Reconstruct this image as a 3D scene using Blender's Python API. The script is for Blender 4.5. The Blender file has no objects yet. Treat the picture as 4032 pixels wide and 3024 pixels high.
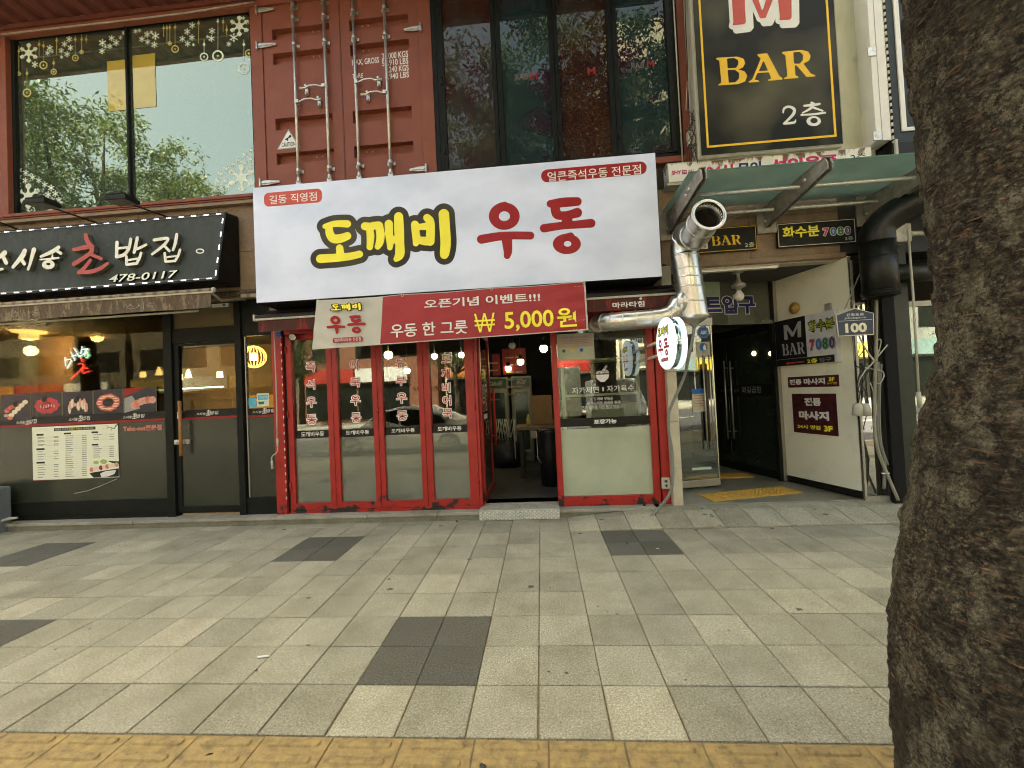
import bpy, math, random
import numpy as np
from mathutils import Vector, noise, Matrix
random.seed(7)
SC = bpy.context.scene
COL = SC.collection
rad = math.radians
# ------------------------------------------------------------------ camera
T = 0.33                                    # one paving tile
FPX = 1586.5
YAW, PIT, ROL = -.0709, .0213, .0471
EYE = Vector((0, 0, 4.685 * T))
_cy, _sy, _cp, _sp, _cr, _sr = (math.cos(YAW), math.sin(YAW), math.cos(PIT), math.sin(PIT), math.cos(ROL), math.sin(ROL))
FW = Vector((_sy * _cp, _cy * _cp, _sp))
_r0 = Vector((_cy, -_sy, 0)); _d0 = FW.cross(_r0)
RT = _cr * _r0 + _sr * _d0
DN = -_sr * _r0 + _cr * _d0
cam = bpy.data.cameras.new('camera'); camo = bpy.data.objects.new('camera', cam); COL.objects.link(camo)
cam.sensor_width = 36; cam.lens = FPX / 4032 * 36; cam.clip_start = .05; cam.clip_end = 400
m = Matrix((RT, -DN, -FW)).transposed().to_4x4(); m.translation = EYE
camo.matrix_world = m
SC.camera = camo
# ------------------------------------------------------------------ sky, sun, exposure
SUN_EL, SUN_AZ = rad(58), rad(-22)          # sun stands behind the shops, high, a little to the left
w = bpy.data.worlds.new('World'); SC.world = w; w.use_nodes = True
nt = w.node_tree; nt.nodes.clear()
sky = nt.nodes.new('ShaderNodeTexSky'); sky.sky_type = 'NISHITA'; sky.sun_disc = False
sky.sun_elevation = SUN_EL; sky.sun_rotation = SUN_AZ
sky.air_density = .7; sky.dust_density = 8.0; sky.ozone_density = 0; sky.altitude = 0
bg = nt.nodes.new('ShaderNodeBackground'); bg.inputs[1].default_value = .15
out = nt.nodes.new('ShaderNodeOutputWorld')
tintn = nt.nodes.new('ShaderNodeMix'); tintn.data_type = 'RGBA'; tintn.blend_type = 'MULTIPLY'; tintn.inputs[0].default_value = 1; tintn.inputs[7].default_value = (1, .945, .75, 1)   # warm tint takes the blue out of the sky, like a white balance
nt.links.new(sky.outputs[0], tintn.inputs[6]); nt.links.new(tintn.outputs[2], bg.inputs[0]); nt.links.new(bg.outputs[0], out.inputs[0])
sl = bpy.data.lights.new('sun', 'SUN'); sl.energy = 4.2; sl.angle = rad(.5); sl.color = (1, .93, .8)
so = bpy.data.objects.new('sun', sl); COL.objects.link(so)
_dir = Vector((math.sin(SUN_AZ) * math.cos(SUN_EL), math.cos(SUN_AZ) * math.cos(SUN_EL), math.sin(SUN_EL)))
so.rotation_euler = _dir.to_track_quat('Z', 'Y').to_euler(); so.location = (0, 0, 30)
SC.render.engine = 'CYCLES'
SC.cycles.use_denoising = True; SC.cycles.denoising_prefilter = 'FAST'; SC.cycles.pixel_filter_type = 'BLACKMAN_HARRIS'; SC.cycles.filter_width = 1.05
SC.cycles.max_bounces = 10; SC.cycles.transparent_max_bounces = 24; SC.cycles.diffuse_bounces = 5
SC.cycles.caustics_reflective = False; SC.cycles.caustics_refractive = False
SC.cycles.sample_clamp_indirect = 6
vs = SC.view_settings
vs.view_transform = 'Standard'; vs.look = 'None'; vs.gamma = 1; vs.use_curve_mapping = False
vs.exposure = 2.86
# ------------------------------------------------------------------ measuring: photo pixels -> rays -> real planes
CR = dict(t=(0, 0, 1.82278), a=(0, 0, .5184), b=(960, 0, .45819), c=(1680, 0, .48825), d=(2560, 0, .49729), e=(0, 760, .45208),
          f=(0, 1400, .49729), g=(960, 600, .75949), h=(1000, 1200, .53035), i=(1800, 1200, .53035), j=(2500, 700, .49729),
          k=(2600, 1200, .5305), l=(3300, 0, .84429), m=(1200, 1080, .67812), n=(2550, 1050, .30136), o=(0, 1240, .27732),
          p=(3250, 800, .73529), q=(1880, 1350, .4038), r=(0, 2000, .81374), s=(1700, 2000, .81374), u=(1200, 760, .28029),
          v=(1840, 740, .25316), w=(2700, 0, .37378), x=(0, 900, .36166), y=(2150, 1280, .48203), z=(0, 1640, .22604))
def ray(K, x, y):
    c = CR[K]; X = c[0] + x * c[2]; Y = c[1] + y * c[2]
    return FW + RT * ((X - 2016) / FPX) + DN * ((Y - 1512) / FPX)
def onY(K, x, y, Y): d = ray(K, x, y); return EYE + d * (Y / d.y)
def onX(K, x, y, X): d = ray(K, x, y); return EYE + d * (X / d.x)
def onZ(K, x, y, Z): d = ray(K, x, y); return EYE + d * ((Z - EYE.z) / d.z)
def proj(p):
    c = Vector(p) - EYE; z = c.dot(FW)
    if z < .05: return None
    return (2016 + FPX * c.dot(RT) / z, 1512 + FPX * c.dot(DN) / z)
class Pl:                                  # a real plane: origin, u (rightwards), v (upwards), n faces the viewer
    def __init__(s, o, u=(1, 0, 0), v=(0, 0, 1)):
        s.o = Vector(o); s.u = Vector(u).normalized(); s.v = Vector(v).normalized(); s.n = s.u.cross(s.v).normalized()
    def px(s, K, x, y):
        d = ray(K, x, y); t = (s.o - EYE).dot(s.n) / d.dot(s.n); p = EYE + d * t - s.o
        return p.dot(s.u), p.dot(s.v)
    def w(s, u, v, d=0): return s.o + s.u * u + s.v * v + s.n * d
    def rect(s, K, x0, y0, x1, y1):
        a = s.px(K, x0, y0); b = s.px(K, x1, y1)
        return min(a[0], b[0]), max(a[0], b[0]), min(a[1], b[1]), max(a[1], b[1])
def FY(Y): return Pl((0, Y, 0))
# ------------------------------------------------------------------ mesh building
WL = {}                                     # world position of every built object (translation only)
class MB:
    def __init__(s): s.V = []; s.F = []; s.S = []
    def add(s, V, F, sm=False):
        b = len(s.V); s.V += [Vector(v) for v in V]; s.F += [tuple(i + b for i in f) for f in F]; s.S += [sm] * len(F); return s
    def box(s, x0, x1, y0, y1, z0, z1):
        return s.add([(x0, y0, z0), (x1, y0, z0), (x1, y1, z0), (x0, y1, z0), (x0, y0, z1), (x1, y0, z1), (x1, y1, z1), (x0, y1, z1)],
                     [(0, 3, 2, 1), (4, 5, 6, 7), (0, 1, 5, 4), (1, 2, 6, 5), (2, 3, 7, 6), (3, 0, 4, 7)])
    def pbox(s, pl, r, d0, d1):            # box on a plane, r = (u0,u1,v0,v1), from depth d0 to d1 (positive towards viewer)
        u0, u1, v0, v1 = r
        P = [pl.w(a, b, c) for c in (d1, d0) for a, b in ((u0, v0), (u1, v0), (u1, v1), (u0, v1))]
        return s.add(P, [(0, 1, 2, 3), (7, 6, 5, 4), (0, 4, 5, 1), (1, 5, 6, 2), (2, 6, 7, 3), (3, 7, 4, 0)])
    def sheet(s, pl, r, d=0):
        u0, u1, v0, v1 = r
        return s.add([pl.w(a, b, d) for a, b in ((u0, v0), (u1, v0), (u1, v1), (u0, v1))], [(0, 1, 2, 3)])
    def prism(s, pl, poly, d0, d1):        # poly (u,v) anticlockwise
        a = sum(poly[i][0] * poly[(i + 1) % len(poly)][1] - poly[(i + 1) % len(poly)][0] * poly[i][1] for i in range(len(poly)))
        if a < 0: poly = poly[::-1]
        n = len(poly)
        P = [pl.w(u, v, d1) for u, v in poly] + [pl.w(u, v, d0) for u, v in poly]
        F = [tuple(range(n)), tuple(range(2 * n - 1, n - 1, -1))] + [(i, i + n, (i + 1) % n + n, (i + 1) % n) for i in range(n)]
        return s.add(P, F)
    def tube(s, pts, r, seg=10, cap=True, closed=False):
        pts = [Vector(p) for p in pts]; n = len(pts)
        R = r if isinstance(r, (list, tuple)) else [r] * n
        rings = []; ref = None
        for i, p in enumerate(pts):
            if closed: t = pts[(i + 1) % n] - pts[i - 1]
            else: t = pts[min(i + 1, n - 1)] - pts[max(i - 1, 0)]
            t.normalize()
            if ref is None: ref = Vector((0, 0, 1)) if abs(t.z) < .9 else Vector((1, 0, 0))
            a = t.cross(ref).normalized(); b = a.cross(t).normalized(); ref = b
            rings.append([p + (a * math.cos(2 * math.pi * k / seg) + b * math.sin(2 * math.pi * k / seg)) * R[i] for k in range(seg)])
        V = [v for q in rings for v in q]; F = []
        for i in range(n if closed else n - 1):
            j = (i + 1) % n
            for k in range(seg):
                F.append((i * seg + k, j * seg + k, j * seg + (k + 1) % seg, i * seg + (k + 1) % seg))
        b0 = len(s.V); s.add(V, F, True)
        if cap and not closed:
            s.F.append(tuple(b0 + k for k in range(seg))); s.S.append(False)
            s.F.append(tuple(b0 + (n - 1) * seg + k for k in range(seg - 1, -1, -1))); s.S.append(False)
        return s
    def lathe(s, c, axis, prof, seg=20):   # prof: (distance along axis, radius)
        c = Vector(c); ax = Vector(axis).normalized()
        a = ax.orthogonal().normalized(); b = ax.cross(a); n = len(prof)
        V = [c + ax * h + (a * math.cos(2 * math.pi * k / seg) + b * math.sin(2 * math.pi * k / seg)) * r for h, r in prof for k in range(seg)]
        F = [(i * seg + k, i * seg + (k + 1) % seg, (i + 1) * seg + (k + 1) % seg, (i + 1) * seg + k) for i in range(n - 1) for k in range(seg)]
        return s.add(V, F, True)
    def build(s, name, mat, parent=None, bevel=0, kind=None):
        xs = [v.x for v in s.V]; ys = [v.y for v in s.V]; zs = [v.z for v in s.V]
        c = Vector(((min(xs) + max(xs)) / 2, (min(ys) + max(ys)) / 2, min(zs)))
        me = bpy.data.meshes.new(name); me.from_pydata([v - c for v in s.V], [], s.F); me.materials.append(mat)
        me.polygons.foreach_set('use_smooth', s.S)
        return put(me, name, c, parent, bevel, kind)
def put(me, name, c, parent=None, bevel=0, kind=None):
    o = bpy.data.objects.new(name, me); COL.objects.link(o); WL[o.name] = Vector(c)
    if parent: o.parent = parent; o.location = Vector(c) - WL[parent.name]
    else: o.location = c
    if bevel:
        b = o.modifiers.new('bevel', 'BEVEL'); b.width = bevel; b.segments = 2; b.limit_method = 'ANGLE'; b.angle_limit = rad(40)
    if kind: o['kind'] = kind
    return o
def thing(name, label, cat, loc, group=None):
    o = bpy.data.objects.new(name, None); COL.objects.link(o); o.location = loc; WL[o.name] = Vector(loc)
    o.empty_display_size = .1; tag(o, label, cat, group); return o
def structure(name, loc=(0, 0, 0)):
    o = bpy.data.objects.new(name, None); COL.objects.link(o); o.location = loc; WL[o.name] = Vector(loc); o['kind'] = 'structure'; return o
def tag(o, label, cat, group=None):
    o['label'] = label; o['category'] = cat
    if group: o['group'] = group
    return o
def copy_tree(o, loc=None, parent=None, label=None):
    c = o.copy(); COL.objects.link(c); WL[c.name] = Vector(loc) if loc is not None else WL[parent.name] + o.location
    if parent: c.parent = parent
    if loc is not None: c.location = loc
    if label: c['label'] = label
    for ch in o.children: copy_tree(ch, None, c)
    return c
def box(name, mat, parent, x0, x1, y0, y1, z0, z1, bevel=0): return MB().box(x0, x1, y0, y1, z0, z1).build(name, mat, parent, bevel)
def pbox(name, mat, parent, pl, r, d0, d1, bevel=0): return MB().pbox(pl, r, d0, d1).build(name, mat, parent, bevel)
# ------------------------------------------------------------------ lettering
_tc = {}
def glyphs(body, bold=0, ext=0, res=3):
    k = (body, bold, ext, res)
    if k not in _tc:
        cu = bpy.data.curves.new('lettering', 'FONT'); cu.body = body; cu.resolution_u = res; cu.offset = bold; cu.extrude = ext
        o = bpy.data.objects.new('lettering', cu); me = o.to_mesh()
        _tc[k] = ([v.co.copy() for v in me.vertices], [tuple(p.vertices) for p in me.polygons])
        o.to_mesh_clear(); bpy.data.objects.remove(o); bpy.data.curves.remove(cu)
    return _tc[k]
def text(pl, body, K, x0, y0, x1, y1, mat, name='lettering', parent=None, bold=0, d=.002, ext=0, rect=None, base=None, mirror=False, shear=0, mb=None):
    """lettering fitted into the rectangle whose corners are two photo points, lying on a real plane"""
    r = rect or pl.rect(K, x0, y0, x1, y1)
    e = .1 if ext else 0
    V, F = glyphs(body, bold, e)
    B = glyphs(body, base if base is not None else bold, e)[0]
    xs = [v.x for v in B]; ys = [v.y for v in B]; ax, bx, ay, by = min(xs), max(xs), min(ys), max(ys)
    su = (r[1] - r[0]) / (bx - ax); sv = (r[3] - r[2]) / (by - ay)
    P = []
    for v in V:
        a = (bx - v.x) if mirror else (v.x - ax)
        P.append(pl.w(r[0] + a * su + shear * (v.y - ay) * sv, r[2] + (v.y - ay) * sv, d + ((v.z + e) / (2 * e) * ext if e else 0)))
    FF = [f[::-1] for f in F] if mirror else F
    if mb is not None: mb.add(P, FF); return mb
    return MB().add(P, FF).build(name, mat, parent)
def sdf_val(prims, X, Y):
    D = np.full(X.shape, 1e9)
    for p in prims:
        if p[0] == 's':
            q = p[1]
            for (ax, ay, ar), (bx, by, br) in zip(q[:-1], q[1:]):
                dx, dy = bx - ax, by - ay; L = dx * dx + dy * dy + 1e-9
                t = np.clip(((X - ax) * dx + (Y - ay) * dy) / L, 0, 1)
                D = np.minimum(D, np.hypot(X - ax - t * dx, Y - ay - t * dy) - (ar + t * (br - ar)))
        elif p[0] == 'p':
            q = p[1]; n = len(q); best = np.full(X.shape, 1e9); ins = np.zeros(X.shape, bool)
            for i in range(n):
                ax, ay = q[i]; bx, by = q[(i + 1) % n]; dx, dy = bx - ax, by - ay; L = dx * dx + dy * dy + 1e-9
                t = np.clip(((X - ax) * dx + (Y - ay) * dy) / L, 0, 1)
                best = np.minimum(best, np.hypot(X - ax - t * dx, Y - ay - t * dy))
                if ay != by:
                    c = ((ay > Y) != (by > Y)) & (X < dx * (Y - ay) / dy + ax); ins ^= c
            D = np.minimum(D, np.where(ins, -best, best))
        elif p[0] in 'eh':
            cx, cy, rx, ry = p[1:]; k = np.hypot((X - cx) / rx, (Y - cy) / ry)
            e = (k - 1) * min(rx, ry)
            D = np.minimum(D, e) if p[0] == 'e' else np.maximum(D, -e)
    return D
def smooth(pts, n=4):
    out = []; P = [pts[0]] + list(pts) + [pts[-1]]
    for i in range(1, len(P) - 2):
        for k in range(n):
            t = k / n
            out.append(tuple(.5 * (2 * P[i][c] + (P[i + 1][c] - P[i - 1][c]) * t + (2 * P[i - 1][c] - 5 * P[i][c] + 4 * P[i + 1][c] - P[i + 2][c]) * t * t + (3 * P[i][c] - P[i - 1][c] - 3 * P[i + 1][c] + P[i + 2][c]) * t ** 3) for c in range(len(pts[0]))))
    out.append(tuple(pts[-1])); return out
def S(*pts): return ('s', smooth([tuple(p) for p in pts]))
def shape(pl, K, prims, mat, name='emblem', parent=None, grow=0, d=.002, ext=0, step=8, fn=None):
    """one clean outline round brush strokes, drawn in photo units of a crop (or through fn) and laid on a real plane"""
    xs = []; ys = []
    for p in prims:
        if p[0] == 's': xs += [q[0] - q[2] for q in p[1]] + [q[0] + q[2] for q in p[1]]; ys += [q[1] - q[2] for q in p[1]] + [q[1] + q[2] for q in p[1]]
        elif p[0] == 'p': xs += [q[0] for q in p[1]]; ys += [q[1] for q in p[1]]
        elif p[0] == 'e': xs += [p[1] - p[3], p[1] + p[3]]; ys += [p[2] - p[4], p[2] + p[4]]
    x0, x1, y0, y1 = min(xs) - grow - step, max(xs) + grow + step, min(ys) - grow - step, max(ys) + grow + step
    gx = np.arange(x0, x1 + step, step); gy = np.arange(y0, y1 + step, step)
    X, Y = np.meshgrid(gx, gy); D = sdf_val(prims, X, Y) - grow
    D[np.abs(D) < 1e-6] = 1e-6
    fn = fn or (lambda x, y: pl.px(K, x, y))
    V = []; vid = {}; F = []; edges = []
    def vert(key, x, y):
        if key not in vid:
            u, v = fn(x, y); vid[key] = len(V); V.append((u, v))
        return vid[key]
    ny, nx = D.shape
    for j in range(ny - 1):
        run = None
        for i in range(nx):
            full = i < nx - 1 and D[j, i] < 0 and D[j, i + 1] < 0 and D[j + 1, i] < 0 and D[j + 1, i + 1] < 0
            if full:
                if run is None: run = i
                continue
            if run is not None:
                F.append((vert((run, j), gx[run], gy[j]), vert((run, j + 1), gx[run], gy[j + 1]), vert((i, j + 1), gx[i], gy[j + 1]), vert((i, j), gx[i], gy[j]))); run = None
            if i == nx - 1: break
            cs = [(i, j), (i, j + 1), (i + 1, j + 1), (i + 1, j)]
            vals = [D[b, a] for a, b in cs]
            if min(vals) >= 0: continue
            poly = []
            for q in range(4):
                a, b = cs[q], cs[(q + 1) % 4]; va, vb = vals[q], vals[(q + 1) % 4]
                if va < 0: poly.append((vert(a, gx[a[0]], gy[a[1]]), False))
                if (va < 0) != (vb < 0):
                    t = va / (va - vb)
                    poly.append((vert((min(a, b), max(a, b)), gx[a[0]] + (gx[b[0]] - gx[a[0]]) * t, gy[a[1]] + (gy[b[1]] - gy[a[1]]) * t), True))
            ids = [q[0] for q in poly]
            if len(ids) >= 3: F.append(tuple(ids))
            for q in range(len(poly)):
                if poly[q][1] and poly[(q + 1) % len(poly)][1]: edges.append((poly[q][0], poly[(q + 1) % len(poly)][0]))
    P = [pl.w(u, v, d + ext) for u, v in V]; n = len(P)
    if ext:
        P += [pl.w(u, v, d) for u, v in V]
        F += [(b, a, a + n, b + n) for a, b in edges]
    used = sorted({i for f in F for i in f}); mp = {a: b for b, a in enumerate(used)}
    return MB().add([P[i] for i in used], [tuple(mp[i] for i in f) for f in F]).build(name, mat, parent)
def rrect(pl, r, rad_, n=5):
    u0, u1, v0, v1 = r; out = []
    for cx, cy, a0 in ((u1 - rad_, v0 + rad_, -90), (u1 - rad_, v1 - rad_, 0), (u0 + rad_, v1 - rad_, 90), (u0 + rad_, v0 + rad_, 180)):
        for k in range(n + 1):
            a = rad(a0 + 90 * k / n); out.append((cx + rad_ * math.cos(a), cy + rad_ * math.sin(a)))
    return out
def rplate(pl, r, R, d0, d1, mat, name, parent): return MB().prism(pl, rrect(pl, r, R), d0, d1).build(name, mat, parent)
# ------------------------------------------------------------------ materials
def _new(name):
    m = bpy.data.materials.new(name); m.use_nodes = True; nt = m.node_tree; nt.nodes.clear()
    o = nt.nodes.new('ShaderNodeOutputMaterial'); p = nt.nodes.new('ShaderNodeBsdfPrincipled'); nt.links.new(p.outputs[0], o.inputs[0])
    return m, nt, p, o
def _noise(nt, scale, detail=4, rough=.6, sx=(1, 1, 1), world=True):
    g = nt.nodes.new('ShaderNodeNewGeometry') if world else nt.nodes.new('ShaderNodeTexCoord')
    mp = nt.nodes.new('ShaderNodeMapping'); mp.inputs['Scale'].default_value = sx
    nt.links.new(g.outputs['Position' if world else 'Object'], mp.inputs[0])
    n = nt.nodes.new('ShaderNodeTexNoise'); n.inputs['Scale'].default_value = scale; n.inputs['Detail'].default_value = detail; n.inputs['Roughness'].default_value = rough
    nt.links.new(mp.outputs[0], n.inputs[0]); return n
def _ramp(nt, src, stops):
    r = nt.nodes.new('ShaderNodeValToRGB'); e = r.color_ramp.elements
    while len(e) < len(stops): e.new(.5)
    for q, (p, c) in zip(e, stops):
        q.position = p; q.color = (*c, 1) if len(c) == 3 else c
    nt.links.new(src, r.inputs[0]); return r
def _mix(nt, fac, a, b):
    x = nt.nodes.new('ShaderNodeMix'); x.data_type = 'RGBA'
    for k, v in ((0, fac), (6, a), (7, b)):
        if isinstance(v, bpy.types.NodeSocket): nt.links.new(v, x.inputs[k])
        elif k == 0: x.inputs[0].default_value = v
        else: x.inputs[k].default_value = (*v, 1)
    return x.outputs[2]
def _bump(nt, p, src, strength, dist=.01):
    b = nt.nodes.new('ShaderNodeBump'); b.inputs['Strength'].default_value = strength; b.inputs['Distance'].default_value = dist
    nt.links.new(src, b.inputs['Height']); nt.links.new(b.outputs[0], p.inputs['Normal'])
def mat(name, col, rough=.55, metal=0, var=.12, vsc=6, bump=0, bsc=60, dirt=None, dsc=3, damt=.35, stretch=(1, 1, 1), spec=.28, emit=None, es=0):
    """paint / plastic / metal: base colour with uneven tone, optional dirt and fine relief"""
    m, nt, p, o = _new(name)
    p.inputs['Roughness'].default_value = rough; p.inputs['Metallic'].default_value = metal; p.inputs['Specular IOR Level'].default_value = spec
    n = _noise(nt, vsc, 5, .6, stretch)
    lo = tuple(c * (1 - var) for c in col); hi = tuple(min(1, c * (1 + var)) for c in col)
    c = _ramp(nt, n.outputs[0], [(.3, lo), (.7, hi)]).outputs[0]
    if dirt:
        n2 = _noise(nt, dsc, 8, .7, stretch); f = _ramp(nt, n2.outputs[0], [(.52, (0, 0, 0)), (.75, (damt,) * 3)]).outputs[0]
        c = _mix(nt, f, c, dirt)
        r = _ramp(nt, n2.outputs[0], [(.45, (rough,) * 3), (.7, (min(1, rough + .25),) * 3)]); nt.links.new(r.outputs[0], p.inputs['Roughness'])
    nt.links.new(c, p.inputs['Base Color'])
    if bump: _bump(nt, p, _noise(nt, bsc, 4).outputs[0], bump, .004)
    if emit: p.inputs['Emission Color'].default_value = (*emit, 1); p.inputs['Emission Strength'].default_value = es
    return m
def glass(name, tint=(.8, .86, .82), refl=.12, film=None, filmamt=0, rough=0.0, rc=(.95, .97, .95), lucent=0):
    """thin pane: part see-through, part mirror by angle; film = a print or frost stuck on it"""
    m = bpy.data.materials.new(name); m.use_nodes = True; nt = m.node_tree; nt.nodes.clear()
    o = nt.nodes.new('ShaderNodeOutputMaterial'); t = nt.nodes.new('ShaderNodeBsdfTransparent'); t.inputs[0].default_value = (*tint, 1)
    g = nt.nodes.new('ShaderNodeBsdfGlossy'); g.inputs['Roughness'].default_value = rough; g.inputs[0].default_value = (*rc, 1)
    base = t.outputs[0]
    if film:
        dfs = nt.nodes.new('ShaderNodeBsdfDiffuse'); dfs.inputs[0].default_value = (*film, 1)
        n = _noise(nt, 2.5, 4); r = _ramp(nt, n.outputs[0], [(.3, tuple(c * .85 for c in film)), (.7, film)]); nt.links.new(r.outputs[0], dfs.inputs[0])
        ms = nt.nodes.new('ShaderNodeMixShader'); ms.inputs[0].default_value = filmamt
        nt.links.new(base, ms.inputs[1]); 
        fo = dfs.outputs[0]
        if lucent:
            tl = nt.nodes.new('ShaderNodeBsdfTranslucent'); nt.links.new(r.outputs[0], tl.inputs[0]); m2 = nt.nodes.new('ShaderNodeMixShader'); m2.inputs[0].default_value = lucent
            nt.links.new(fo, m2.inputs[1]); nt.links.new(tl.outputs[0], m2.inputs[2]); fo = m2.outputs[0]
        nt.links.new(fo, ms.inputs[2]); base = ms.outputs[0]
    f = nt.nodes.new('ShaderNodeFresnel'); f.inputs[0].default_value = 1.45
    a = nt.nodes.new('ShaderNodeMath'); a.operation = 'MULTIPLY_ADD'; a.inputs[1].default_value = 1.0; a.inputs[2].default_value = refl; a.use_clamp = True
    nt.links.new(f.outputs[0], a.inputs[0])
    nz = _noise(nt, 1.3, 2); b = nt.nodes.new('ShaderNodeBump'); b.inputs['Strength'].default_value = .05; b.inputs['Distance'].default_value = .02
    nt.links.new(nz.outputs[0], b.inputs['Height']); nt.links.new(b.outputs[0], g.inputs['Normal'])
    mx = nt.nodes.new('ShaderNodeMixShader'); nt.links.new(a.outputs[0], mx.inputs[0]); nt.links.new(base, mx.inputs[1]); nt.links.new(g.outputs[0], mx.inputs[2])
    nt.links.new(mx.outputs[0], o.inputs[0]); return m
def emis(name, col, s):
    m, nt, p, o = _new(name); p.inputs['Base Color'].default_value = (*col, 1); p.inputs['Emission Color'].default_value = (*col, 1); p.inputs['Emission Strength'].default_value = s; return m
def granite(name, base, dark, light, rough=.75, rnd=.0, stain=(.10, .085, .05), sc=260):
    m, nt, p, o = _new(name); p.inputs['Roughness'].default_value = rough; p.inputs['Specular IOR Level'].default_value = .3
    n = _noise(nt, sc * .36, 7, .88); c = _ramp(nt, n.outputs[0], [(.385, dark), (.465, base), (.535, base), (.615, light)]).outputs[0]
    n2 = _noise(nt, 3.2, 6, .65); f = _ramp(nt, n2.outputs[0], [(.42, (0, 0, 0)), (.70, (.50,) * 3)]).outputs[0]
    c = _mix(nt, f, c, stain)
    n3 = _noise(nt, 26, 5, .75); f3 = _ramp(nt, n3.outputs[0], [(.60, (0, 0, 0)), (.78, (.35,) * 3)]).outputs[0]
    c = _mix(nt, f3, c, tuple(x * .45 for x in base))
    if rnd:
        oi = nt.nodes.new('ShaderNodeObjectInfo'); r = _ramp(nt, oi.outputs['Random'], [(0, (1 - rnd,) * 3), (.55, (1 - rnd * .6,) * 3), (.85, (1 - rnd * .42,) * 3), (1, (1, 1 - rnd * .03, 1 - rnd * .12))])
        x = nt.nodes.new('ShaderNodeMix'); x.data_type = 'RGBA'; x.blend_type = 'MULTIPLY'; x.inputs[0].default_value = 1
        nt.links.new(c, x.inputs[6]); nt.links.new(r.outputs[0], x.inputs[7]); c = x.outputs[2]
    nt.links.new(c, p.inputs['Base Color']); _bump(nt, p, n.outputs[0], .35, .002); return m
# ------------------------------------------------------------------ palette
RUST = mat('container red paint', (.215, .068, .040), .5, var=.10, vsc=2.5, dirt=(.12, .05, .035), dsc=5, damt=.4, bump=.08, bsc=150)
RUSTDK = mat('shaded red steel underside', (.13, .04, .027), .6, var=.15)  # container red darkened, shade put into the colour
STEEL = mat('galvanised steel', (.55, .55, .5), .38, metal=.85, var=.2, vsc=30, dirt=(.25, .2, .13), dsc=20, damt=.5)
DULL = mat('weathered steel', (.34, .33, .29), .5, metal=.5, var=.25, vsc=14, dirt=(.16, .12, .08), dsc=9, damt=.6)
BLACK = mat('black powder coat', (.007, .008, .006), .42, var=.25, dirt=(.03, .028, .02), dsc=8, damt=.4)
BLACKG = mat('black frame aluminium', (.009, .011, .009), .5, spec=.14, var=.2, dirt=(.03, .03, .024), dsc=10, damt=.35)
PITCH = mat('matt black', (.004, .004, .004), .8, var=.1)
CHARC = mat('charcoal sign face', (.036, .044, .037), .55, var=.18, vsc=5, dirt=(.10, .105, .085), dsc=4, damt=.4, stretch=(2.5, 2.5, .5), bump=.1)
WHITE = mat('white print', (.72, .72, .67), .5, var=.03)
WHITEY = mat('aged white paint', (.46, .455, .37), .6, var=.08, dirt=(.28, .23, .13), dsc=4, damt=.5, stretch=(2, 2, .6))
CREAM = mat('cream painted panel', (.42, .42, .32), .65, var=.07, vsc=2, dirt=(.36, .31, .2), dsc=3, damt=.5, stretch=(2, 2, .5), bump=.05)
REDP = mat('red print', (.30, .013, .016), .5, var=.05)
REDB = mat('bright red print', (.46, .022, .016), .5, var=.05)
REDL = mat('faded red label', (.50, .085, .06), .55, var=.05)
YEL = mat('yellow print', (.88, .80, .06), .5, var=.03)
AMB = mat('amber print', (.80, .50, .03), .5, var=.04)
NAVY = mat('navy print', (.012, .012, .12), .45, var=.05)
BLUE = mat('blue print', (.02, .12, .40), .5, var=.06)
SKYB = mat('sky blue print', (.10, .42, .55), .5, var=.06)
GREEN = mat('green print', (.01, .17, .06), .5, var=.05)
MAG = mat('magenta print', (.50, .02, .12), .5, var=.05)
OLIVE = mat('dark outline print', (.035, .032, .018), .55, var=.75, vsc=1.2)
GREYP = mat('grey print', (.30, .30, .28), .6, var=.1)
MIRR = mat('polished metal band', (.45, .62, .66), .08, metal=1, var=.35, vsc=9, stretch=(.3, .3, 2))
WOOD = mat('varnished wood grip', (.33, .16, .055), .45, var=.25, vsc=20, stretch=(6, 6, 1))
BRASS = mat('brass bell', (.45, .28, .07), .4, metal=.4, var=.15, vsc=20)
PVC = mat('grey conduit', (.20, .21, .18), .6, var=.15, dirt=(.1, .09, .06), dsc=12)
CABLE = mat('dark cable', (.03, .03, .028), .6, var=.2)
PALEC = mat('pale cable', (.42, .42, .34), .6, var=.2)
RUBR = mat('green glass edge', (.10, .22, .17), .2)
GRAN = granite('granite paving', (.385, .375, .275), (.12, .115, .085), (.80, .78, .62), rnd=.33, stain=(.18, .165, .10))
GRAND = granite('dark basalt paving', (.105, .108, .09), (.03, .033, .026), (.26, .265, .22), rnd=.25)
GRANW = granite('brown granite cladding', (.27, .19, .12), (.15, .10, .06), (.36, .28, .19), rough=.5, rnd=.12, sc=190, stain=(.10, .07, .04))
GRANS = granite('step granite', (.36, .35, .29), (.2, .19, .15), (.54, .53, .45), rnd=.1, stain=(.14, .115, .06), sc=220)
GRANF = granite('entrance floor granite', (.24, .24, .18), (.13, .13, .10), (.36, .36, .28), rough=.35, rnd=.05, sc=230)
MORT = mat('sandy mortar', (.12, .09, .045), .9, var=.3, vsc=30)
MORTB = mat('pale mortar', (.19, .155, .085), .9, var=.25, vsc=30)
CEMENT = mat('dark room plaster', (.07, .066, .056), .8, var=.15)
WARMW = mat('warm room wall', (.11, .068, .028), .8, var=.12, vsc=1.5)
ASPH = mat('asphalt', (.06, .06, .058), .9, var=.2, vsc=60, bump=.3, bsc=200)

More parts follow.
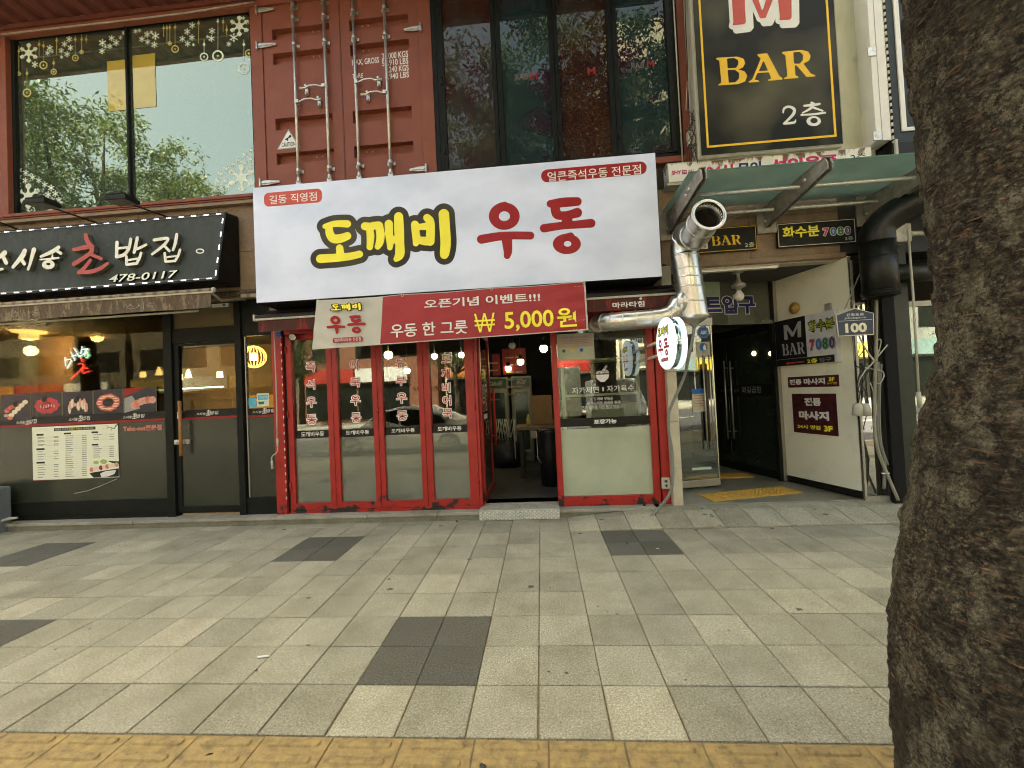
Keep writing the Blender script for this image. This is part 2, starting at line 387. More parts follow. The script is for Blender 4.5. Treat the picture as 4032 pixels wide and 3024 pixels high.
def redframe():
    m, nt, p, o = _new('chipped red paint over black'); 
    g = nt.nodes.new('ShaderNodeNewGeometry'); sx = nt.nodes.new('ShaderNodeSeparateXYZ'); nt.links.new(g.outputs['Position'], sx.inputs[0])
    mr = nt.nodes.new('ShaderNodeMapRange'); mr.inputs[1].default_value = .12; mr.inputs[2].default_value = .50; mr.inputs[3].default_value = .17; mr.inputs[4].default_value = -.12
    nt.links.new(sx.outputs[2], mr.inputs[0])
    n = _noise(nt, 6, 8, .62); ad = nt.nodes.new('ShaderNodeMath'); nt.links.new(n.outputs[0], ad.inputs[0]); nt.links.new(mr.outputs[0], ad.inputs[1])
    f = _ramp(nt, ad.outputs[0], [(.675, (0, 0, 0)), (.683, (1, 1, 1))])
    n2 = _noise(nt, 4, 5); c = _ramp(nt, n2.outputs[0], [(.3, (.30, .012, .008)), (.7, (.38, .017, .011))]).outputs[0]
    n4 = _noise(nt, 14, 7, .7); f4 = _ramp(nt, n4.outputs[0], [(.56, (0, 0, 0)), (.8, (.4,) * 3)]).outputs[0]; c = _mix(nt, f4, c, (.13, .03, .02))
    nt.links.new(_mix(nt, f.outputs[0], c, (.018, .015, .012)), p.inputs['Base Color']); p.inputs['Roughness'].default_value = .45
    inv = nt.nodes.new('ShaderNodeMath'); inv.operation = 'SUBTRACT'; inv.inputs[0].default_value = 1; nt.links.new(f.outputs[0], inv.inputs[1]); _bump(nt, p, inv.outputs[0], .6, .002)
    return m
REDF = redframe()
def tactile():
    m, nt, p, o = _new('worn yellow paving block'); n = _noise(nt, 16, 9, .75); n2 = _noise(nt, 90, 5, .75)
    c = _ramp(nt, n.outputs[0], [(.34, (.38, .275, .10)), (.52, (.28, .205, .083)), (.67, (.15, .115, .055))]).outputs[0]
    f = _ramp(nt, n2.outputs[0], [(.5, (0, 0, 0)), (.75, (.5,) * 3)]).outputs[0]; nt.links.new(_mix(nt, f, c, (.16, .11, .05)), p.inputs['Base Color'])
    p.inputs['Roughness'].default_value = .85; _bump(nt, p, n2.outputs[0], .5, .003); return m
TACT = tactile()
def grime():
    m, nt, p, o = _new('mildewed awning cloth'); n = _noise(nt, 12, 8, .75, (1, 1, .35)); n2 = _noise(nt, 2.2, 6, .7, (1, 1, .6)); n3 = _noise(nt, 25, 4, .7, (1, 1, .3))
    c = _ramp(nt, n.outputs[0], [(.3, (.03, .026, .015)), (.44, (.09, .075, .045)), (.52, (.10, .05, .032)), (.58, (.24, .21, .125)), (.66, (.04, .035, .022))]).outputs[0]
    f = _ramp(nt, n2.outputs[0], [(.45, (0, 0, 0)), (.7, (.6,) * 3)]).outputs[0]; c = _mix(nt, f, c, (.065, .06, .042))
    f = _ramp(nt, n3.outputs[0], [(.5, (0, 0, 0)), (.8, (.5,) * 3)]).outputs[0]; nt.links.new(_mix(nt, f, c, (.22, .2, .13)), p.inputs['Base Color'])
    p.inputs['Roughness'].default_value = .9; return m
GRIME = grime()
def redawn():
    m, nt, p, o = _new('dirty red awning cloth'); n = _noise(nt, 10, 7, .7, (1, 1, .15))
    c = _ramp(nt, n.outputs[0], [(.38, (.045, .016, .010)), (.54, (.07, .018, .012)), (.66, (.25, .018, .014)), (.75, (.06, .02, .014))]).outputs[0]
    nt.links.new(c, p.inputs['Base Color']); p.inputs['Roughness'].default_value = .85; return m
REDA = redawn()
def stripebar():
    m, nt, p, o = _new('faded red and white striped roller cloth'); g = nt.nodes.new('ShaderNodeNewGeometry'); sx = nt.nodes.new('ShaderNodeSeparateXYZ'); nt.links.new(g.outputs['Position'], sx.inputs[0])
    a = nt.nodes.new('ShaderNodeMath'); a.operation = 'MULTIPLY'; a.inputs[1].default_value = 7; nt.links.new(sx.outputs[0], a.inputs[0]); b = nt.nodes.new('ShaderNodeMath'); b.operation = 'FRACT'; nt.links.new(a.outputs[0], b.inputs[0])
    nt.links.new(_ramp(nt, b.outputs[0], [(.30, (.20, .125, .09)), (.45, (.28, .25, .18))]).outputs[0], p.inputs['Base Color']); p.inputs['Roughness'].default_value = .8; return m
STRIPE = stripebar()
def ductm(name, col, r, spiral=True):
    m, nt, p, o = _new(name); n = _noise(nt, 5, 4, .6, (1, 1, .8)); n2 = _noise(nt, 22, 6, .7)
    c = _ramp(nt, n.outputs[0], [(.3, tuple(q * .7 for q in col)), (.7, col)]).outputs[0]; f = _ramp(nt, n2.outputs[0], [(.56, (0, 0, 0)), (.75, (.45,) * 3)]).outputs[0]
    nt.links.new(_mix(nt, f, c, tuple(q * .35 for q in col)), p.inputs['Base Color']); p.inputs['Metallic'].default_value = .95 if spiral else .2; p.inputs['Roughness'].default_value = r
    _bump(nt, p, n.outputs[0], .25, .03); return m
DUCT = ductm('dented galvanised duct', (.74, .74, .68), .30)
DUCTB = ductm('black painted duct', (.009, .010, .007), .4, False)
def bark():
    m, nt, p, o = _new('flaky brown bark'); n = _noise(nt, 7, 8, .65, (1, 1, .8)); n2 = _noise(nt, 48, 9, .78, (1, 1, 1.5)); n3 = _noise(nt, 2.2, 4, .6)
    c = _ramp(nt, n2.outputs[0], [(.38, (.008, .007, .004)), (.46, (.034, .027, .018)), (.53, (.07, .055, .036)), (.60, (.17, .14, .09)), (.68, (.32, .28, .19))]).outputs[0]
    f = _ramp(nt, n.outputs[0], [(.53, (0, 0, 0)), (.64, (.75,) * 3)]).outputs[0]
    d = _ramp(nt, n2.outputs[0], [(.35, (.025, .02, .012)), (.55, (.085, .072, .045)), (.7, (.19, .165, .105))]).outputs[0]
    c = _mix(nt, f, c, d); f = _ramp(nt, n3.outputs[0], [(.42, (0, 0, 0)), (.6, (.6,) * 3)]).outputs[0]; c = _mix(nt, f, c, (.022, .017, .011))
    nL = _noise(nt, 15, 3, .6, (1, 1, 8)); fL = _ramp(nt, nL.outputs[0], [(.60, (0, 0, 0)), (.66, (.85,) * 3)]).outputs[0]; c = _mix(nt, fL, c, (.15, .085, .045))
    nP = _noise(nt, 6, 10, .72, (1, 1, .75)); fP = _ramp(nt, nP.outputs[0], [(.49, (0, 0, 0)), (.57, (.70,) * 3)]).outputs[0]
    nQ = _noise(nt, 110, 6, .85); cP = _ramp(nt, nQ.outputs[0], [(.36, (.025, .02, .012)), (.47, (.12, .105, .068)), (.6, (.32, .29, .20))]).outputs[0]; c = _mix(nt, fP, c, cP)
    vo = nt.nodes.new('ShaderNodeTexVoronoi'); vo.feature = 'DISTANCE_TO_EDGE'; vo.inputs['Scale'].default_value = 13; vo.inputs['Randomness'].default_value = 1
    nw = _noise(nt, 20, 5, .7); gg = nt.nodes.new('ShaderNodeNewGeometry'); mm = nt.nodes.new('ShaderNodeMapping'); mm.inputs['Scale'].default_value = (1, 1, .55); av = nt.nodes.new('ShaderNodeVectorMath'); av.operation = 'MULTIPLY_ADD'; av.inputs[1].default_value = (.12, .12, .12)
    nt.links.new(gg.outputs['Position'], mm.inputs[0]); nt.links.new(nw.outputs['Color'], av.inputs[0]); nt.links.new(mm.outputs[0], av.inputs[2]); nt.links.new(av.outputs[0], vo.inputs['Vector'])
    fV = _ramp(nt, vo.outputs['Distance'], [(.0, (.95,) * 3), (.06, (0, 0, 0))]).outputs[0]; c = _mix(nt, fV, c, (.006, .004, .003))
    nt.links.new(c, p.inputs['Base Color']); p.inputs['Roughness'].default_value = .9; p.inputs['Specular IOR Level'].default_value = .25
    _bump(nt, p, n2.outputs[0], .9, .02); return m
BARK = bark()
GL_UP = glass('upstairs mirror glass', (.6, .68, .6), .33, film=(.15, .21, .14), filmamt=.35, rc=(.80, .88, .66))
GL = glass('shop glass', (.75, .82, .76), .045)
GLW = glass('street facing window glass', (.85, .90, .84), .11)
GLS = glass('sushi shop glass', (.92, .94, .88), -.036, rc=(.7, .7, .6))
GL_CLEAR = glass('clear door glass', (.80, .86, .80), .07)
GL_DK = glass('smoked glass', (.10, .12, .10), .05)
GL_FROST = glass('grey frosted film glass', (.4, .45, .4), .0, film=(.040, .045, .031), filmamt=.95, rough=.2)
GL_FROSTG = glass('green frosted film glass', (.5, .6, .5), .10, film=(.18, .195, .15), filmamt=.88, rough=.01)
GL_FROSTL = glass('pale frosted film glass', (.6, .7, .6), .05, film=(.62, .69, .51), filmamt=.82, rough=.01, lucent=.15)
GL_YREFL = glass('yellow reflection tint', (.8, .7, .3), .10, film=(.80, .60, .12), filmamt=.55, rc=(.95, .9, .55))  # film colour stands in for a yellow reflection
GL_PF = glass('milky film', (.8, .85, .75), .02, film=(.74, .84, .62), filmamt=.42)
GL_CAN = glass('dirty green canopy glass', (.30, .52, .42), .02, film=(.66, .82, .72), filmamt=.80, lucent=.72)
GL_TR = glass('tan transom glass', (.4, .38, .3), .04, film=(.16, .13, .075), filmamt=.9, rough=.1)
def filmglass(name, cols):
    m = glass(name, (.2, .2, .2), .03, film=cols[0], filmamt=.88, rc=(.8, .85, .75)); nt = m.node_tree
    r = [n for n in nt.nodes if n.type == 'VALTORGB'][0]; n = _noise(nt, 1.1, 2, .5); nt.links.new(n.outputs[0], r.inputs[0]); e = r.color_ramp.elements
    while len(e) < len(cols): e.new(.5)
    for i, (q, c) in enumerate(zip(e, cols)): q.position = .3 + .4 * i / (len(cols) - 1); q.color = (*c, 1)
    return m
FILMR = filmglass('red brown printed film glass', [(.030, .014, .020), (.048, .018, .012), (.040, .036, .033), (.042, .012, .022)])
FILMT = filmglass('teal and purple printed film glass', [(.040, .012, .028), (.018, .036, .040), (.020, .038, .038), (.042, .013, .030)])
BULB = emis('frosted bulb glow', (1, .86, .42), 5)
BULBW = emis('white globe glow', (1, .93, .75), 4)
WARM = emis('warm lamp glow', (1, .62, .20), 2.6)
LED = emis('white led', (.86, .86, 1), 1.1)
SIGNLIT = emis('lit white acrylic', (.62, .68, .72), .22)
NEONW = emis('white neon', (.8, .93, 1), 3.5); NEONR = emis('red neon', (1, .07, .04), 4)
# ------------------------------------------------------------------ ground
X0T, Y0T = .264 * T, 5.5376 * T
def gz(x, y):
    a = min(1, max(0, (x - .2) / 1.2)); b = min(1, max(0, (y - 4.3) / .64)); return .112 * a * b * b * (3 - 2 * b)
pave = structure('pavement', (0, 3, 0))
mb = MB(); N = 24
xs = [-14 + 24 * i / N for i in range(N + 1)]; ys = [-.35, 1.5, 1.83, 4.13, 4.3, 4.46, 4.55, 4.63, 4.71, 4.8, 4.88, 4.955]
mb.add([(x, y, gz(x, y) - .009 - (.014 if x > -.8 and y > 4.2 else 0)) for y in ys for x in xs], [(j * (N + 1) + i, j * (N + 1) + i + 1, (j + 1) * (N + 1) + i + 1, (j + 1) * (N + 1) + i) for j in range(len(ys) - 1) for i in range(N)])
mb.build('mortar_bed', MORTB, pave)
def tileV(x0, x1, y0, y1, g, lift=0):
    a = g; c = g + .003; V = []
    for q, zz in ((a, -.02), (a, -.003), (c, 0)):
        for x, y in ((x0 + q, y0 + q), (x1 - q, y0 + q), (x1 - q, y1 - q), (x0 + q, y1 - q)): V.append((x, y, gz(x, y) + zz + lift))
    F = [(8, 9, 10, 11)]
    for k in (0, 4): F += [(k + i, k + (i + 1) % 4, k + 4 + (i + 1) % 4, k + 4 + i) for i in range(4)]
    return V, F
dark = set()
for c0, r0 in [(c, r) for c in range(-28, 20, 10) for r in (6,)]: dark |= {(c0 + i, r0 + j) for i in (0, 1) for j in (0, 1)}
for c0 in (-23, -13, -3, 7): dark |= {(c0 + i, 1 + j) for i in (0, 1) for j in (0, 1)}
plain = []; shared = {}
rows = [Y0T + r * T for r in range(0, 10)] + [4.952]
cand = []
for r in range(10):
    for c in range(-34, 22):
        x0, x1 = (c * T - X0T, (c + 1) * T - X0T); y0, y1 = rows[r], rows[r + 1]
        q = proj(((x0 + x1) / 2, (y0 + y1) / 2, 0)); inside = q and -90 < q[0] < 3780 and q[1] < 3060
        cand.append((c, r, x0, x1, y0, y1, inside))
joined = {True: MB(), False: MB()}
nt_ = 0
for c, r, x0, x1, y0, y1, ins in cand:
    dk = (c, r) in dark
    jx, jy = random.uniform(-.0008, .0008), random.uniform(-.0008, .0008); g = .0045 if r == 0 else random.uniform(.0022, .0032)
    V, F = tileV(x0 + jx, x1 + jx, y0 + jy, y1 + jy, g, random.uniform(-.0015, .0012))
    if ins and nt_ < 290:
        nt_ += 1; flat = r < 8 or c < 0
        key = (dk, r if r in (0, 9) else 1) if flat else None
        if flat and key in shared:
            o = bpy.data.objects.new('paving_tile', shared[key]); COL.objects.link(o); o.parent = pave
            cx, cy = (x0 + x1) / 2, (y0 + y1) / 2; o.location = Vector((cx + jx, cy + jy, random.uniform(-.0215, -.0185))) - WL[pave.name]
        else:
            o = MB().add(V, F).build('paving_tile', GRAND if dk else GRAN, pave)
            if flat: shared[key] = o.data
    else: joined[dk].add(V, F)
for r in list(range(-6, -1)):
    for c in range(-34, 22):
        V, F = tileV(c * T - X0T, (c + 1) * T - X0T, Y0T + r * T, Y0T + (r + 1) * T, .002); joined[False].add(V, F)
joined[False].build('outlying_paving_tiles', GRAN, pave, kind='stuff'); joined[True].build('outlying_dark_tiles', GRAND, pave, kind='stuff')
# yellow guide blocks with raised bars
def guide_block():
    mb = MB(); V, F = tileV(0, T, 0, T, .003); mb.add([(x, y, z if True else 0) for x, y, z in V], F)
    for k in range(4):
        cy = T * (k + .5) / 4; hl = .118; hw = .0135
        prof = []
        for (rr, zz) in ((hw + .007, 0), (hw + .002, .008), (hw - .004, .0095)):
            for a in range(12):
                an = 2 * math.pi * (a + .5) / 12; sx = 1 if math.cos(an) > 0 else -1
                prof.append((T / 2 + sx * (hl - hw) + rr * math.cos(an), cy + rr * math.sin(an), zz + .0005))
        F2 = [(k2 * 12 + i, k2 * 12 + (i + 1) % 12, k2 * 12 + 12 + (i + 1) % 12, k2 * 12 + 12 + i) for k2 in (0, 1) for i in range(12)] + [tuple(range(24, 36))]
        mb.add(prof, F2)
    return mb
gb = None
guide = structure('guide_strip', (0, 1.66, 0))
for c in range(-16, 12):
    loc = Vector((c * T - X0T + .14 * T, Y0T - T, -.004 + random.uniform(-.002, .002)))
    if gb is None: gb = guide_block().build('guide_block', TACT, guide).data; cc = COL.objects[-1] if False else None
    o = bpy.data.objects.new('guide_block', gb); COL.objects.link(o); o.parent = guide
    o.location = loc + Vector((T / 2, T / 2, -.02)) - WL[guide.name]; o.rotation_euler = (0, 0, random.choice((0, math.pi)) + random.uniform(-.006, .006))
first = [o for o in guide.children][0]; bpy.data.objects.remove(first)
# kerb, road, opposite pavement
kb = structure('kerb', (0, -.45, 0))
for i in range(24): MB().box(-12 + i, -12 + i + .994, -.5, -.35, -.3, .002).build('kerb_stone', GRANS, kb, .01)
rd = structure('road', (0, -6, -.14)); MB().box(-60, 60, -12.0, -.5, -.3, -.14).build('carriageway', ASPH, rd)
for i in range(14): MB().box(-34 + i * 5, -34 + i * 5 + 3, -6.1, -5.95, -.14, -.135).build('lane_dash', WHITEY, rd)
MB().box(-60, 60, -17, -12.0, -.3, 0).build('far_pavement', GRANS, rd)
MB().box(-150, 150, -150, 150, -.6, -.35).build('ground', mat('earth', (.12, .1, .07), .95)).__setitem__('kind', 'structure')
# granite step along the shops
st = structure('shop_step', (-3, 5, 0))
x = -12.0
while x < 1.28:
    L = random.choice((.9, 1.05, 1.2)); x1 = min(x + L, 1.3)
    MB().box(x + .002, x1 - .002, 4.925 + random.uniform(-.002, .002), 5.24, .067, .105).build('step_slab', GRANS, st, .004)
    MB().box(x + .002, x1 - .002, 4.954, 5.2, -.02, .0655).build('step_riser', GRANF, st)
    x = x1
# chequer plate step at the open door
F5 = FY(4.895)
r = F5.rect('i', 160, 1488, 765, 1590); cp = thing('chequer_plate_step', 'silver chequer plate metal step in front of the open red doorway', 'step', ((r[0] + r[1]) / 2, 5, 0))
ALU = mat('scuffed aluminium plate', (.50, .51, .44), .42, metal=.35, var=.15, vsc=12, dirt=(.3, .27, .18), dsc=9, damt=.5)
MB().box(r[0], r[1], 4.895, 5.42, .004, .128).build('step_plate', ALU, cp, .003)
mb = MB(); nx = int((r[1] - r[0]) / .05)
for i in range(nx):
    for j in range(3):
        for s_ in (0, 1):
            cx = r[0] + (i + .5 + .5 * s_) * (r[1] - r[0]) / (nx + .5); cz = .024 + j * .036 + .018 * s_; a = rad(45 if s_ else -45)
            for q in (-.007, 0, .007):
                dx, dz = math.cos(a) * .012, math.sin(a) * .012; ox, oz = -math.sin(a) * q, math.cos(a) * q
                if cz + abs(dz) + .008 > .126: continue
                mb.tube([(cx + ox - dx, 4.8945, cz + oz - dz), (cx + ox + dx, 4.8945, cz + oz + dz)], .0036, 4)
mb.build('tread_pattern', mat('worn bright tread', (.78, .78, .70), .3, metal=.3), cp, kind='stuff')
mb = MB()
for i in range(int(nx * 1.2)):
    for j in range(8):
        cx = r[0] + .24 + i * .04 + (.02 if j % 2 else 0); cy = 4.93 + j * .028; a = rad(45 if (i + j) % 2 else -45)
        if cx > r[1] - .04: continue
        mb.tube([(cx - math.cos(a) * .013, cy - math.sin(a) * .013, .1285), (cx + math.cos(a) * .013, cy + math.sin(a) * .013, .1285)], .0025, 4)
mb.build('tread_top', DULL, cp, kind='stuff')
# ------------------------------------------------------------------ the building
CZW = FY(5.0).px('a', 1000, 1556)[1]
bld = thing('shop_building', 'brown granite clad building carrying all the shopfronts and the upper floor', 'building', (-2, 6, 0))
YG = 5.02
def panels(x0, x1, z0, z1, wd, ht, off=0):
    z = z0
    while z < z1 - .02:
        zz = min(z + ht, z1); x = x0 - off
        while x < x1 - .02:
            xa, xb = max(x, x0), min(x + wd, x1)
            if xb - xa > .03: MB().box(xa + .003, xb - .003, YG + random.uniform(-.002, .002), YG + .05, z + .003, zz - .003).build('granite_panel', GRANW, bld, .002)
            x += wd
        z = zz
panels(-10.5, -3.5, 2.95, CZW - .10, 1.15, .62, .55); panels(-3.5, 1.55, 2.62, CZW - .10, 1.15, .62, .1)
panels(1.55, 3.62, 3.02, 3.95, 1.04, .5)
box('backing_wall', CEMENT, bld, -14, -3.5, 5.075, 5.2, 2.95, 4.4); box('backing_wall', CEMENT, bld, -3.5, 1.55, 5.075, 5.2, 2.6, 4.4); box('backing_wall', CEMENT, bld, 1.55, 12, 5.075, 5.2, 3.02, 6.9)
box('lintel', GRANW, bld, 1.58, 3.66, 4.985, 5.2, 2.955, 3.015, .006)
box('unseen_upper_wall', CREAM, bld, -14, 12, 5.0, 5.3, 7.0, 13.5); box('roof_slab', CEMENT, bld, -14, 12, 5.3, 11, 13.2, 13.5)  # unseen wall above the frame, built high to shade the pavement
box('rear_wall', CEMENT, bld, -14, 12, 10.8, 11, 0, 13.2); box('side_wall', CEMENT, bld, -14.2, -14, 5, 11, 0, 13.5); box('side_wall', CEMENT, bld, 12, 12.2, 5, 11, 0, 13.5)
box('floor_slab', CEMENT, bld, -14, 12, 5.2, 10.8, 2.95, 4.35); box('floor_slab', CEMENT, bld, -14, 12, 5.31, 10.8, 6.9, 7.1)
box('ground_slab', CEMENT, bld, -14, 1.4, 5.22, 10.8, 0, .128)
# rooms
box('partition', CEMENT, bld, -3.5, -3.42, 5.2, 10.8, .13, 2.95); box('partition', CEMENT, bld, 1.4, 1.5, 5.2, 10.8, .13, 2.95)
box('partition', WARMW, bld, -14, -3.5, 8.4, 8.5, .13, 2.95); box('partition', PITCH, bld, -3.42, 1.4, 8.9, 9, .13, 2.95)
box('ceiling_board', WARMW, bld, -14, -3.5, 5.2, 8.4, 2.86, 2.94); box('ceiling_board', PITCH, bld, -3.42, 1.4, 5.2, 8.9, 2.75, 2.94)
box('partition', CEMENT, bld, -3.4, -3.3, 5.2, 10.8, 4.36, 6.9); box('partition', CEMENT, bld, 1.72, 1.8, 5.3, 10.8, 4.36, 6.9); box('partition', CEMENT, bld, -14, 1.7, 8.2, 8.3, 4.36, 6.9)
# ------------------------------------------------------------------ shipping container storey
YU = 5.0; PU = FY(YU)
con = thing('container_storey', 'red shipping container front with corrugated soffit forming the upper floor', 'container', (-4, 5, 4.35))
WZ0, WZ1 = 4.36, 6.87
def L_(K, x, y, pl=PU): return pl.px(K, x, y)
xwl, xwr = L_('a', 70, 900)[0], L_('a', 1912, 900)[0]
box('corner_post', RUST, con, xwl - .55, xwl, 4.97, 5.12, 4.3, 6.87, .004)
cz = CZW
WZ0 = cz
box('bottom_rail', RUST, con, xwl - .5, xwr, 4.96, 5.1, cz - .04, cz, .003); box('bottom_flange', RUST, con, xwl - .5, xwr, 4.93, 5.02, cz - .085, cz - .072, .002); box('bottom_web', RUST, con, xwl - .5, xwr, 4.985, 5.0, cz - .072, cz - .04)
MB().box(-10.5, -3.15, 4.94, 5.015, cz - .135, cz - .09).build('cornice', GRANW, bld, .003)
box('top_rail', RUST, con, xwl - .5, 1.72, 4.965, 5.06, 6.80, 6.87, .003)
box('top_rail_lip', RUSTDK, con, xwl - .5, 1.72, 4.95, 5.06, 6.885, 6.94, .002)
mb = MB(); x = -11.0; per = .27
V = []; 
while x < 1.55:
    for dx, dz in ((0, 0), (.07, 0), (.105, .035), (.175, .035), (.27, 0)):
        if dx < .27 or x + per >= 1.55: V.append((x + dx, 6.94 + dz))
    x += per
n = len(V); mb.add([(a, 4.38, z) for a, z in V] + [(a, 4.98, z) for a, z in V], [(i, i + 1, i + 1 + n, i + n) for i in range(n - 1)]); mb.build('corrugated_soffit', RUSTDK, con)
box('soffit_edge', RUST, con, -11, 1.85, 4.34, 4.40, 6.91, 7.2)
MB().tube([onY('a', x, y, 4.88) for x, y in ((0, 262), (400, 215), (900, 160), (1400, 100), (1929, 15))], .009, 8).build('conduit', DULL, con)
# door leaves with pressed recesses
bx = lambda x, y: L_('b', x, y)[0]
bz = lambda x, y: L_('b', x, y)[1]
zB, zT = 4.08, 6.82
x_l, x_s1, x_m, x_s2, x_r = bx(78, 800), bx(180, 800), bx(845, 800), bx(1520, 800), bx(1632, 800)
box('corner_post', RUST, con, x_l, x_s1 - .004, 4.985, 5.12, zB, 6.82, .004); box('corner_post', RUST, con, x_s2 + .004, x_r, 4.985, 5.12, zB, 6.82, .004)
def door_leaf(xa, xb, hol):
    leaf = MB(); u0, u1 = hol[0][0], hol[0][1]
    leaf.box(xa, u0, YU, YU + .085, zB, zT); leaf.box(u1, xb, YU, YU + .085, zB, zT)
    zs = sorted([(h[2], h[3]) for h in hol]); z = zB
    for a, b in zs + [(zT, zT)]:
        leaf.box(u0, u1, YU, YU + .085, z, a); z = b
        if b > a:  # recess: deep at the top, sloping back out at the bottom
            leaf.add([(u0, YU, a), (u1, YU, a), (u1, YU + .078, a + .05), (u0, YU + .078, a + .05), (u1, YU + .078, b), (u0, YU + .078, b)], [(0, 1, 2, 3), (3, 2, 4, 5)])
    return leaf.build('door_leaf', RUST, con)
hl = [PU.rect('b', *q) for q in ((247, 255, 738, 290), (253, 462, 745, 503), (268, 1022, 763, 1075), (276, 1322, 773, 1372))]
hr = [PU.rect('b', *q) for q in ((905, 175, 1415, 210), (913, 388, 1420, 430), (935, 958, 1445, 1012), (945, 1258, 1455, 1312))]
for h in (hl, hr):
    a = sum(q[0] for q in h) / 4; b = sum(q[1] for q in h) / 4
    h[:] = [(a, b, q[2], q[3]) for q in h]
dl = door_leaf(x_s1, x_m - .008, hl); dr = door_leaf(x_m + .008, x_s2, hr)
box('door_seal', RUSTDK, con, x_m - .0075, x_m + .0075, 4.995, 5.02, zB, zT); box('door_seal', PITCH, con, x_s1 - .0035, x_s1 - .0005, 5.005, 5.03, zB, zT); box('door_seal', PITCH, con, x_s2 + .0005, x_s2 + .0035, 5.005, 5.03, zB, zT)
PR = FY(4.945); rods = []
for (xt, yt, xb_, yb, clips) in ((424, 30, 465, 1575, (40, 145, 378, 1465)), (682, -20, 735, 1548, (0, 125, 348, 1440)), (937, -30, 988, 1528, (90, 318, 1415)), (1207, -50, 1256, 1503, (60, 290, 1392))):
    X = (PR.px('b', xt, yt)[0] + PR.px('b', xb_, yb)[0]) / 2; z0 = PR.px('b', xb_, yb)[1]
    rod = MB().tube([(X, 4.945, z0), (X, 4.945, 6.80)], .0175, 12).build('lock_rod', STEEL, con); rods.append(X)
    MB().box(X - .03, X + .03, 4.93, 4.98, z0 - .02, z0 + .015).lathe((X, 4.945, z0 + .015), (0, 0, 1), [(0, .026), (.05, .024), (.055, .018)], 10).build('cam_keeper', STEEL, rod)
    for cy in clips:
        z = PR.px('b', xt + (xb_ - xt) * (cy - yt) / (yb - yt), cy)[1]
        MB().box(X - .052, X + .052, 4.985, 4.995, z - .022, z + .022).lathe((X, 4.945, z - .022), (0, 0, 1), [(0, .019), (0, .025), (.044, .025), (.044, .019)], 12).box(X - .024, X + .024, 4.945, 4.99, z - .02, z + .02).build('rod_clip', STEEL, rod, .002)
for i, (a, b, c) in enumerate((((690, 738), (485, 775), (528, 770)), ((465, 873), (675, 868), (637, 868)), ((972, 706), (1190, 697), (1152, 702)), ((1215, 797), (1010, 826), (1058, 823)))):
    pa, pb, pc = (Vector((PR.px('b', *q)[0], 4.93, PR.px('b', *q)[1])) for q in (a, b, c))
    pb.z = (pa.z + pb.z) / 2; pa.z = pb.z
    h = MB().tube([pa, pa.lerp(pb, .12), pa.lerp(pb, .3) + Vector((0, -.015, .012)), pa.lerp(pb, .6) + Vector((0, -.015, .012)), pa.lerp(pb, .75), pb], [.017, .012, .011, .011, .012, .016], 8).build('door_handle', STEEL, con)
    MB().box(pa.x - .022, pa.x + .022, 4.91, 4.965, pa.z - .022, pa.z + .022).build('handle_hub', STEEL, h, .004)
    MB().box(pc.x - .022, pc.x + .022, 4.975, 4.995, pa.z - .055, pa.z + .055).lathe((pc.x, 4.97, pa.z + .045), (0, 1, 0), [(-.03, .0), (-.03, .016), (.02, .018)], 10).lathe((pc.x, 4.97, pa.z - .045), (0, 1, 0), [(-.02, .0), (-.02, .014), (.02, .018)], 10).build('handle_catch', STEEL, h, .003)
for (x0, y0, x1, y1, s_) in ((120, 95, 272, 95, 1), (125, 395, 287, 402, 1), (155, 1575, 320, 1575, 1), (1380, 275, 1525, 245, -1), (1425, 1470, 1572, 1455, -1)):
    a = PU.px('b', x0, y0); b = PU.px('b', x1, y1); z = (a[1] + b[1]) / 2; hx, tx = (a[0], b[0]) if s_ > 0 else (b[0], a[0])
    hg = MB().prism(FY(4.985), [(hx, z - .03), (hx + s_ * .1, z - .03), (tx - s_ * .01, z - .014), (tx, z), (tx - s_ * .01, z + .014), (hx + s_ * .1, z + .03), (hx, z + .03)], 0, .012)
    hg.prism(FY(4.973), [(hx + s_ * .02, z - .014), (tx - s_ * .03, z - .008), (tx - s_ * .03, z + .008), (hx + s_ * .02, z + .014)], 0, .01)
    hg.tube([(hx, 4.965, z - .055), (hx, 4.965, z + .05)], .014, 8).build('hinge', STEEL, con, .002)
mb = MB()
for q in ((597, 277), (645, 271), (602, 490), (652, 485), (630, 1350), (680, 1345), (1020, 229), (1070, 223), (1028, 442), (1077, 437), (1060, 1310), (1110, 1306)):
    a = FY(5.04).px('b', *q); mb.lathe((a[0], 5.035, a[1]), (0, -1, 0), [(-.005, .008), (.006, .007), (.009, 0)], 8)
mb.build('rivets', STEEL, con)
for s_, q in (('24.000 KGS', (1185, 460, 1413, 490)), ('52.910 LBS', (1187, 519, 1415, 548)), ('2.240 KGS', (1213, 577, 1418, 607)), ('4.940 LBS', (1213, 636, 1420, 666)), ('MAX. GROSS', (930, 515, 1163, 548)), ('TARE', (932, 638, 1026, 668))):
    text(PU, s_.replace('. G', ', G'), 'b', *q, WHITE, 'weight_lettering', con, bold=.015)
cs = [PU.px('b', *q) for q in ((285, 1290), (490, 1270), (385, 1108))]
MB().prism(PU, cs, .001, .004).build('caution_sticker', GREYP, con); ct = COL.objects[-1] if False else None
cen = (sum(c[0] for c in cs) / 3, sum(c[1] for c in cs) / 3)
MB().prism(PU, [(cen[0] + (c[0] - cen[0]) * .86, cen[1] + (c[1] - cen[1]) * .86) for c in cs], .0045, .006).build('caution_sticker_face', WHITE, con)
text(PU, 'CAUTION', 'b', 328, 1230, 446, 1256, BLACK, 'caution_lettering', con, d=.008, bold=.01)
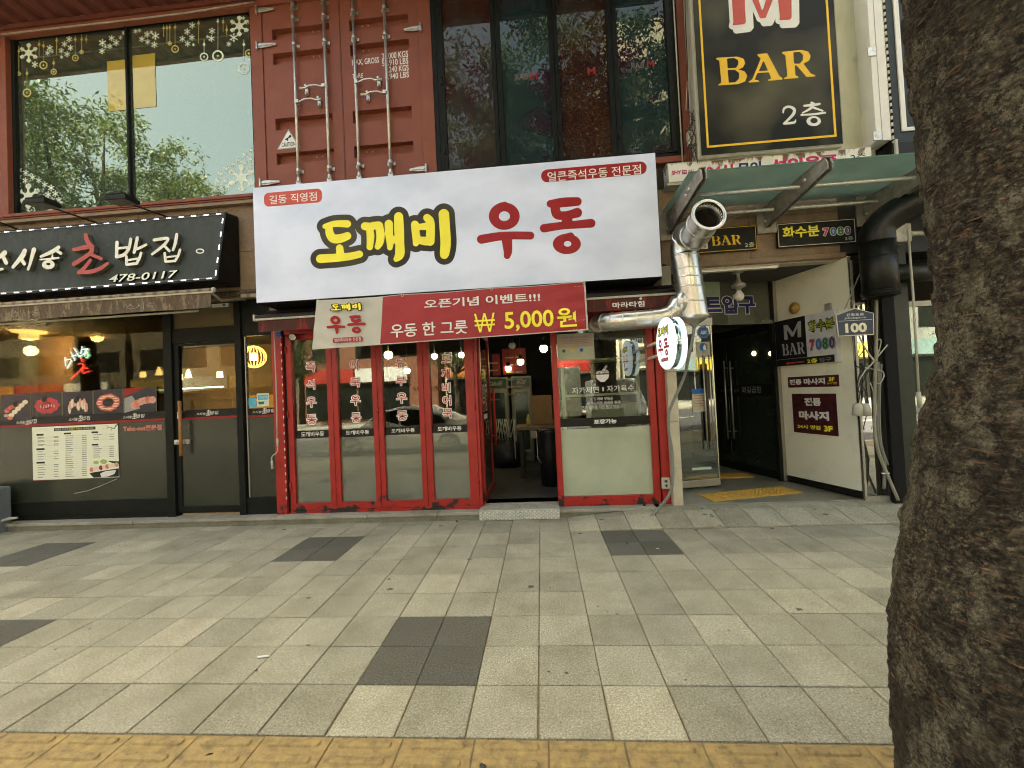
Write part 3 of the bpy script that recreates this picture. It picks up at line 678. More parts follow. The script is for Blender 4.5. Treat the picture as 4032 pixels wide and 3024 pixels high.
shape(PU, 'b', [('p', [(355, 1200), (388, 1182), (384, 1215)]), ('p', [(386, 1172), (404, 1160), (414, 1176), (396, 1190)]), S((370, 1198, 3), (400, 1175, 3))], BLACK, 'caution_symbol', con, d=.008, step=3)
# ------------------------------------------------------------------ big upstairs window, left
PW = FY(5.07)
w1 = thing('picture_window', 'wide two pane upstairs window with white snowflake stickers', 'window', ((xwl + xwr) / 2, 5.07, WZ0))
mul = PW.px('a', 990, 900)[0]
jm = MB(); jm.box(xwl, xwl + .05, 5.03, 5.09, WZ0, WZ1); jm.box(xwr - .012, xwr, 5.03, 5.09, WZ0, WZ1); jm.box(xwl + .05, xwr - .012, 5.04, 5.09, WZ0, WZ0 + .02); jm.box(xwl + .05, xwr - .012, 5.04, 5.09, WZ1 - .07, WZ1); jm.build('window_frame', BLACKG, w1)
box('mullion', BLACKG, w1, mul - .014, mul + .014, 5.03, 5.085, WZ0 + .02, WZ1 - .07)
box('glass_pane', GL_UP, w1, xwl + .05, mul - .014, 5.07, 5.078, WZ0 + .02, WZ1 - .07); box('glass_pane', GL_UP, w1, mul + .014, xwr - .012, 5.07, 5.078, WZ0 + .02, WZ1 - .07)
FROST = mat('pale snow sticker', (.62, .70, .58), .7, var=.06); GOLD = mat('faded gold sticker', (.50, .42, .14), .7, var=.15)
PS = FY(5.068)
def flake(cx, cy, R, big=False, star=False):
    pr = []
    for k in range(6):
        a = rad(60 * k + 30); dx, dy = math.cos(a), math.sin(a)
        wd = R * (.09 if big else .11)
        pr.append(('s', [(cx, cy, wd), (cx + dx * R, cy + dy * R, wd * .8)]))
        for f_, l in (((.62, .3), (.85, .2)) if big else ((.6, .34),)):
            for s_ in (-1, 1):
                b = a + s_ * rad(50); px_, py_ = cx + dx * R * f_, cy + dy * R * f_
                pr.append(('s', [(px_, py_, wd * .8), (px_ + math.cos(b) * R * l, py_ + math.sin(b) * R * l, wd * .6)]))
    if big: pr.append(('p', [(cx + (R * .55 if k % 2 == 0 else R * .3) * math.cos(rad(30 * k + 30)), cy + (R * .55 if k % 2 == 0 else R * .3) * math.sin(rad(30 * k + 30))) for k in range(12)]))
    return pr
sm = []
def fl(x, y, R, big=False):
    shape(PS, 'a', flake(x, y, R, big), FROST, 'snowflake_sticker', w1, d=.001, step=R / (9 if big else 5))
for q in ((218, 402, 70), (1818, 198, 74), (215, 1490, 92), (1835, 1350, 100)): fl(*q, True)
for q in ((265, 490, 26), (378, 365, 26), (362, 402, 22), (465, 385, 22), (490, 335, 24), (525, 298, 24), (535, 362, 24), (510, 412, 24), (468, 434, 14), (395, 392, 14),
          (778, 325, 30), (775, 388, 24), (848, 290, 24), (882, 325, 26), (835, 352, 22), (800, 355, 14), (915, 285, 16), (940, 250, 18), (965, 245, 12),
          (1030, 238, 18), (1060, 232, 14), (1118, 262, 26), (1180, 272, 32), (1078, 298, 24), (1122, 318, 22), (1172, 340, 26), (1150, 245, 14),
          (1460, 193, 26), (1422, 240, 26), (1385, 295, 24), (1458, 285, 24), (1425, 332, 24), (1610, 235, 26), (1605, 292, 26), (1775, 285, 34), (1738, 335, 20), (1575, 278, 12), (1848, 138, 14), (1470, 340, 12),
          (145, 1292, 24), (197, 1312, 24), (142, 1345, 24), (193, 1372, 24), (248, 1347, 24), (295, 1370, 24), (137, 1405, 24), (340, 1402, 24), (388, 1428, 26), (365, 1478, 26), (420, 1472, 26), (395, 1520, 24), (447, 1520, 24), (345, 1535, 22), (285, 1452, 12), (212, 1415, 10),
          (1905, 1140, 24), (1862, 1178, 24), (1815, 1218, 24), (1905, 1210, 24), (1768, 1248, 24), (1862, 1240, 22), (1722, 1282, 24), (1678, 1322, 24), (1658, 1375, 24), (1705, 1372, 24), (1632, 1432, 24), (1682, 1425, 24), (1735, 1420, 26), (1900, 1268, 20), (1758, 1310, 10)): fl(*q)
def bauble(x, y0, y1, R):
    pr = [('s', [(x, y0, 1.6), (x, y1 - R, 1.6)]), ('s', [(x - 9, y0 + 40, 3), (x + 9, y0 + 40, 3)]), ('s', [(x, y0 + 30, 6), (x, y0 + 52, 3)])]
    if R > 0:
        pr += [('s', [(x + R * math.cos(rad(a)), y1 + R * math.sin(rad(a)), R * .16) for a in range(0, 361, 24)]), ('s', [(x, y1 - 9, 2.5), (x, y1 + 9, 2.5)]), ('s', [(x - 9, y1, 2.5), (x + 9, y1, 2.5)])]
    shape(PS, 'a', pr, GOLD if R < 28 or x < 1400 else FROST, 'bauble_sticker', w1, d=.001, step=4)
for q in ((143, 350, 560, 14), (297, 300, 430, 0), (330, 310, 495, 27), (430, 268, 420, 0), (408, 440, 545, 20), (572, 262, 440, 22), (620, 262, 395, 14), (205, 520, 705, 28), (655, 262, 330, 0),
          (1243, 175, 280, 0), (1268, 175, 330, 0), (1290, 170, 330, 14), (1330, 170, 372, 25), (1508, 140, 330, 0), (1550, 300, 432, 28), (1655, 125, 425, 38), (1695, 130, 240, 0), (1890, 130, 405, 26), (1852, 300, 522, 38), (1722, 190, 270, 0)): bauble(*q)
# yellow reflection on that window, imitated by tinted film panes
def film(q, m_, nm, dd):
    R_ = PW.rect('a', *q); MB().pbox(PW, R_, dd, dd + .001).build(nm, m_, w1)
film((815, 470, 970, 835), GL_YREFL, 'yellow_reflection', .004); film((1008, 425, 1190, 810), GL_YREFL, 'yellow_reflection', .004)
# ------------------------------------------------------------------ folding window upstairs, right
PF = FY(5.02)
w2 = thing('folding_window', 'black framed upstairs folding window of four tinted sashes', 'window', (0, 5.02, 4.3))
ux = lambda x, y=700: PF.px('c', x, y)[0]
fz0 = PF.px('c', 1990, 1270)[1]; gz0 = PF.px('c', 1800, 1235)[1]
box('outer_frame', BLACKG, w2, x_r + .002, ux(95), 4.99, 5.12, fz0, 6.80, .003); box('outer_frame', BLACKG, w2, ux(1990), ux(2035), 4.99, 5.12, fz0, 6.80, .003)
box('outer_frame', BLACKG, w2, ux(95), ux(1990), 5.0, 5.12, 6.72, 6.80, .003); box('outer_frame', BLACKG, w2, ux(95), ux(1990), 5.0, 5.12, fz0, fz0 + .05, .003)
edges = [(95, 150, 535, 572), (572, 612, 1000, 1038), (1038, 1073, 1470, 1510), (1510, 1552, 1948, 1990)]
for i, (a, b, c, d_) in enumerate(edges):
    s_ = MB(); zz0, zz1 = fz0 + .052, 6.715
    s_.box(ux(a) + .003, ux(b), 4.985, 5.05, zz0, zz1); s_.box(ux(c), ux(d_) - .003, 4.985, 5.05, zz0, zz1); s_.box(ux(b), ux(c), 4.99, 5.05, zz1 - .06, zz1); s_.box(ux(b), ux(c), 4.99, 5.05, zz0, gz0)
    sash = s_.build('sash', BLACKG, w2, .003)
    box('glass_pane', FILMR if i % 2 == 0 else FILMT, sash, ux(b), ux(c), 5.02, 5.028, gz0, zz1 - .06)
    for hz in (4.6, 5.5, 6.4):
        if i != 1: MB().tube([(ux(b) - .035, 4.978, hz), (ux(b) - .035, 4.978, hz + .1)], .009, 6).build('hinge', BLACK, sash)
for q, mm in (((705, 600, 815, 640), 0), ((1640, 512, 1752, 548), 1)):
    text(PF, 'BAR', 'c', *q, mat('faint lettering', (.16, .13, .12), .6), 'mirrored_lettering', w2, mirror=True, bold=.01, d=.001)
for q in ((833, 592, 893, 640), (1775, 490, 1835, 540), (1295, 548, 1362, 600)): text(PF, 'M', 'c', *q, mat('faint red lettering', (.28, .03, .03), .6), 'mirrored_lettering', w2, mirror=True, bold=.03, d=.001)
box('bottom_rail', RUST, con, x_r, ux(2060), 4.975, 5.10, fz0 - .075, fz0 - .004, .003)
box('corner_post', RUST, con, ux(2040), FY(4.98).px('c', 2112, 700)[0], 4.985, 5.12, fz0 - .25, 6.80, .004)
mb = MB(); X = FY(4.97).px('c', 2028, 700)[0]; mb.tube([(X, 4.965, fz0 - .2), (X, 4.965, 6.8)], .009, 8); mb.build('trim_cord', PALEC, con)
# ------------------------------------------------------------------ main white sign box
YS = 4.55; PM = FY(YS)
r = PM.rect('t', 545.5, 404, 1432, 598); r = (PM.px('t', 549, 530)[0], PM.px('t', 1424, 470)[0], r[2], r[3])
zt = (PM.px('t', 545, 404)[1] + PM.px('t', 1415, 330)[1]) / 2; zb = (PM.px('t', 553, 655)[1] + PM.px('t', 1432, 598)[1]) / 2
sg = thing('shop_sign', 'long white udon shop sign box with yellow and red lettering', 'sign', ((r[0] + r[1]) / 2, 4.7, zb))
def signface():
    m, nt, p, o = _new('white flex sign face'); n = _noise(nt, 1.6, 3, .5, (1, 1, 1.5)); n2 = _noise(nt, 3, 3, .6, (6, 6, .5))
    c = _ramp(nt, n.outputs[0], [(.3, (.45, .50, .60)), (.65, (.56, .61, .72))]).outputs[0]; f = _ramp(nt, n2.outputs[0], [(.55, (0, 0, 0)), (.8, (.25,) * 3)]).outputs[0]  # cloudy tone imitates uneven light from tubes inside the box
    c = _mix(nt, f, c, (.50, .53, .60)); nt.links.new(c, p.inputs['Base Color']); p.inputs['Roughness'].default_value = .38
    nt.links.new(c, p.inputs['Emission Color']); p.inputs['Emission Strength'].default_value = .03; return m
FACE = signface()
MB().box(r[0], r[1], YS + .012, 4.95, zb, zt).build('sign_box', BLACK, sg)
MB().box(r[0] + .006, r[1] - .006, YS, YS + .011, zb + .006, zt - .006).build('sign_face', FACE, sg)
box('mounting_rail', BLACK, sg, r[0] + .1, r[1] - .1, 4.95, 5.0, zb + .1, zb + .16); box('mounting_rail', BLACK, sg, r[0] + .1, r[1] - .1, 4.95, 5.0, zt - .2, zt - .14)
LOGO1 = [S((285, 470, 35), (420, 435, 45), (600, 435, 52)), S((345, 470, 50), (350, 560, 58), (400, 640, 62), (500, 640, 62), (600, 605, 55)), S((492, 775, 52), (500, 870, 58)), S((220, 925, 60), (450, 910, 58), (640, 890, 52), (770, 860, 50)),
         S((845, 468, 55), (930, 480, 60)), S((905, 480, 48), (925, 600, 55), (915, 760, 45)), S((960, 460, 52), (1030, 455, 55)), S((1045, 460, 58), (1065, 600, 58), (1055, 690, 55), (1025, 755, 42)),
         S((1182, 435, 58), (1185, 560, 56), (1200, 700, 50), (1197, 770, 38)), S((1200, 655, 55), (1320, 655, 55)), S((1320, 335, 64), (1325, 500, 70), (1335, 700, 64), (1335, 860, 66), (1285, 930, 38)),
         S((1548, 445, 56), (1560, 560, 56), (1570, 640, 56), (1562, 710, 42)), S((1720, 350, 55), (1760, 400, 60), (1768, 520, 62), (1762, 680, 62)), S((1600, 480, 42), (1700, 470, 52)), S((1590, 660, 48), (1680, 675, 60), (1760, 675, 62)),
         S((1955, 300, 74), (1968, 500, 74), (1980, 700, 74), (1965, 850, 66), (1955, 880, 42))]
LOGO2 = [('e', 575, 440, 240, 212), S((520, 290, 60), (585, 262, 48)), S((220, 800, 70), (500, 752, 66), (700, 740, 62), (980, 742, 62)), S((615, 800, 82), (625, 900, 74), (632, 990, 66), (620, 1055, 52)),
         S((1295, 248, 60), (1500, 225, 75), (1710, 212, 68)), S((1360, 260, 66), (1375, 360, 75), (1410, 425, 68), (1560, 425, 66), (1710, 385, 75)), S((1552, 450, 82), (1552, 560, 82)), S((1195, 628, 66), (1450, 590, 60), (1700, 570, 62), (1925, 550, 68)),
         ('e', 1548, 872, 218, 158), S((1500, 780, 60), (1610, 742, 50))]
HOLE2 = [('h', 577, 440, 86, 76), ('h', 1560, 870, 58, 44)]
shape(PM, 'u', LOGO1, OLIVE, 'outline', sg, grow=80, d=.0015, step=14)
shape(PM, 'u', LOGO1, YEL, 'yellow_lettering', sg, d=.003, step=10)
shape(PM, 'v', LOGO2 + HOLE2, REDP, 'red_lettering', sg, d=.0015, step=11)
rplate(PM, PM.rect('g', 104, 212, 407, 258), .06, .001, .002, REDL, 'red_label', sg)
rplate(PM, PM.rect('g', 1540, 92, 2090, 112), .07, .001, .002, REDP, 'red_label', sg)
text(PM, '길동 직영점', 'g', 132, 225, 380, 250, WHITE, 'label_lettering', sg, d=.0035, bold=.006)
text(PM, '얼큰즉석우동 전문점', 'g', 1573, 103, 2060, 106 + 8, WHITE, 'label_lettering', sg, d=.0035, bold=.01)
def logo(pl, fit1, fit2, parent, ow=12, d=.002, hs=.0, c1=None, c2=None, c3=None, st=22, og=70):
    """the same brush lettering made small: fit = (u0,u1,v0,v1) for the first and the second word"""
    def mk(fit, bx0, bx1, by0, by1): return lambda x, y: (fit[0] + (x - bx0) / (bx1 - bx0) * (fit[1] - fit[0]) , fit[2] + (by1 - (y + .115 * (x - bx0))) / (by1 - by0) * (fit[3] - fit[2]))
    f1 = mk(fit1, 160, 2060, 395, 1130); 
    if ow: shape(pl, None, LOGO1, c3 or OLIVE, 'outline', parent, grow=og, d=d, step=st, fn=f1)
    shape(pl, None, LOGO1, c1 or YEL, 'yellow_lettering', parent, d=d + .001, step=st, fn=f1)
    f2 = mk(fit2, 150, 2010, 320, 1150)
    shape(pl, None, LOGO2 + HOLE2, c2 or REDP, 'red_lettering', parent, d=d, step=st, fn=f2)
# ------------------------------------------------------------------ opening banner
YB = 4.50; PB = FY(YB)
TL, TR, BR, BL = [PB.px('m', *q) for q in ((72, 152), (1628, 42), (1646, 325), (47, 438))]
bn = thing('banner', 'red and white cloth banner with price in yellow hung under the white sign', 'banner', ((TL[0] + TR[0]) / 2, 4.5, BL[1]))
def bsurf(s, t, d=0):                      # s 0..1 along, t 0..1 upward
    u = (BL[0] * (1 - s) + BR[0] * s) * (1 - t) + (TL[0] * (1 - s) + TR[0] * s) * t; v = (BL[1] * (1 - s) + BR[1] * s) * (1 - t) + (TL[1] * (1 - s) + TR[1] * s) * t
    fold = .35 * .006 * math.sin(s * 9 + t * 2) + .004 * math.sin(s * 31 + t * 5) * (1 - t) + .012 * math.exp(-((s - t * .2) * 9) ** 2) * math.sin(t * 20 + s * 40) * .5 + .012 * math.exp(-((1 - s) * 7) ** 2) * math.sin((t - s) * 22)
    sag = -.01 * abs(math.sin(s * math.pi * 3)) * t ** 6
    return Vector((u, YB - .012 - fold - d, v + sag))
def bmesh_(s0, s1, t0, t1, m, name, d=0, nx=80, ny=14, th=None):
    mb = MB(); V = []
    for j in range(ny + 1):
        for i in range(nx + 1):
            ss0, ss1 = s0, s1
            s_ = ss0 + (ss1 - ss0) * i / nx; t_ = t0 + (t1 - t0) * j / ny; V.append(bsurf(s_, t_, d))
    mb.add(V, [(j * (nx + 1) + i, j * (nx + 1) + i + 1, (j + 1) * (nx + 1) + i + 1, (j + 1) * (nx + 1) + i) for j in range(ny) for i in range(nx)], True)
    return mb.build(name, m, bn)
BANW = mat('banner white cloth', (.48, .48, .42), .6, var=.06, vsc=3); BANR = mat('banner red cloth', (.33, .034, .038), .55, var=.08, vsc=3)
bmesh_(0, 1, 0, 1, BANW, 'banner_cloth'); bmesh_(.256, .994, .02, .985, BANR, 'red_field', .0015)
def btext(s_, body, x0, y0, x1, y1, m, bold=.03, d=.009):
    r_ = PB.rect('m', x0, y0, x1, y1); V, F = glyphs(body, bold); xs_ = [v.x for v in V]; ys_ = [v.y for v in V]; W_ = TR[0] - TL[0]
    P = []
    for v in V:
        u = r_[0] + (v.x - min(xs_)) / (max(xs_) - min(xs_)) * (r_[1] - r_[0]); z = r_[2] + (v.y - min(ys_)) / (max(ys_) - min(ys_)) * (r_[3] - r_[2])
        ss = (u - BL[0]) / (BR[0] - BL[0]); tt = (z - BL[1]) / (TL[1] - BL[1]); q = bsurf(ss, tt, d); P.append((u, q.y, z))
    return MB().add(P, F).build(s_, m, bn)
btext('banner_lettering', '오픈기념 이벤트!!!', 695, 150, 1368, 160, WHITE, .02)
btext('banner_lettering', '우동 한 그릇', 500, 292, 948, 345, WHITE, .015)
btext('banner_lettering', '₩', 985, 232, 1108, 334, YEL, -.005); btext('banner_lettering', '5,000', 1158, 222, 1448, 320, YEL, .02); btext('banner_lettering', '원', 1460, 196, 1580, 305, YEL, .02)
PBL = FY(YB - .03)
logo(PBL, PBL.rect('m', 150, 175, 328, 208), PBL.rect('m', 125, 250, 358, 335), bn, st=30)
rplate(PBL, PBL.rect('m', 163, 371, 337, 389), .018, .0, .002, REDP, 'red_label', bn); text(PBL, '얼큰즉석우동 전문점', 'm', 172, 374, 328, 386, WHITE, 'label_lettering', bn, d=.004)
for q in ((572, 127), (1085, 90), (85, 157), (1618, 50)):
    a = PB.px('m', *q); MB().tube([(a[0] + .014 * math.cos(k * .8), YB - .03, a[1] + .014 * math.sin(k * .8)) for k in range(8)], .003, 5, closed=True).build('eyelet', STEEL, bn)
# ------------------------------------------------------------------ sushi shop sign box (leaning face)
XR = -3.867
sA, sB = Vector((0, 4.632, 3.087)), Vector((0, 4.805, 4.001))
PK = Pl(sA, (1, 0, 0), sB - sA); HK = (sB - sA).length
ss = thing('shop_sign', 'dark grey sushi shop sign box with raised white and red letters and led edging', 'sign', (-6, 4.8, 3.087))
mb = MB(); pr = [(4.632, 3.087), (4.805, 4.001), (5.0, 4.03), (5.0, 3.10)]
mb.add([(x, y, z) for x in (-11, XR) for y, z in pr], [(0, 1, 2, 3), (7, 6, 5, 4), (1, 5, 6, 2), (2, 6, 7, 3), (3, 7, 4, 0), (0, 4, 5, 1)]); mb.build('sign_box', BLACK, ss, .004)
MB().pbox(PK, (-10.98, XR - .02, .02, HK - .02), .001, .004).build('sign_face', CHARC, ss)
edge = MB(); 
for q in ((-10.99, XR, 0, .018), (-10.99, XR, HK - .018, HK), (XR - .018, XR, .018, HK - .018)): edge.pbox(PK, q, .001, .012)
edge.build('sign_edge', BLACK, ss)
CHALK = mat('worn white sign letters', (.70, .71, .60), .55, var=.08, dirt=(.3, .28, .2), dsc=12, damt=.4); CORAL = mat('coral sign letter', (.40, .085, .07), .5, var=.05); RETN = mat('letter returns', (.085, .08, .06), .6)
def raised(prims, m, nm, dd, ex):
    b = shape(PK, 'x', prims, RETN, nm, ss, d=dd, ext=ex, step=7); shape(PK, 'x', prims, m, 'letter_face', b, d=dd + ex + .001, step=7)
G = {'a': [S((110, 285, 26), (80, 315, 26), (20, 345, 22), (-40, 390, 20)), S((95, 335, 20), (125, 395, 22)), S((-120, 485, 18), (0, 472, 16), (85, 462, 13))],
     'b': [S((325, 265, 24), (300, 320, 28), (250, 380, 22), (200, 440, 18)), S((285, 350, 18), (320, 405, 20)), S((425, 252, 24), (405, 320, 20), (385, 400, 16), (362, 465, 14))],
     'c': [S((690, 228, 20), (620, 275, 22), (500, 328, 14)), S((655, 258, 16), (715, 292, 16)), S((625, 312, 9), (622, 345, 11)), S((490, 360, 8), (590, 353, 11), (690, 342, 11)), ('e', 580, 415, 68, 50), ('h', 580, 408, 24, 13)]}
for k in 'abc': raised(G[k], CHALK, 'raised_letter', .012, .04)
raised([S((990, 98, 22), (1005, 160, 24), (1045, 220, 26)), S((862, 257, 20), (980, 232, 24), (1060, 222, 24)), S((1055, 235, 26), (1050, 280, 24), (985, 335, 22), (862, 412, 22)), S((1045, 308, 18), (1158, 355, 18)),
                S((1040, 370, 18), (975, 455, 20), (915, 505, 20)), S((915, 505, 18), (1050, 492, 22), (1150, 458, 20), (1225, 405, 17))], CORAL, 'raised_red_letter', .012, .048)
for k in ([S((1320, 175, 18), (1318, 250, 18), (1316, 330, 18)), S((1468, 140, 17), (1450, 235, 17), (1400, 305, 18), (1325, 330, 18)), S((1325, 240, 13), (1440, 228, 13)), S((1540, 125, 17), (1520, 220, 18), (1505, 285, 16)), S((1520, 250, 15), (1580, 228, 15), (1635, 200, 14)),
           S((1422, 330, 15), (1425, 412, 16)), S((1580, 290, 15), (1560, 350, 16), (1535, 398, 16)), S((1430, 414, 15), (1535, 402, 15)), S((1430, 368, 11), (1545, 350, 11))],
          [S((1720, 150, 16), (1800, 137, 17), (1872, 135, 15), (1820, 210, 16), (1700, 302, 14)), S((1825, 205, 15), (1885, 268, 14)), S((1965, 90, 17), (1950, 180, 17), (1925, 258, 14)), S((1835, 292, 14), (1845, 382, 14)), S((2000, 255, 14), (1980, 320, 14), (1945, 378, 14)), S((1850, 384, 13), (1945, 374, 13)), S((1850, 336, 10), (1960, 322, 10))]):
    raised(k, CHALK, 'raised_letter', .012, .04)
text(PK, '478-0117', 'x', 1215, 515, 1935, 548, BLACK, 'phone_number_body', ss, d=.006, ext=.02, bold=.03, shear=.15); text(PK, '478-0117', 'x', 1215, 515, 1935, 548, CHALK, 'phone_number', ss, d=.0275, bold=.012, base=.03, shear=.15)
shape(PK, 'e', [('s', [(1745 + 32 * math.cos(a * .4), 508 + 18 * math.sin(a * .4), 5) for a in range(17)])], CHALK, 'vent_mark', ss, d=.006, step=4)
LEDC = mat('led clear housing', (.7, .7, .75), .3)
def leds(pts):
    for x, y in pts:
        u, v = PK.px('e', x, y)
        h = MB().pbox(PK, (u - .032, u + .032, v - .005, v + .005), .013, .019).build('led_module', LEDC, ss)
        mb = MB()
        for k in (-.024, 0, .024): mb.lathe(PK.w(u + k, v, .019), PK.n, [(0, .006), (.004, .005), (.006, 0)], 8)
        mb.build('led_lens', LED, h)
top = [(-250 + 108.2 * k, 373 - 9.15 * k) for k in range(21)]; leds([(x, y) for x, y in top if x < 1950])
leds([(-175 + 111.5 * k, 897 - 8.15 * k) for k in range(19) if -175 + 111.5 * k < 1850])
for x, y in ((1950, 250), (1938, 365), (1922, 478), (1908, 590), (1896, 700)):
    u, v = PK.px('e', x, y); u = XR - .025
    h = MB().pbox(PK, (u - .007, u + .007, v - .036, v + .036), .013, .019).build('led_module', LEDC, ss); mb = MB()
    for k in (-.024, 0, .024): mb.lathe(PK.w(u, v + k, .019), PK.n, [(0, .006), (.004, .005), (.006, 0)], 8)
    mb.build('led_lens', LED, h)
MB().tube([PK.w(-10.9, .03, .016), PK.w(XR - .03, .03, .016), PK.w(XR - .025, HK - .03, .016), PK.w(-10.9, HK - .03, .016)], .003, 5).build('led_wire', PALEC, ss)
# arm floodlights above it
def flood(K, bx_, by_, hx, hy, label):
    b = onY(K, bx_, by_, 4.88); h = onX(K, hx, hy, b.x); h = Vector((b.x, max(h.y, 4.0), 0)); d = ray(K, hx, hy)
    Yh = 4.42; h = EYE + d * (Yh / d.y)
    f_ = thing('floodlight', label, 'floodlight', tuple(b), 'arm floodlights over the dark sushi sign')
    MB().tube([b, h], .011, 8).build('arm', BLACK, f_)
    hd = MB().box(h.x - .13, h.x + .14, h.y - .09, h.y + .09, h.z - .02, h.z + .03)
    for k in range(12): hd.box(h.x - .125 + k * .021, h.x - .115 + k * .021, h.y - .08, h.y + .08, h.z + .03, h.z + .06)
    hd.build('lamp_head', BLACK, f_, .004); MB().tube([(h.x - .03, h.y, h.z + .06), (h.x + .03, h.y - .02, h.z + .1)], .016, 6).build('knuckle', BLACK, f_)
    MB().box(h.x - .11, h.x + .12, h.y - .075, h.y + .075, h.z - .026, h.z - .0205).build('lamp_glass', mat('floodlight lens', (.12, .12, .10), .2), f_)
flood('e', 1460, 210, 1060, 68, 'black arm floodlight further right, over the sushi sign'); flood('e', 850, 262, 370, 100, 'black arm floodlight in the middle, below the snowflake window corner'); flood('e', 165, 320, -330, 130, 'black arm floodlight at the left end of the sushi sign, only its arm showing')
# ------------------------------------------------------------------ sushi awning
aw = thing('awning', 'mildewed grey brown awning with a stained cloth edge hanging under the sushi sign', 'awning', (-6, 4.6, 2.7))
za = (FY(4.5).px('e', 1870, 855)[1] + FY(4.5).px('e', 0, 960)[1]) / 2; zv = FY(4.5).px('e', 1000, 1052)[1]; xe = FY(4.5).px('e', 1865, 855)[0]; xv = FY(4.5).px('e', 1843, 930)[0]
MB().tube([(-11, 4.5, za), (xe, 4.5, za)], .024, 12).build('front_bar', STRIPE, aw); MB().lathe((xe, 4.5, za), (1, 0, 0), [(-.012, .03), (.006, .03), (.006, 0)], 14).build('end_cap', PALEC, aw)
MB().box(-11, xe, 4.484, 4.50, za - .034, za - .014).build('bar_lip', WHITEY, aw)
mb = MB(); NN = 90; V = []
for j in range(5):
    for i in range(NN + 1):
        x = -11 + (xv + 11) * i / NN; V.append((x, 4.497 + .012 * math.sin(x * 7) * j / 4 + .006 * math.sin(x * 23) * j / 4, za - .03 + (zv - za + .03) * j / 4))
mb.add(V, [(j * (NN + 1) + i, (j + 1) * (NN + 1) + i, (j + 1) * (NN + 1) + i + 1, j * (NN + 1) + i + 1) for j in range(4) for i in range(NN)], True); mb.build('valance', GRIME, aw)
FADE = mat('faded awning lettering', (.30, .27, .2), .9, var=.3, vsc=20)
for q in ((1100, 965, 1350, 1010), (100, 1025, 350, 1075)): text(FY(4.486), '스시송', 'e', q[0], q[1], q[2], q[3] - 8, FADE, 'valance_lettering', aw, d=.004, bold=-.01)
MB().add([(-11, 4.5, za + .024), (xe - .05, 4.5, za + .024), (xe + .02, 4.93, 3.03), (-11, 4.93, 3.03)], [(0, 1, 2, 3)]).build('canopy_cloth', STRIPE, aw)
MB().tube([(-11, 4.93, 3.0), (xe + .55, 4.93, 3.0)], .04, 10).build('roller', GRIME, aw); MB().tube([(xe - .06, 4.5, za - .01), (xe - .1, 4.72, 2.86), (xe + .05, 4.95, 2.92)], .016, 6).build('folding_arm', DULL, aw)
MB().box(xe + .02, xe + .5, 4.90, 4.955, 2.93, 3.01).build('striped_fold', STRIPE, aw)
q = FY(4.6).rect('e', 0, 1118, 1450, 1052); MB().tube([(-11, 4.6, zv - .02), (xe - .3, 4.6, zv - .005)], .014, 8).build('lower_rail', PALEC, aw)
nb = thing('notice_tag', 'small white sticker tag under the right end of the sushi awning', 'tag', tuple(onY('e', 1920, 980, 4.93))); MB().sheet(FY(4.93), FY(4.93).rect('e', 1845, 968, 1990, 990), 0).build('tag_sheet', WHITE, nb); MB().sheet(FY(4.93), FY(4.93).rect('e', 1940, 965, 1965, 985), .003).build('blue_patch', BLUE, nb)
# ------------------------------------------------------------------ sushi shopfront
YW = 5.10; PF = FY(YW); P2 = FY(YW - .012)
sf = thing('shopfront', 'dark framed sushi shopfront with glass door and grey frosted lower panels', 'shopfront', (-5.5, YW, .105))
fx = lambda x, y=700: PF.px('f', x, y)[0]
fz = lambda x, y: PF.px('f', x, y)[1]
xp0, xp1, xd1, xd2, xs0, xs1 = fx(1338), fx(1402), fx(1903), fx(1953), fx(1975), fx(2192)
zb1, zbase, ztr = .107, (fz(10, 1168) + fz(1350, 1130)) / 2, 2.92
zband1, zband0, zred = (fz(0, 497) + fz(1335, 438)) / 2, (fz(0, 552) + fz(1335, 500)) / 2, (fz(0, 572) + fz(1335, 513)) / 2
box('base_panel', BLACKG, sf, -11, xp0, YW - .03, YW + .05, zb1, zbase, .003); box('base_ledge', BLACKG, sf, -11, xp0, YW - .04, YW + .05, zb1 + .06, zb1 + .075)
box('post', BLACKG, sf, xp0, xp1, YW - .05, YW + .06, zb1, ztr, .004); box('post', BLACKG, sf, xd1, xd2, YW - .05, YW + .06, zb1, ztr, .004)
box('header', BLACKG, sf, -11, xp0, YW - .02, YW + .05, 2.88, 2.945)
box('glass_pane', GLS, sf, -11, xp0, YW, YW + .008, zbase, 2.88)
box('frosted_panel', GL_FROST, sf, -11, xp0, YW - .004, YW - .001, zbase, zred - .002); box('black_band', BLACK, sf, -11, xp0, YW - .004, YW - .001, zband0, zband1); box('red_stripe', REDP, sf, -11, xp0, YW - .004, YW - .001, zred, zband0)
# door
zt1 = PF.px('e', 1800, 1300)[1]; zt0 = PF.px('e', 1800, 1170)[1]; zt2 = PF.px('e', 1800, 1010)[1]
box('transom_bar', BLACKG, sf, xp1, xd1, YW - .03, YW + .05, zt1, zt0, .003); box('transom_pane', GL_TR, sf, xp1, xd1, YW, YW + .008, zt0, 2.92)
dr_ = MB(); a0, a1 = xp1 + .006, xd1 - .006; zdb = fz(1650, 1235); zdt = zt1 - .006; zg0 = fz(1650, 1190)
gx0 = fx(1442); gx1 = a1 - .012
dr_.box(a0, gx0, YW - .02, YW + .03, zdb, zdt); dr_.box(gx1, a1, YW - .02, YW + .03, zdb, zdt); dr_.box(gx0, gx1, YW - .02, YW + .03, zdb, zg0); dr_.box(gx0, gx1, YW - .02, YW + .03, zdt - .03, zdt)
door = dr_.build('door', BLACKG, sf, .003)
box('door_glass', GLS, door, gx0, gx1, YW, YW + .008, zg0, zdt - .03); zb_ = (fz(1650, 425), fz(1650, 484), fz(1650, 500))
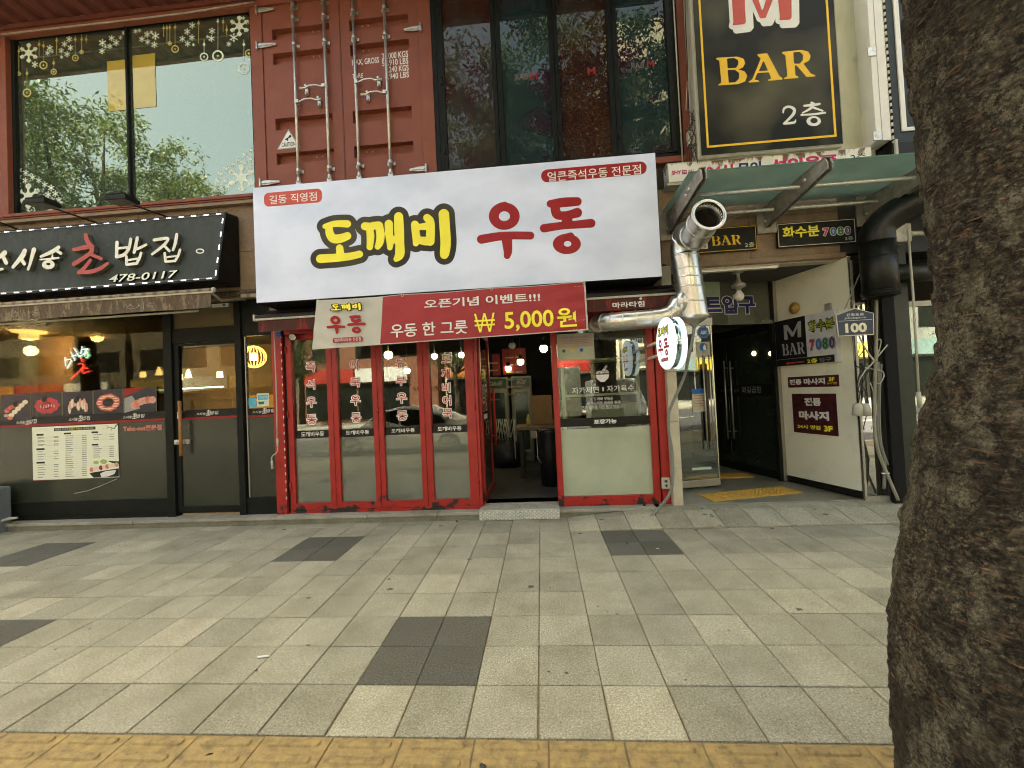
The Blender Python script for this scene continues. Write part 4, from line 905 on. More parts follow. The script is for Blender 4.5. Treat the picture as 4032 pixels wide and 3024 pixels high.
box('door_film', GL_FROST, door, gx0, gx1, YW - .004, YW - .001, zg0, zb_[2] - .002); box('door_band', BLACK, door, gx0, gx1, YW - .004, YW - .001, zb_[1], zb_[0]); box('door_stripe', REDP, door, gx0, gx1, YW - .004, YW - .001, zb_[2], zb_[1])
PH = FY(YW - .09); hx = PH.px('f', 1428, 580)[0]; h0, h1 = PH.px('f', 1428, 795)[1], PH.px('f', 1428, 358)[1]
MB().tube([(hx, YW - .09, h0), (hx, YW - .09, (h0 + h1) / 2), (hx, YW - .09, h1)], [.022, .021, .022], 12).tube([(hx, YW - .09, h0 + .15), (hx, YW - .02, h0 + .15)], .01, 6).tube([(hx, YW - .09, h1 - .15), (hx, YW - .02, h1 - .15)], .01, 6).build('door_handle', WOOD, door)
q = FY(YW - .05).rect('f', 1380, 668, 1497, 700); MB().pbox(FY(YW - .05), q, -.03, .006).tube([(q[0] + .035, YW - .056, (q[2] + q[3]) / 2), (q[0] + .035, YW - .068, (q[2] + q[3]) / 2)], .02, 12).build('door_lock', STEEL, door, .003)
q = FY(YW - .05).rect('f', 1405, 445, 1420, 500); MB().pbox(FY(YW - .05), q, -.03, .006).build('lock_plate', STEEL, door, .002)
# side light
zs0 = fz(2080, 1118)
box('base_panel', BLACKG, sf, xd2, xs1, YW - .03, YW + .05, zb1, zs0, .003); box('post', mat('aluminium bead', (.4, .4, .36), .4, metal=.6), sf, xs0 - .012, xs0, YW - .02, YW + .02, zs0, zt1 + .04)
box('side_glass', GLS, sf, xs0, xs1, YW, YW + .008, zs0, zt1 + .05); zq = (fz(2080, 415), fz(2080, 470), fz(2080, 484))
box('header', BLACKG, sf, xd2, xs1, YW - .02, YW + .05, zt1 + .05, 2.94)
box('side_film', GL_FROST, sf, xs0, xs1, YW - .004, YW - .001, zs0, zq[2] - .002); box('side_band', BLACK, sf, xs0, xs1, YW - .004, YW - .001, zq[1], zq[0]); box('side_stripe', REDP, sf, xs0, xs1, YW - .004, YW - .001, zq[2], zq[1])
BP = FY(YW - .005)
for q in ((128, 512, 290, 538), (545, 488, 712, 512), (972, 472, 1142, 492), (1555, 447, 1727, 466), (1998, 432, 2172, 450)):
    a = BP.rect('f', *q); w_ = a[1] - a[0]
    text(BP, '스시송', None, 0, 0, 0, 0, WHITE, 'band_lettering', sf, rect=(a[0], a[0] + w_ * .42, a[2], a[3] - .01), bold=.01, shear=.15); text(BP, '초', None, 0, 0, 0, 0, WHITE, 'band_lettering', sf, rect=(a[0] + w_ * .44, a[0] + w_ * .64, a[2] - .008, a[3] + .025), bold=.02, shear=.15); text(BP, '밥집', None, 0, 0, 0, 0, WHITE, 'band_lettering', sf, rect=(a[0] + w_ * .63, a[1], a[2] + .004, a[3] + .004), bold=.01, shear=.15)
text(BP, 'Take-out전문점', 'f', 975, 556, 1283, 590, REDL, 'takeout_lettering', sf, bold=.055, base=.055, d=.002); text(BP, 'Take-out전문점', 'f', 975, 556, 1283, 590, mat('pale pink print', (.62, .42, .36), .6), 'takeout_lettering', sf, bold=-.005, base=.055, d=.004)
MB().tube([BP.w(*BP.px('f', x, y), .003) for x, y in ((590, 1092), (700, 1070), (830, 1020), (930, 975))], .006, 5).build('scratch', mat('scratch in film', (.33, .33, .28), .7), sf)
# stickers on the side light
st1 = thing('sticker', 'blue and white square sticker with a bowl drawing on the side window', 'sticker', tuple(onY('f', 2082, 400, YW - .01)))
MB().pbox(BP, BP.rect('f', 2033, 302, 2132, 400), .001, .002).build('sticker_sheet', mat('pale sticker', (.60, .68, .55), .5), st1); rplate(BP, BP.rect('f', 2042, 312, 2125, 348), .006, .002, .003, SKYB, 'blue_bubble', st1)
shape(BP, 'f', [('p', [(2045, 366), (2097, 363), (2090, 385), (2052, 387)])], GREEN, 'bowl_drawing', st1, d=.0035, step=3)
text(BP, '모범음식점', 'f', 2050, 320, 2118, 338, WHITE, 'sticker_lettering', st1, d=.004)
st2 = thing('sticker', 'plain sky blue sticker half under the bowl sticker on the side window', 'sticker', tuple(onY('f', 2000, 400, YW - .01))); MB().pbox(BP, BP.rect('f', 1968, 338, 2032, 408), .001, .0018).build('sticker_sheet', SKYB, st2)
# menu poster
PZ = FY(YW - .009)
mp_ = thing('menu_poster', 'large white menu poster with a sushi platter picture stuck below the black band', 'poster', tuple(onY('z', 1310, 1100, YW - .01)))
R = PZ.rect('z', 562, 190, 2080, 1056); PAPER = mat('poster paper', (.74, .78, .62), .5, var=.02); INK = mat('grey ink', (.22, .23, .2), .6, var=.3, vsc=60)
MB().pbox(PZ, R, .001, .003).build('poster_sheet', PAPER, mp_); MB().pbox(PZ, (R[0], R[0] + (R[1] - R[0]) * .35, R[2] - .007, R[2]), .001, .003).build('poster_red_edge', REDL, mp_)
MB().pbox(PZ, PZ.rect('z', 945, 205, 1668, 218 + 6), .003, .004).build('title_bar', BLACK, mp_)
text(PZ, '초밥을 드시면', 'z', 965, 212, 1195, 235, WHITE, 'poster_lettering', mp_, d=.005); text(PZ, '뚝배기 우동', 'z', 1205, 203, 1405, 228, YEL, 'poster_lettering', mp_, d=.005); text(PZ, '을 제공합니다.', 'z', 1408, 195, 1640, 216, WHITE, 'poster_lettering', mp_, d=.005)
mb = MB()
def pline(x0, x1, y, h=.007): u0, v = PZ.px('z', x0, y); u1, _ = PZ.px('z', x1, y); mb.sheet(PZ, (u0, u1, v - h / 2, v + h / 2), .0036)
random.seed(3)
for x0, x1, ys_ in ((660, 1025, [362, 378, 425, 445, 490, 510, 615, 658, 702, 743, 848, 888, 930, 972, 1016, 1058]), (1145, 1515, [340 + 37 * k for k in range(20)]), (1630, 1995, [320, 362, 405, 530, 565, 600, 636, 672, 707])):
    for y in ys_:
        l = random.uniform(90, 150); y += -.06 * 0
        pline(x0, x0 + l, y, .009); pline(x1 - 85, x1, y - 12, .009); pline(x0 + l + 10, x1 - 95, y - 2, .0012)
mb.build('menu_lines', INK, mp_, kind='stuff')
for q in ((640, 305, 765, 332), (1118, 283, 1245, 308), (1598, 262, 1715, 288), (1605, 478, 1720, 502), (640, 556, 782, 582), (642, 790, 787, 816)): rplate(PZ, PZ.rect('z', *q), .008, .003, .004, BLACK, 'section_tag', mp_)
shape(PZ, 'z', [S((1785, 200, 2), (1850, 215, 2), (1900, 185, 4), (1960, 200, 6), (2000, 205, 7), (2020, 165, 8), (2058, 130, 9)), S((1860, 150, 2), (1890, 180, 4)), S((1940, 205, 3), (1955, 260, 2))], OLIVE, 'branch_drawing', mp_, d=.004, step=5)
shape(PZ, 'z', [('p', [(1565, 990), (1640, 970), (2076, 900), (2076, 1045), (1640, 1065), (1580, 1010)])], BLACK, 'platter', mp_, d=.0036, step=10); shape(PZ, 'z', [('p', [(1750, 990), (1850, 950), (2030, 930), (2000, 1000), (1880, 1045), (1770, 1055)])], WHITE, 'dish', mp_, d=.0045, step=8)
shape(PZ, 'z', [('e', 1810, 785, 60, 40), ('e', 1680, 800, 50, 30)], mat('pickle green', (.35, .45, .15), .6), 'garnish', mp_, d=.0036, step=7); shape(PZ, 'z', [('p', [(1870, 770), (2074, 780), (2074, 830), (1960, 810)])], BLACK, 'leaf_shadow', mp_, d=.0032, step=8)
RICE = mat('sushi rice white', (.72, .64, .48), .6, var=.1, vsc=60); SALM = mat('salmon slice', (.62, .19, .11), .5, var=.3, vsc=50); TUNA = mat('red meat slice', (.48, .05, .055), .45, var=.4, vsc=55); NORI = mat('dark garnish', (.02, .03, .018), .7); PINK = mat('pale pink fish slice', (.60, .33, .26), .5, var=.3, vsc=50)
for i in range(9): shape(PZ, 'z', [('e', 1600 + i * 55, 925 - i * 11, 34, 40)], (SALM, RICE, RICE, REDP, RICE, SALM, RICE, RICE, PINK)[i], 'sushi_picture', mp_, d=.004 + i * .0004, step=8)
# five sushi photographs
PO = FY(YW - .006); BOARD = mat('dark slate photo print', (.028, .032, .045), .25, var=.3, vsc=6)
specs = [((10, 312, 248, 508), 'two rows of sushi, one red and one white'), ((258, 298, 495, 476), 'a round heap of red tuna sushi'), ((500, 290, 738, 462), 'long pale rolls laid in a fan'), ((745, 273, 978, 452), 'a wreath of torched sushi with white sauce'), ((985, 262, 1240, 442), 'pink salmon sushi under a red corner')]
for i, (q, desc) in enumerate(specs):
    ph = thing('food_photo', 'square food photo on the window showing ' + desc, 'food photo', tuple(onY('f', (q[0] + q[2]) / 2, q[3], YW - .01)), 'sushi photos in a row on the window')
    R = PO.rect('f', *q); MB().pbox(PO, R, .002, .005).build('photo_sheet', BOARD, ph); W_, H_ = R[1] - R[0], R[3] - R[2]
    fr = MB(); [fr.pbox(PO, z_, .001, .006) for z_ in ((R[0] - .008, R[0] - .001, R[2], R[3]), (R[1] + .001, R[1] + .008, R[2], R[3]))]; fr.build('photo_edge', mat('olive tape', (.16, .15, .07), .7), ph)
    def blob(cx, cy, rx, ry, m, dd, nm='sushi_picture'): shape(PO, None, [('e', 0, 0, rx, ry)], m, nm, ph, d=dd, step=.012 * 1.2, fn=lambda x, y, cx=cx, cy=cy: (R[0] + (cx + x) * W_, R[2] + (cy + y) * H_))
    random.seed(i)
    if i == 0:
        for k in range(6): blob(.2 + .07 * k, .38 + .03 * math.sin(k) + .05 * k, .09, .08, TUNA if k % 2 else SALM, .006 + k * .0003)
        for k in range(5): blob(.35 + .12 * k, .2 + .12 * k, .1, .085, RICE, .008 + k * .0003)
        blob(.5, .62, .08, .12, NORI, .0095); blob(.18, .2, .08, .06, PINK, .01); blob(.32, .1, .1, .06, SALM, .0105)
    elif i == 1:
        for k in range(10): blob(.5 + .3 * math.cos(k * .63), .45 + .24 * math.sin(k * .63), .14, .11, TUNA, .006 + k * .0003)
        for k in range(6): blob(.3 + .09 * k, .42 - .03 * math.sin(k * 1.3), .015, .07, WHITE, .010)
        blob(.5, .45, .14, .1, TUNA, .0095); blob(.42, .72, .09, .11, NORI, .011)
    elif i == 2:
        for k in range(12): blob(.22 + .055 * k + .02 * math.sin(k * 5), .35 + .25 * math.sin(k * .9) ** 2 - .1 + (.25 if 2 < k < 8 else 0) - (.3 if k in (5, 6) else 0), .05, .2, (RICE, PINK)[k % 2], .006 + k * .0003)
        blob(.45, .62, .07, .14, NORI, .0105)
    elif i == 3:
        for k in range(14):
            a = k * .45; blob(.5 + .3 * math.cos(a), .45 + .27 * math.sin(a), .12, .1, (TUNA, SALM)[k % 2], .006 + k * .0003); blob(.5 + .3 * math.cos(a + .2), .45 + .27 * math.sin(a + .2), .09, .025, RICE, .0107)
        blob(.5, .55, .12, .07, NORI, .0115)
    else:
        MB().prism(PO, [(R[0], R[3]), (R[0], R[3] - .35 * H_), (R[0] + .65 * W_, R[3])], .005, .0056).build('red_corner', REDP, ph); MB().prism(PO, [(R[0], R[3] - .4 * H_), (R[0], R[2]), (R[0] + .5 * W_, R[2] + .15 * H_), (R[0] + .25 * W_, R[3] - .3 * H_)], .005, .0058).build('grey_plate', GREYP, ph)
        for k in range(6): blob(.3 + .12 * k, .28 + .1 * k - .012 * k * k, .11, .15, (PINK, SALM, PINK)[k % 3], .0065 + k * .0004)
# neon sign hanging in the window
PN = FY(YW + .18); ne = thing('neon_sign', 'small hanging neon sign of white and red brush strokes with unlit letters beside', 'neon sign', tuple(onY('o', 1090, 900, YW + .18)))
def neon(strokes, m, nm, r=.008):
    mb = MB()
    for s_ in strokes: mb.tube([PN.w(*PN.px('o', x, y)) for x, y in s_], r, 6)
    mb.build(nm, m, ne)
neon([[(918, 600), (925, 660), (932, 730)], [(925, 640), (1000, 628)], [(1015, 640), (985, 700), (950, 765)], [(1000, 518), (1035, 590), (1060, 650)], [(1020, 590), (1080, 565)], [(1045, 470), (1090, 540), (1130, 605)],
      [(1165, 445), (1155, 500), (1140, 550)], [(1160, 490), (1245, 480)], [(1240, 490), (1180, 560), (1140, 585)], [(1195, 510), (1240, 530)]], NEONW, 'white_tube')
neon([[(1225 + 24 * math.cos(a * .7), 575 + 36 * math.sin(a * .7)) for a in range(10)]], emis('pale green neon', (.6, 1, .75), 3), 'green_tube')
neon([[(1145, 615), (1160, 650), (1168, 672)], [(1105, 700), (1140, 685), (1175, 700), (1180, 730), (1120, 800), (1000, 912)], [(1190, 640), (1180, 636)], [(1165, 760), (1160, 800), (1180, 832), (1268, 795)], [(1175, 745), (1240, 762)]], NEONR, 'red_tube')
dull = mat('unlit neon tube', (.32, .31, .24), .3)
neon([[(1290, 690), (1292, 775), (1330, 775), (1335, 690)], [(1290, 735), (1335, 735)], [(1355, 680), (1360, 790)], [(1358, 735), (1385, 730)], [(1320, 800), (1322, 835), (1365, 832), (1368, 795)], [(1410, 710), (1455, 700), (1410, 780)], [(1430, 740), (1455, 775)], [(1480, 670), (1485, 785)], [(1440, 800), (1442, 830), (1495, 828), (1498, 790)]], dull, 'unlit_tube', .006)
# inside the sushi shop
lm = thing('ceiling_lamp', 'glowing warm ceiling lamp with flat shade inside the sushi shop', 'lamp', tuple(onY('o', 1450, 100, 6.6)))
a = onY('o', 1450, 60, 6.6); MB().lathe(a, (0, 0, -1), [(0, .0), (0, .22), (.03, .2), (.03, .1)], 20).build('lamp_shade', mat('pale lamp shade', (.7, .6, .35), .5), lm); MB().lathe(a + Vector((0, 0, -.03)), (0, 0, -1), [(0, .10), (.17, .105), (.19, .08), (.2, 0)], 18).build('bulb_glass', WARM, lm)
def glow(p, e, col=(1, .6, .2), r=.08):
    l = bpy.data.lights.new('lamp_glow', 'POINT'); l.energy = e; l.color = col; l.shadow_soft_size = r; o = bpy.data.objects.new('lamp_glow', l); COL.objects.link(o); o.location = p
glow(a + Vector((0, -.1, -.34)), 30)
bx_ = FY(6.2)
fill_lamp = thing('ceiling_lamp', 'added warm ceiling lamp left of the frame, brightening the sushi shop', 'lamp', (-7.9, 5.7, 2.86))
MB().lathe((-7.9, 5.7, 2.86), (0, 0, -1), [(0, .0), (0, .2), (.03, .18), (.03, .1)], 20).lathe((-7.9, 5.7, 2.83), (0, 0, -1), [(0, .10), (.1, .105), (.12, 0)], 18).build('bulb_glass', WARM, fill_lamp)
glow((-7.9, 5.7, 2.55), 40, (1, .74, .45))  # light added with the unseen lamp above, to brighten the sushi room
ob = thing('orange_partition', 'orange brown partition board seen through the sushi window at the left', 'partition', tuple(onY('o', 750, 1100, 6.2))); R = bx_.rect('o', 490, 20, 1030, 1060); MB().pbox(bx_, (R[0], R[1], .2, R[3] + .3), -.05, 0).build('partition_board', mat('orange board', (.30, .15, .045), .7, var=.15), ob)
gb_ = thing('grey_partition', 'pale grey green partition board behind the sushi window at the far left', 'partition', tuple(onY('o', 250, 1100, 6.1))); R = FY(6.1).rect('o', -600, 20, 490, 1060); MB().pbox(FY(6.1), (R[0], R[1], .2, R[3] + .3), -.05, 0).build('partition_board', mat('grey green board', (.22, .21, .13), .7, var=.2), gb_)
ct = thing('counter', 'dark sushi counter with shelves behind the window', 'counter', (-5, 7.3, .13)); MB().box(-6.6, -3.6, 7.2, 7.8, .13, 1.2).build('counter_body', mat('dark brown wood', (.05, .03, .015), .5), ct); MB().box(-6.65, -3.55, 7.15, 7.85, 1.2, 1.24).build('counter_top', WOOD, ct)
for k, (x, y) in enumerate(((1130, 140), (1255, 100), (1420, 160), (1490, 120), (1740, 140))):
    a = onY('f', x, y - 12, 6.6); pl_ = thing('pendant_lamp', ('tiny warm pendant left of the post inside the sushi shop', 'tiny warm pendant just left of the dark post, inside the sushi shop', 'low warm pendant at the left edge of the glass door', 'warm pendant seen through the glass door near its handle', 'warm pendant seen through the right part of the glass door')[k], 'lamp', tuple(a), 'small warm pendants inside the sushi shop')
    MB().lathe(a, (0, 0, -1), [(0, .012), (.06, .03), (.15, .05), (.15, 0)] if k % 2 else [(0, .04), (.1, .045), (.1, 0)], 10).build('pendant_shade', WARM, pl_); MB().tube([a, (a.x, a.y, 2.85)], .004, 4).build('pendant_cord', CABLE, pl_)
wk = thing('wicker_lamp', 'glowing round wicker lamp inside the narrow side window', 'lamp', tuple(onY('f', 2005, 60, 5.6))); a = onY('f', 2010, 10, 5.6)
mb = MB()
for k in range(10): mb.tube([(a.x + .16 * math.sin(math.pi * j / 8) * math.cos(k * .314), a.y + .16 * math.sin(math.pi * j / 8) * math.sin(k * .314), a.z + .16 * math.cos(math.pi * j / 8)) for j in range(-8, 9)], .006, 4)
mb.build('wicker_cage', mat('golden wicker', (.6, .33, .07), .6, emit=(1, .5, .1), es=.5), wk); MB().lathe(a, (0, 0, 1), [(-.06, 0), (-.05, .05), (.05, .05), (.06, 0)], 10).build('bulb_glass', WARM, wk)
tx = thing('wall_menu', 'yellow lettered board on the back wall of the sushi shop', 'menu board', (-5, 8.3, 1.4)); MB().box(-6.6, -4.2, 8.34, 8.37, 1.35, 1.75).build('board_panel', mat('mustard board', (.45, .28, .06), .7), tx)
lg = thing('shelf_light', 'thin green white strip light over the counter inside the sushi shop', 'light', tuple(onY('f', 1600, 245, 7.6))); p0, p1 = onY('f', 1250, 272, 7.6), onY('f', 1768, 240, 7.6); MB().tube([p0, (p1.x, p1.y, p0.z)], .012, 6).build('strip_tube', emis('greenish tube', (.5, 1, .8), 1.2), lg)
cl = thing('blue_cool_box', 'blue plastic box with pale lid behind the side window at the floor', 'box', tuple(onY('f', 2130, 1110, 5.3))); a = FY(5.3).rect('f', 2045, 910, 2192, 1115)
MB().box(a[0], a[1] + .1, 5.25, 5.6, .13, a[3]).build('box_body', mat('blue plastic', (.03, .16, .38), .5), cl, .02); MB().box(a[0] - .01, a[1] + .1, 5.24, 5.61, a[3], a[3] + .05).build('box_lid', WHITEY, cl, .01)
# crank rod for the awning
cr = thing('awning_crank', 'thin white awning crank rod hanging left of the red post', 'crank rod', tuple(onY('f', 2155, 900, 4.95))); PX = FY(4.95)
MB().tube([PX.w(*PX.px('f', x, y)) for x, y in ((2170, -190), (2175, -40), (2186, 200), (2192, 500), (2196, 660))], .008, 8).build('rod', WHITEY, cr)
MB().tube([PX.w(*PX.px('f', x, y)) for x, y in ((2197, 655), (2198, 720))], .013, 8).tube([PX.w(*PX.px('f', x, y)) for x, y in ((2198, 720), (2198, 755), (2185, 775), (2158, 792), (2150, 815), (2152, 840))], .007, 8).tube([PX.w(*PX.px('f', x, y)) for x, y in ((2152, 832), (2157, 898))], .014, 8).build('crank_handle', WHITEY, cr)
# object at lower left edge
pv = thing('plastic_pipe', 'pale curved plastic pipe end lying on the step at the left edge', 'pipe', tuple(onY('f', 40, 1310, 4.9))); MB().tube([onY('f', x, y, 4.9) for x, y in ((-120, 1300), (-40, 1312), (20, 1308), (75, 1290), (135, 1285))], [.02, .02, .02, .018, .014], 8).build('pipe_body', PALEC, pv)
mb = MB(); R = FY(4.88).rect('f', -300, 1085, 6, 1385); mb.box(R[0], R[1], 4.7, 5.0, .0, R[3] + .05); sb = thing('storage_box', 'grey blue storage box edge standing by the step at the left edge', 'box', (R[0], 4.8, 0)); mb.build('box_body', mat('blue grey plastic', (.16, .18, .20), .5), sb, .02)
# ------------------------------------------------------------------ udon shop awning (two visible ends)
aw2 = thing('awning', 'dirty dark red awning roll with small white letters, behind the price banner', 'awning', (-1, 4.8, 2.43))
z1, z0 = 2.617, 2.432; xa, xb = -3.456, 1.62
MB().tube([(xa, 4.7, z1), (xb, 4.7, z1)], .022, 12).build('front_bar', CABLE, aw2); MB().box(xa, xb, 4.672, 4.70, z1 - .045, z1 - .022).build('bar_lip', WHITEY, aw2)
for X in (xa, xb): MB().box(X - .012, X + .012, 4.67, 4.735, z1 - .05, z1 + .03).build('end_cap', WHITEY, aw2, .003)
mb = MB(); V = []; NN = 60
for j in range(4):
    for i in range(NN + 1):
        x = xa + .04 + (xb - xa - .09) * i / NN; V.append((x, 4.688 + .008 * math.sin(x * 9) * j / 3, z1 - .045 + (z0 - z1 + .045) * j / 3))
mb.add(V, [(j * (NN + 1) + i, (j + 1) * (NN + 1) + i, (j + 1) * (NN + 1) + i + 1, j * (NN + 1) + i + 1) for j in range(3) for i in range(NN)], True); mb.build('valance', REDA, aw2)
MB().add([(xa, 4.7, z1 + .02), (xb, 4.7, z1 + .02), (xb, 4.98, 2.72), (xa, 4.98, 2.72)], [(0, 1, 2, 3)]).build('canopy_cloth', REDA, aw2); MB().tube([(xa, 4.93, 2.70), (xb, 4.93, 2.70)], .045, 10).build('roller', PITCH, aw2)
PQ = FY(4.675); text(PQ, '마라타힘', 'm', 1785, 165, 1973, 188, WHITE, 'valance_lettering', aw2, d=.006, bold=.025)
shape(PQ, 'm', [('e', 1950, 142, 9, 6), S((1950, 136, 2), (1955, 128, 1))], WHITE, 'small_crown', aw2, d=.006, step=2)
# ------------------------------------------------------------------ udon shopfront, red frames
us = thing('shopfront', 'chipped red udon shopfront frame with posts, header and fixed window', 'shopfront', (-1, YW, .105))
hx_ = lambda x, y=800: PF.px('h', x, y)[0]
hz_ = lambda x, y: PF.px('h', x, y)[1]
ix = lambda x, y=850: PF.px('i', x, y)[0]
iz = lambda x, y: PF.px('i', x, y)[1]
X0, X1, XL = hx_(172), hx_(248), hx_(262); XRt = hx_(1652)
zs = .106; zh = 2.44
box('post', REDF, us, X0, X1 - .004, YW - .07, YW + .06, zs, 2.62, .004); box('post', BLACK, us, X1 - .004, XL - .002, YW - .03, YW + .05, zs, 2.6)
box('header', REDF, us, XL, 1.26, YW - .06, YW + .05, zh, 2.62, .004); box('sill', REDF, us, XL, XRt, YW - .045, YW + .05, zs, zs + .035, .003)
mb = MB()
for k in range(22):
    z = .3 + k * .105; u = FY(YW - .05).px('h', 236 + (k > 99), 800)[0]
    mb.box(X1 - .010, X1 + .001, YW - .076, YW - .07, z, z + .035)
mb.build('tape_marks', WHITE, us)
VINYL = mat('bright white vinyl', (.88, .88, .84), .4, var=.02)
# folding door of four leaves
fd = thing('folding_door', 'red framed folding door of four glazed leaves with red vertical lettering', 'folding door', ((XL + XRt) / 2, YW, .14))
bnd = [XL, hx_(601), hx_(931), hx_(1274), XRt]; gl = [(303, 560), (638, 893), (968, 1235), (1320, 1583)]
bands = [((312, 938), (563, 984)), ((640, 927), (905, 974)), ((975, 912), (1240, 958)), ((1320, 902), (1590, 942))]
chars = [[('즉', 382, 425, 460, 500), ('석', 385, 557, 457, 630), ('우', 385, 683, 467, 762), ('동', 388, 812, 472, 890)], [('어', 708, 408, 778, 486), ('묵', 710, 542, 793, 613), ('우', 712, 670, 797, 750), ('동', 718, 800, 800, 877)],
         [('유', 1045, 395, 1127, 468), ('부', 1050, 532, 1133, 602), ('우', 1052, 652, 1140, 732), ('동', 1057, 787, 1145, 860)], [('도', 1387, 370, 1467, 432), ('깨', 1387, 472, 1463, 548), ('비', 1393, 580, 1463, 653), ('어', 1395, 673, 1468, 748), ('묵', 1397, 770, 1478, 843)]]
band_txt = [(350, 945, 522, 975), (682, 935, 856, 960), (1020, 922, 1195, 945), (1363, 906, 1542, 932)]
zgb = sum(hz_(*q) for q in ((440, 1467), (780, 1458), (1110, 1447), (1450, 1437))) / 4
words = ('즉석우동', '어묵우동', '유부우동', '도깨비어묵')
for k in range(4):
    a, b = bnd[k] + .0025, bnd[k + 1] - .0025; g0, g1 = hx_(gl[k][0]), hx_(gl[k][1]); zz = zs + .038
    lf = MB().box(a, g0, YW - .04, YW + .03, zz, zh - .004).box(g1, b, YW - .04, YW + .03, zz, zh - .004).box(g0, g1, YW - .04, YW + .03, zz, zgb).box(g0, g1, YW - .04, YW + .03, zh - .07, zh - .004).build('door_leaf', REDF, fd, .003)
    box('glass_pane', GL, lf, g0, g1, YW, YW + .008, zgb, zh - .07)
    q = PF.rect('h', *bands[k][0], *bands[k][1]); 
    box('frosted_film', GL_FROSTG, lf, g0, g1, YW - .004, YW - .001, zgb, q[2] - .001); box('black_band', BLACK, lf, g0, g1, YW - .004, YW - .001, q[2], q[3])
    DP = FY(YW - .005); 
    for ch, *c4 in chars[k]:
        text(DP, ch, 'h', *c4, VINYL, 'white_outline', lf, bold=.065, base=.065, d=.001); text(DP, ch, 'h', *c4, REDB, 'red_lettering', lf, bold=.004, base=.065, d=.003)
    text(DP, '도깨비우동', 'h', *band_txt[k], WHITE, 'band_lettering', lf, bold=.02, d=.002)
    if k in (0, 1, 3):
        xh = {0: XL + .01, 1: b, 3: b - .004}[k]
        for hz in (.42, 1.35, 2.2): MB().tube([(xh, YW - .05, hz), (xh, YW - .05, hz + .09)], .011, 8).build('hinge', REDF, lf)
sp = thing('spot_lamp', 'small black spotlight under the left end of the red awning', 'lamp', tuple(onY('h', 285, 240, 4.98))); a = onY('h', 285, 240, 4.98)
MB().lathe(a, (.35, -.9, -.3), [(-.06, 0), (-.06, .03), (0, .05), (.01, .05), (.01, .042)], 16).build('lamp_can', BLACK, sp); MB().lathe(a, (.35, -.9, -.3), [(.004, .041), (.004, 0)], 16).build('lamp_lens', STEEL, sp); MB().tube([a, (a.x, 5.05, a.z + .05)], .01, 6).build('bracket', BLACK, sp)
bt2 = thing('blue_tag', 'small blue round tag at the top left of the red post', 'tag', tuple(onY('h', 185, 222, 4.99))); MB().lathe(onY('h', 185, 222, 4.99), (0, -1, 0), [(0, .035), (.01, .035), (.01, 0)], 16).build('tag_disc', BLUE, bt2)
# open swing door, its leaf turned into the room
XD = -.79; dleaf = thing('swing_door', 'open red framed glass door with two red bar handles, turned into the udon shop', 'door', (XD, 5.2, .13))
PD = Pl((XD, 0, 0), (0, 1, 0), (0, 0, 1)); ya, yb, da, db = 5.16, 6.12, .14, 2.42   # seen from the right: u runs away from us
mb = MB(); 
for q in ((ya, ya + .09, da, db), (yb - .07, yb, da, db)): mb.box(XD - .02, XD + .02, q[0], q[1], q[2], q[3])
mb.box(XD - .02, XD + .02, ya + .09, yb - .07, da, da + .09); mb.box(XD - .02, XD + .02, ya + .09, yb - .07, db - .08, db); mb.build('door_frame', REDF, dleaf, .003)
box('door_glass', GL_CLEAR, dleaf, XD - .004, XD + .004, ya + .09, yb - .07, da + .09, db - .08); box('door_film', GL_FROST, dleaf, XD + .005, XD + .007, ya + .09, yb - .07, da + .09, .95)
PI_ = Pl((XD + .008, 0, 0), (0, 1, 0), (0, 0, 1))
for s_ in (-1, 1): 
    X = XD + s_ * .085; MB().tube([(X, yb - .16, .78), (X, yb - .16, 1.62)], .017, 10).tube([(X, yb - .16, .92), (XD, yb - .16, .92)], .011, 6).tube([(X, yb - .16, 1.48), (XD, yb - .16, 1.48)], .011, 6).build('bar_handle', REDB, dleaf)
PI2 = Pl((XD + .008, 0, 0), (0, 1, 0), (0, 0, 1)); rr = (ya + .14, yb - .3, 1.75, 1.9)
text(PI2, '도깨비', None, 0, 0, 0, 0, YEL, 'door_lettering', dleaf, rect=(5.38, 5.72, 1.73, 1.90), bold=.04); text(PI2, '우', None, 0, 0, 0, 0, WHITE, 'door_lettering', dleaf, rect=(5.33, 5.55, 1.30, 1.68), bold=.08); text(PI2, '우', None, 0, 0, 0, 0, REDP, 'door_lettering', dleaf, rect=(5.35, 5.53, 1.33, 1.65), bold=.02, d=.004)
text(PI2, '동', None, 0, 0, 0, 0, WHITE, 'door_lettering', dleaf, rect=(5.57, 5.79, 1.30, 1.68), bold=.08); text(PI2, '동', None, 0, 0, 0, 0, REDP, 'door_lettering', dleaf, rect=(5.59, 5.77, 1.33, 1.65), bold=.02, d=.004)
MB().pbox(PI2, (5.4, 5.74, 1.2, 1.27), 0, .002).build('door_label', WHITE, dleaf)
box('post', REDF, us, XRt + .002, XRt + .035, YW - .04, YW + .05, zs, zh, .003)
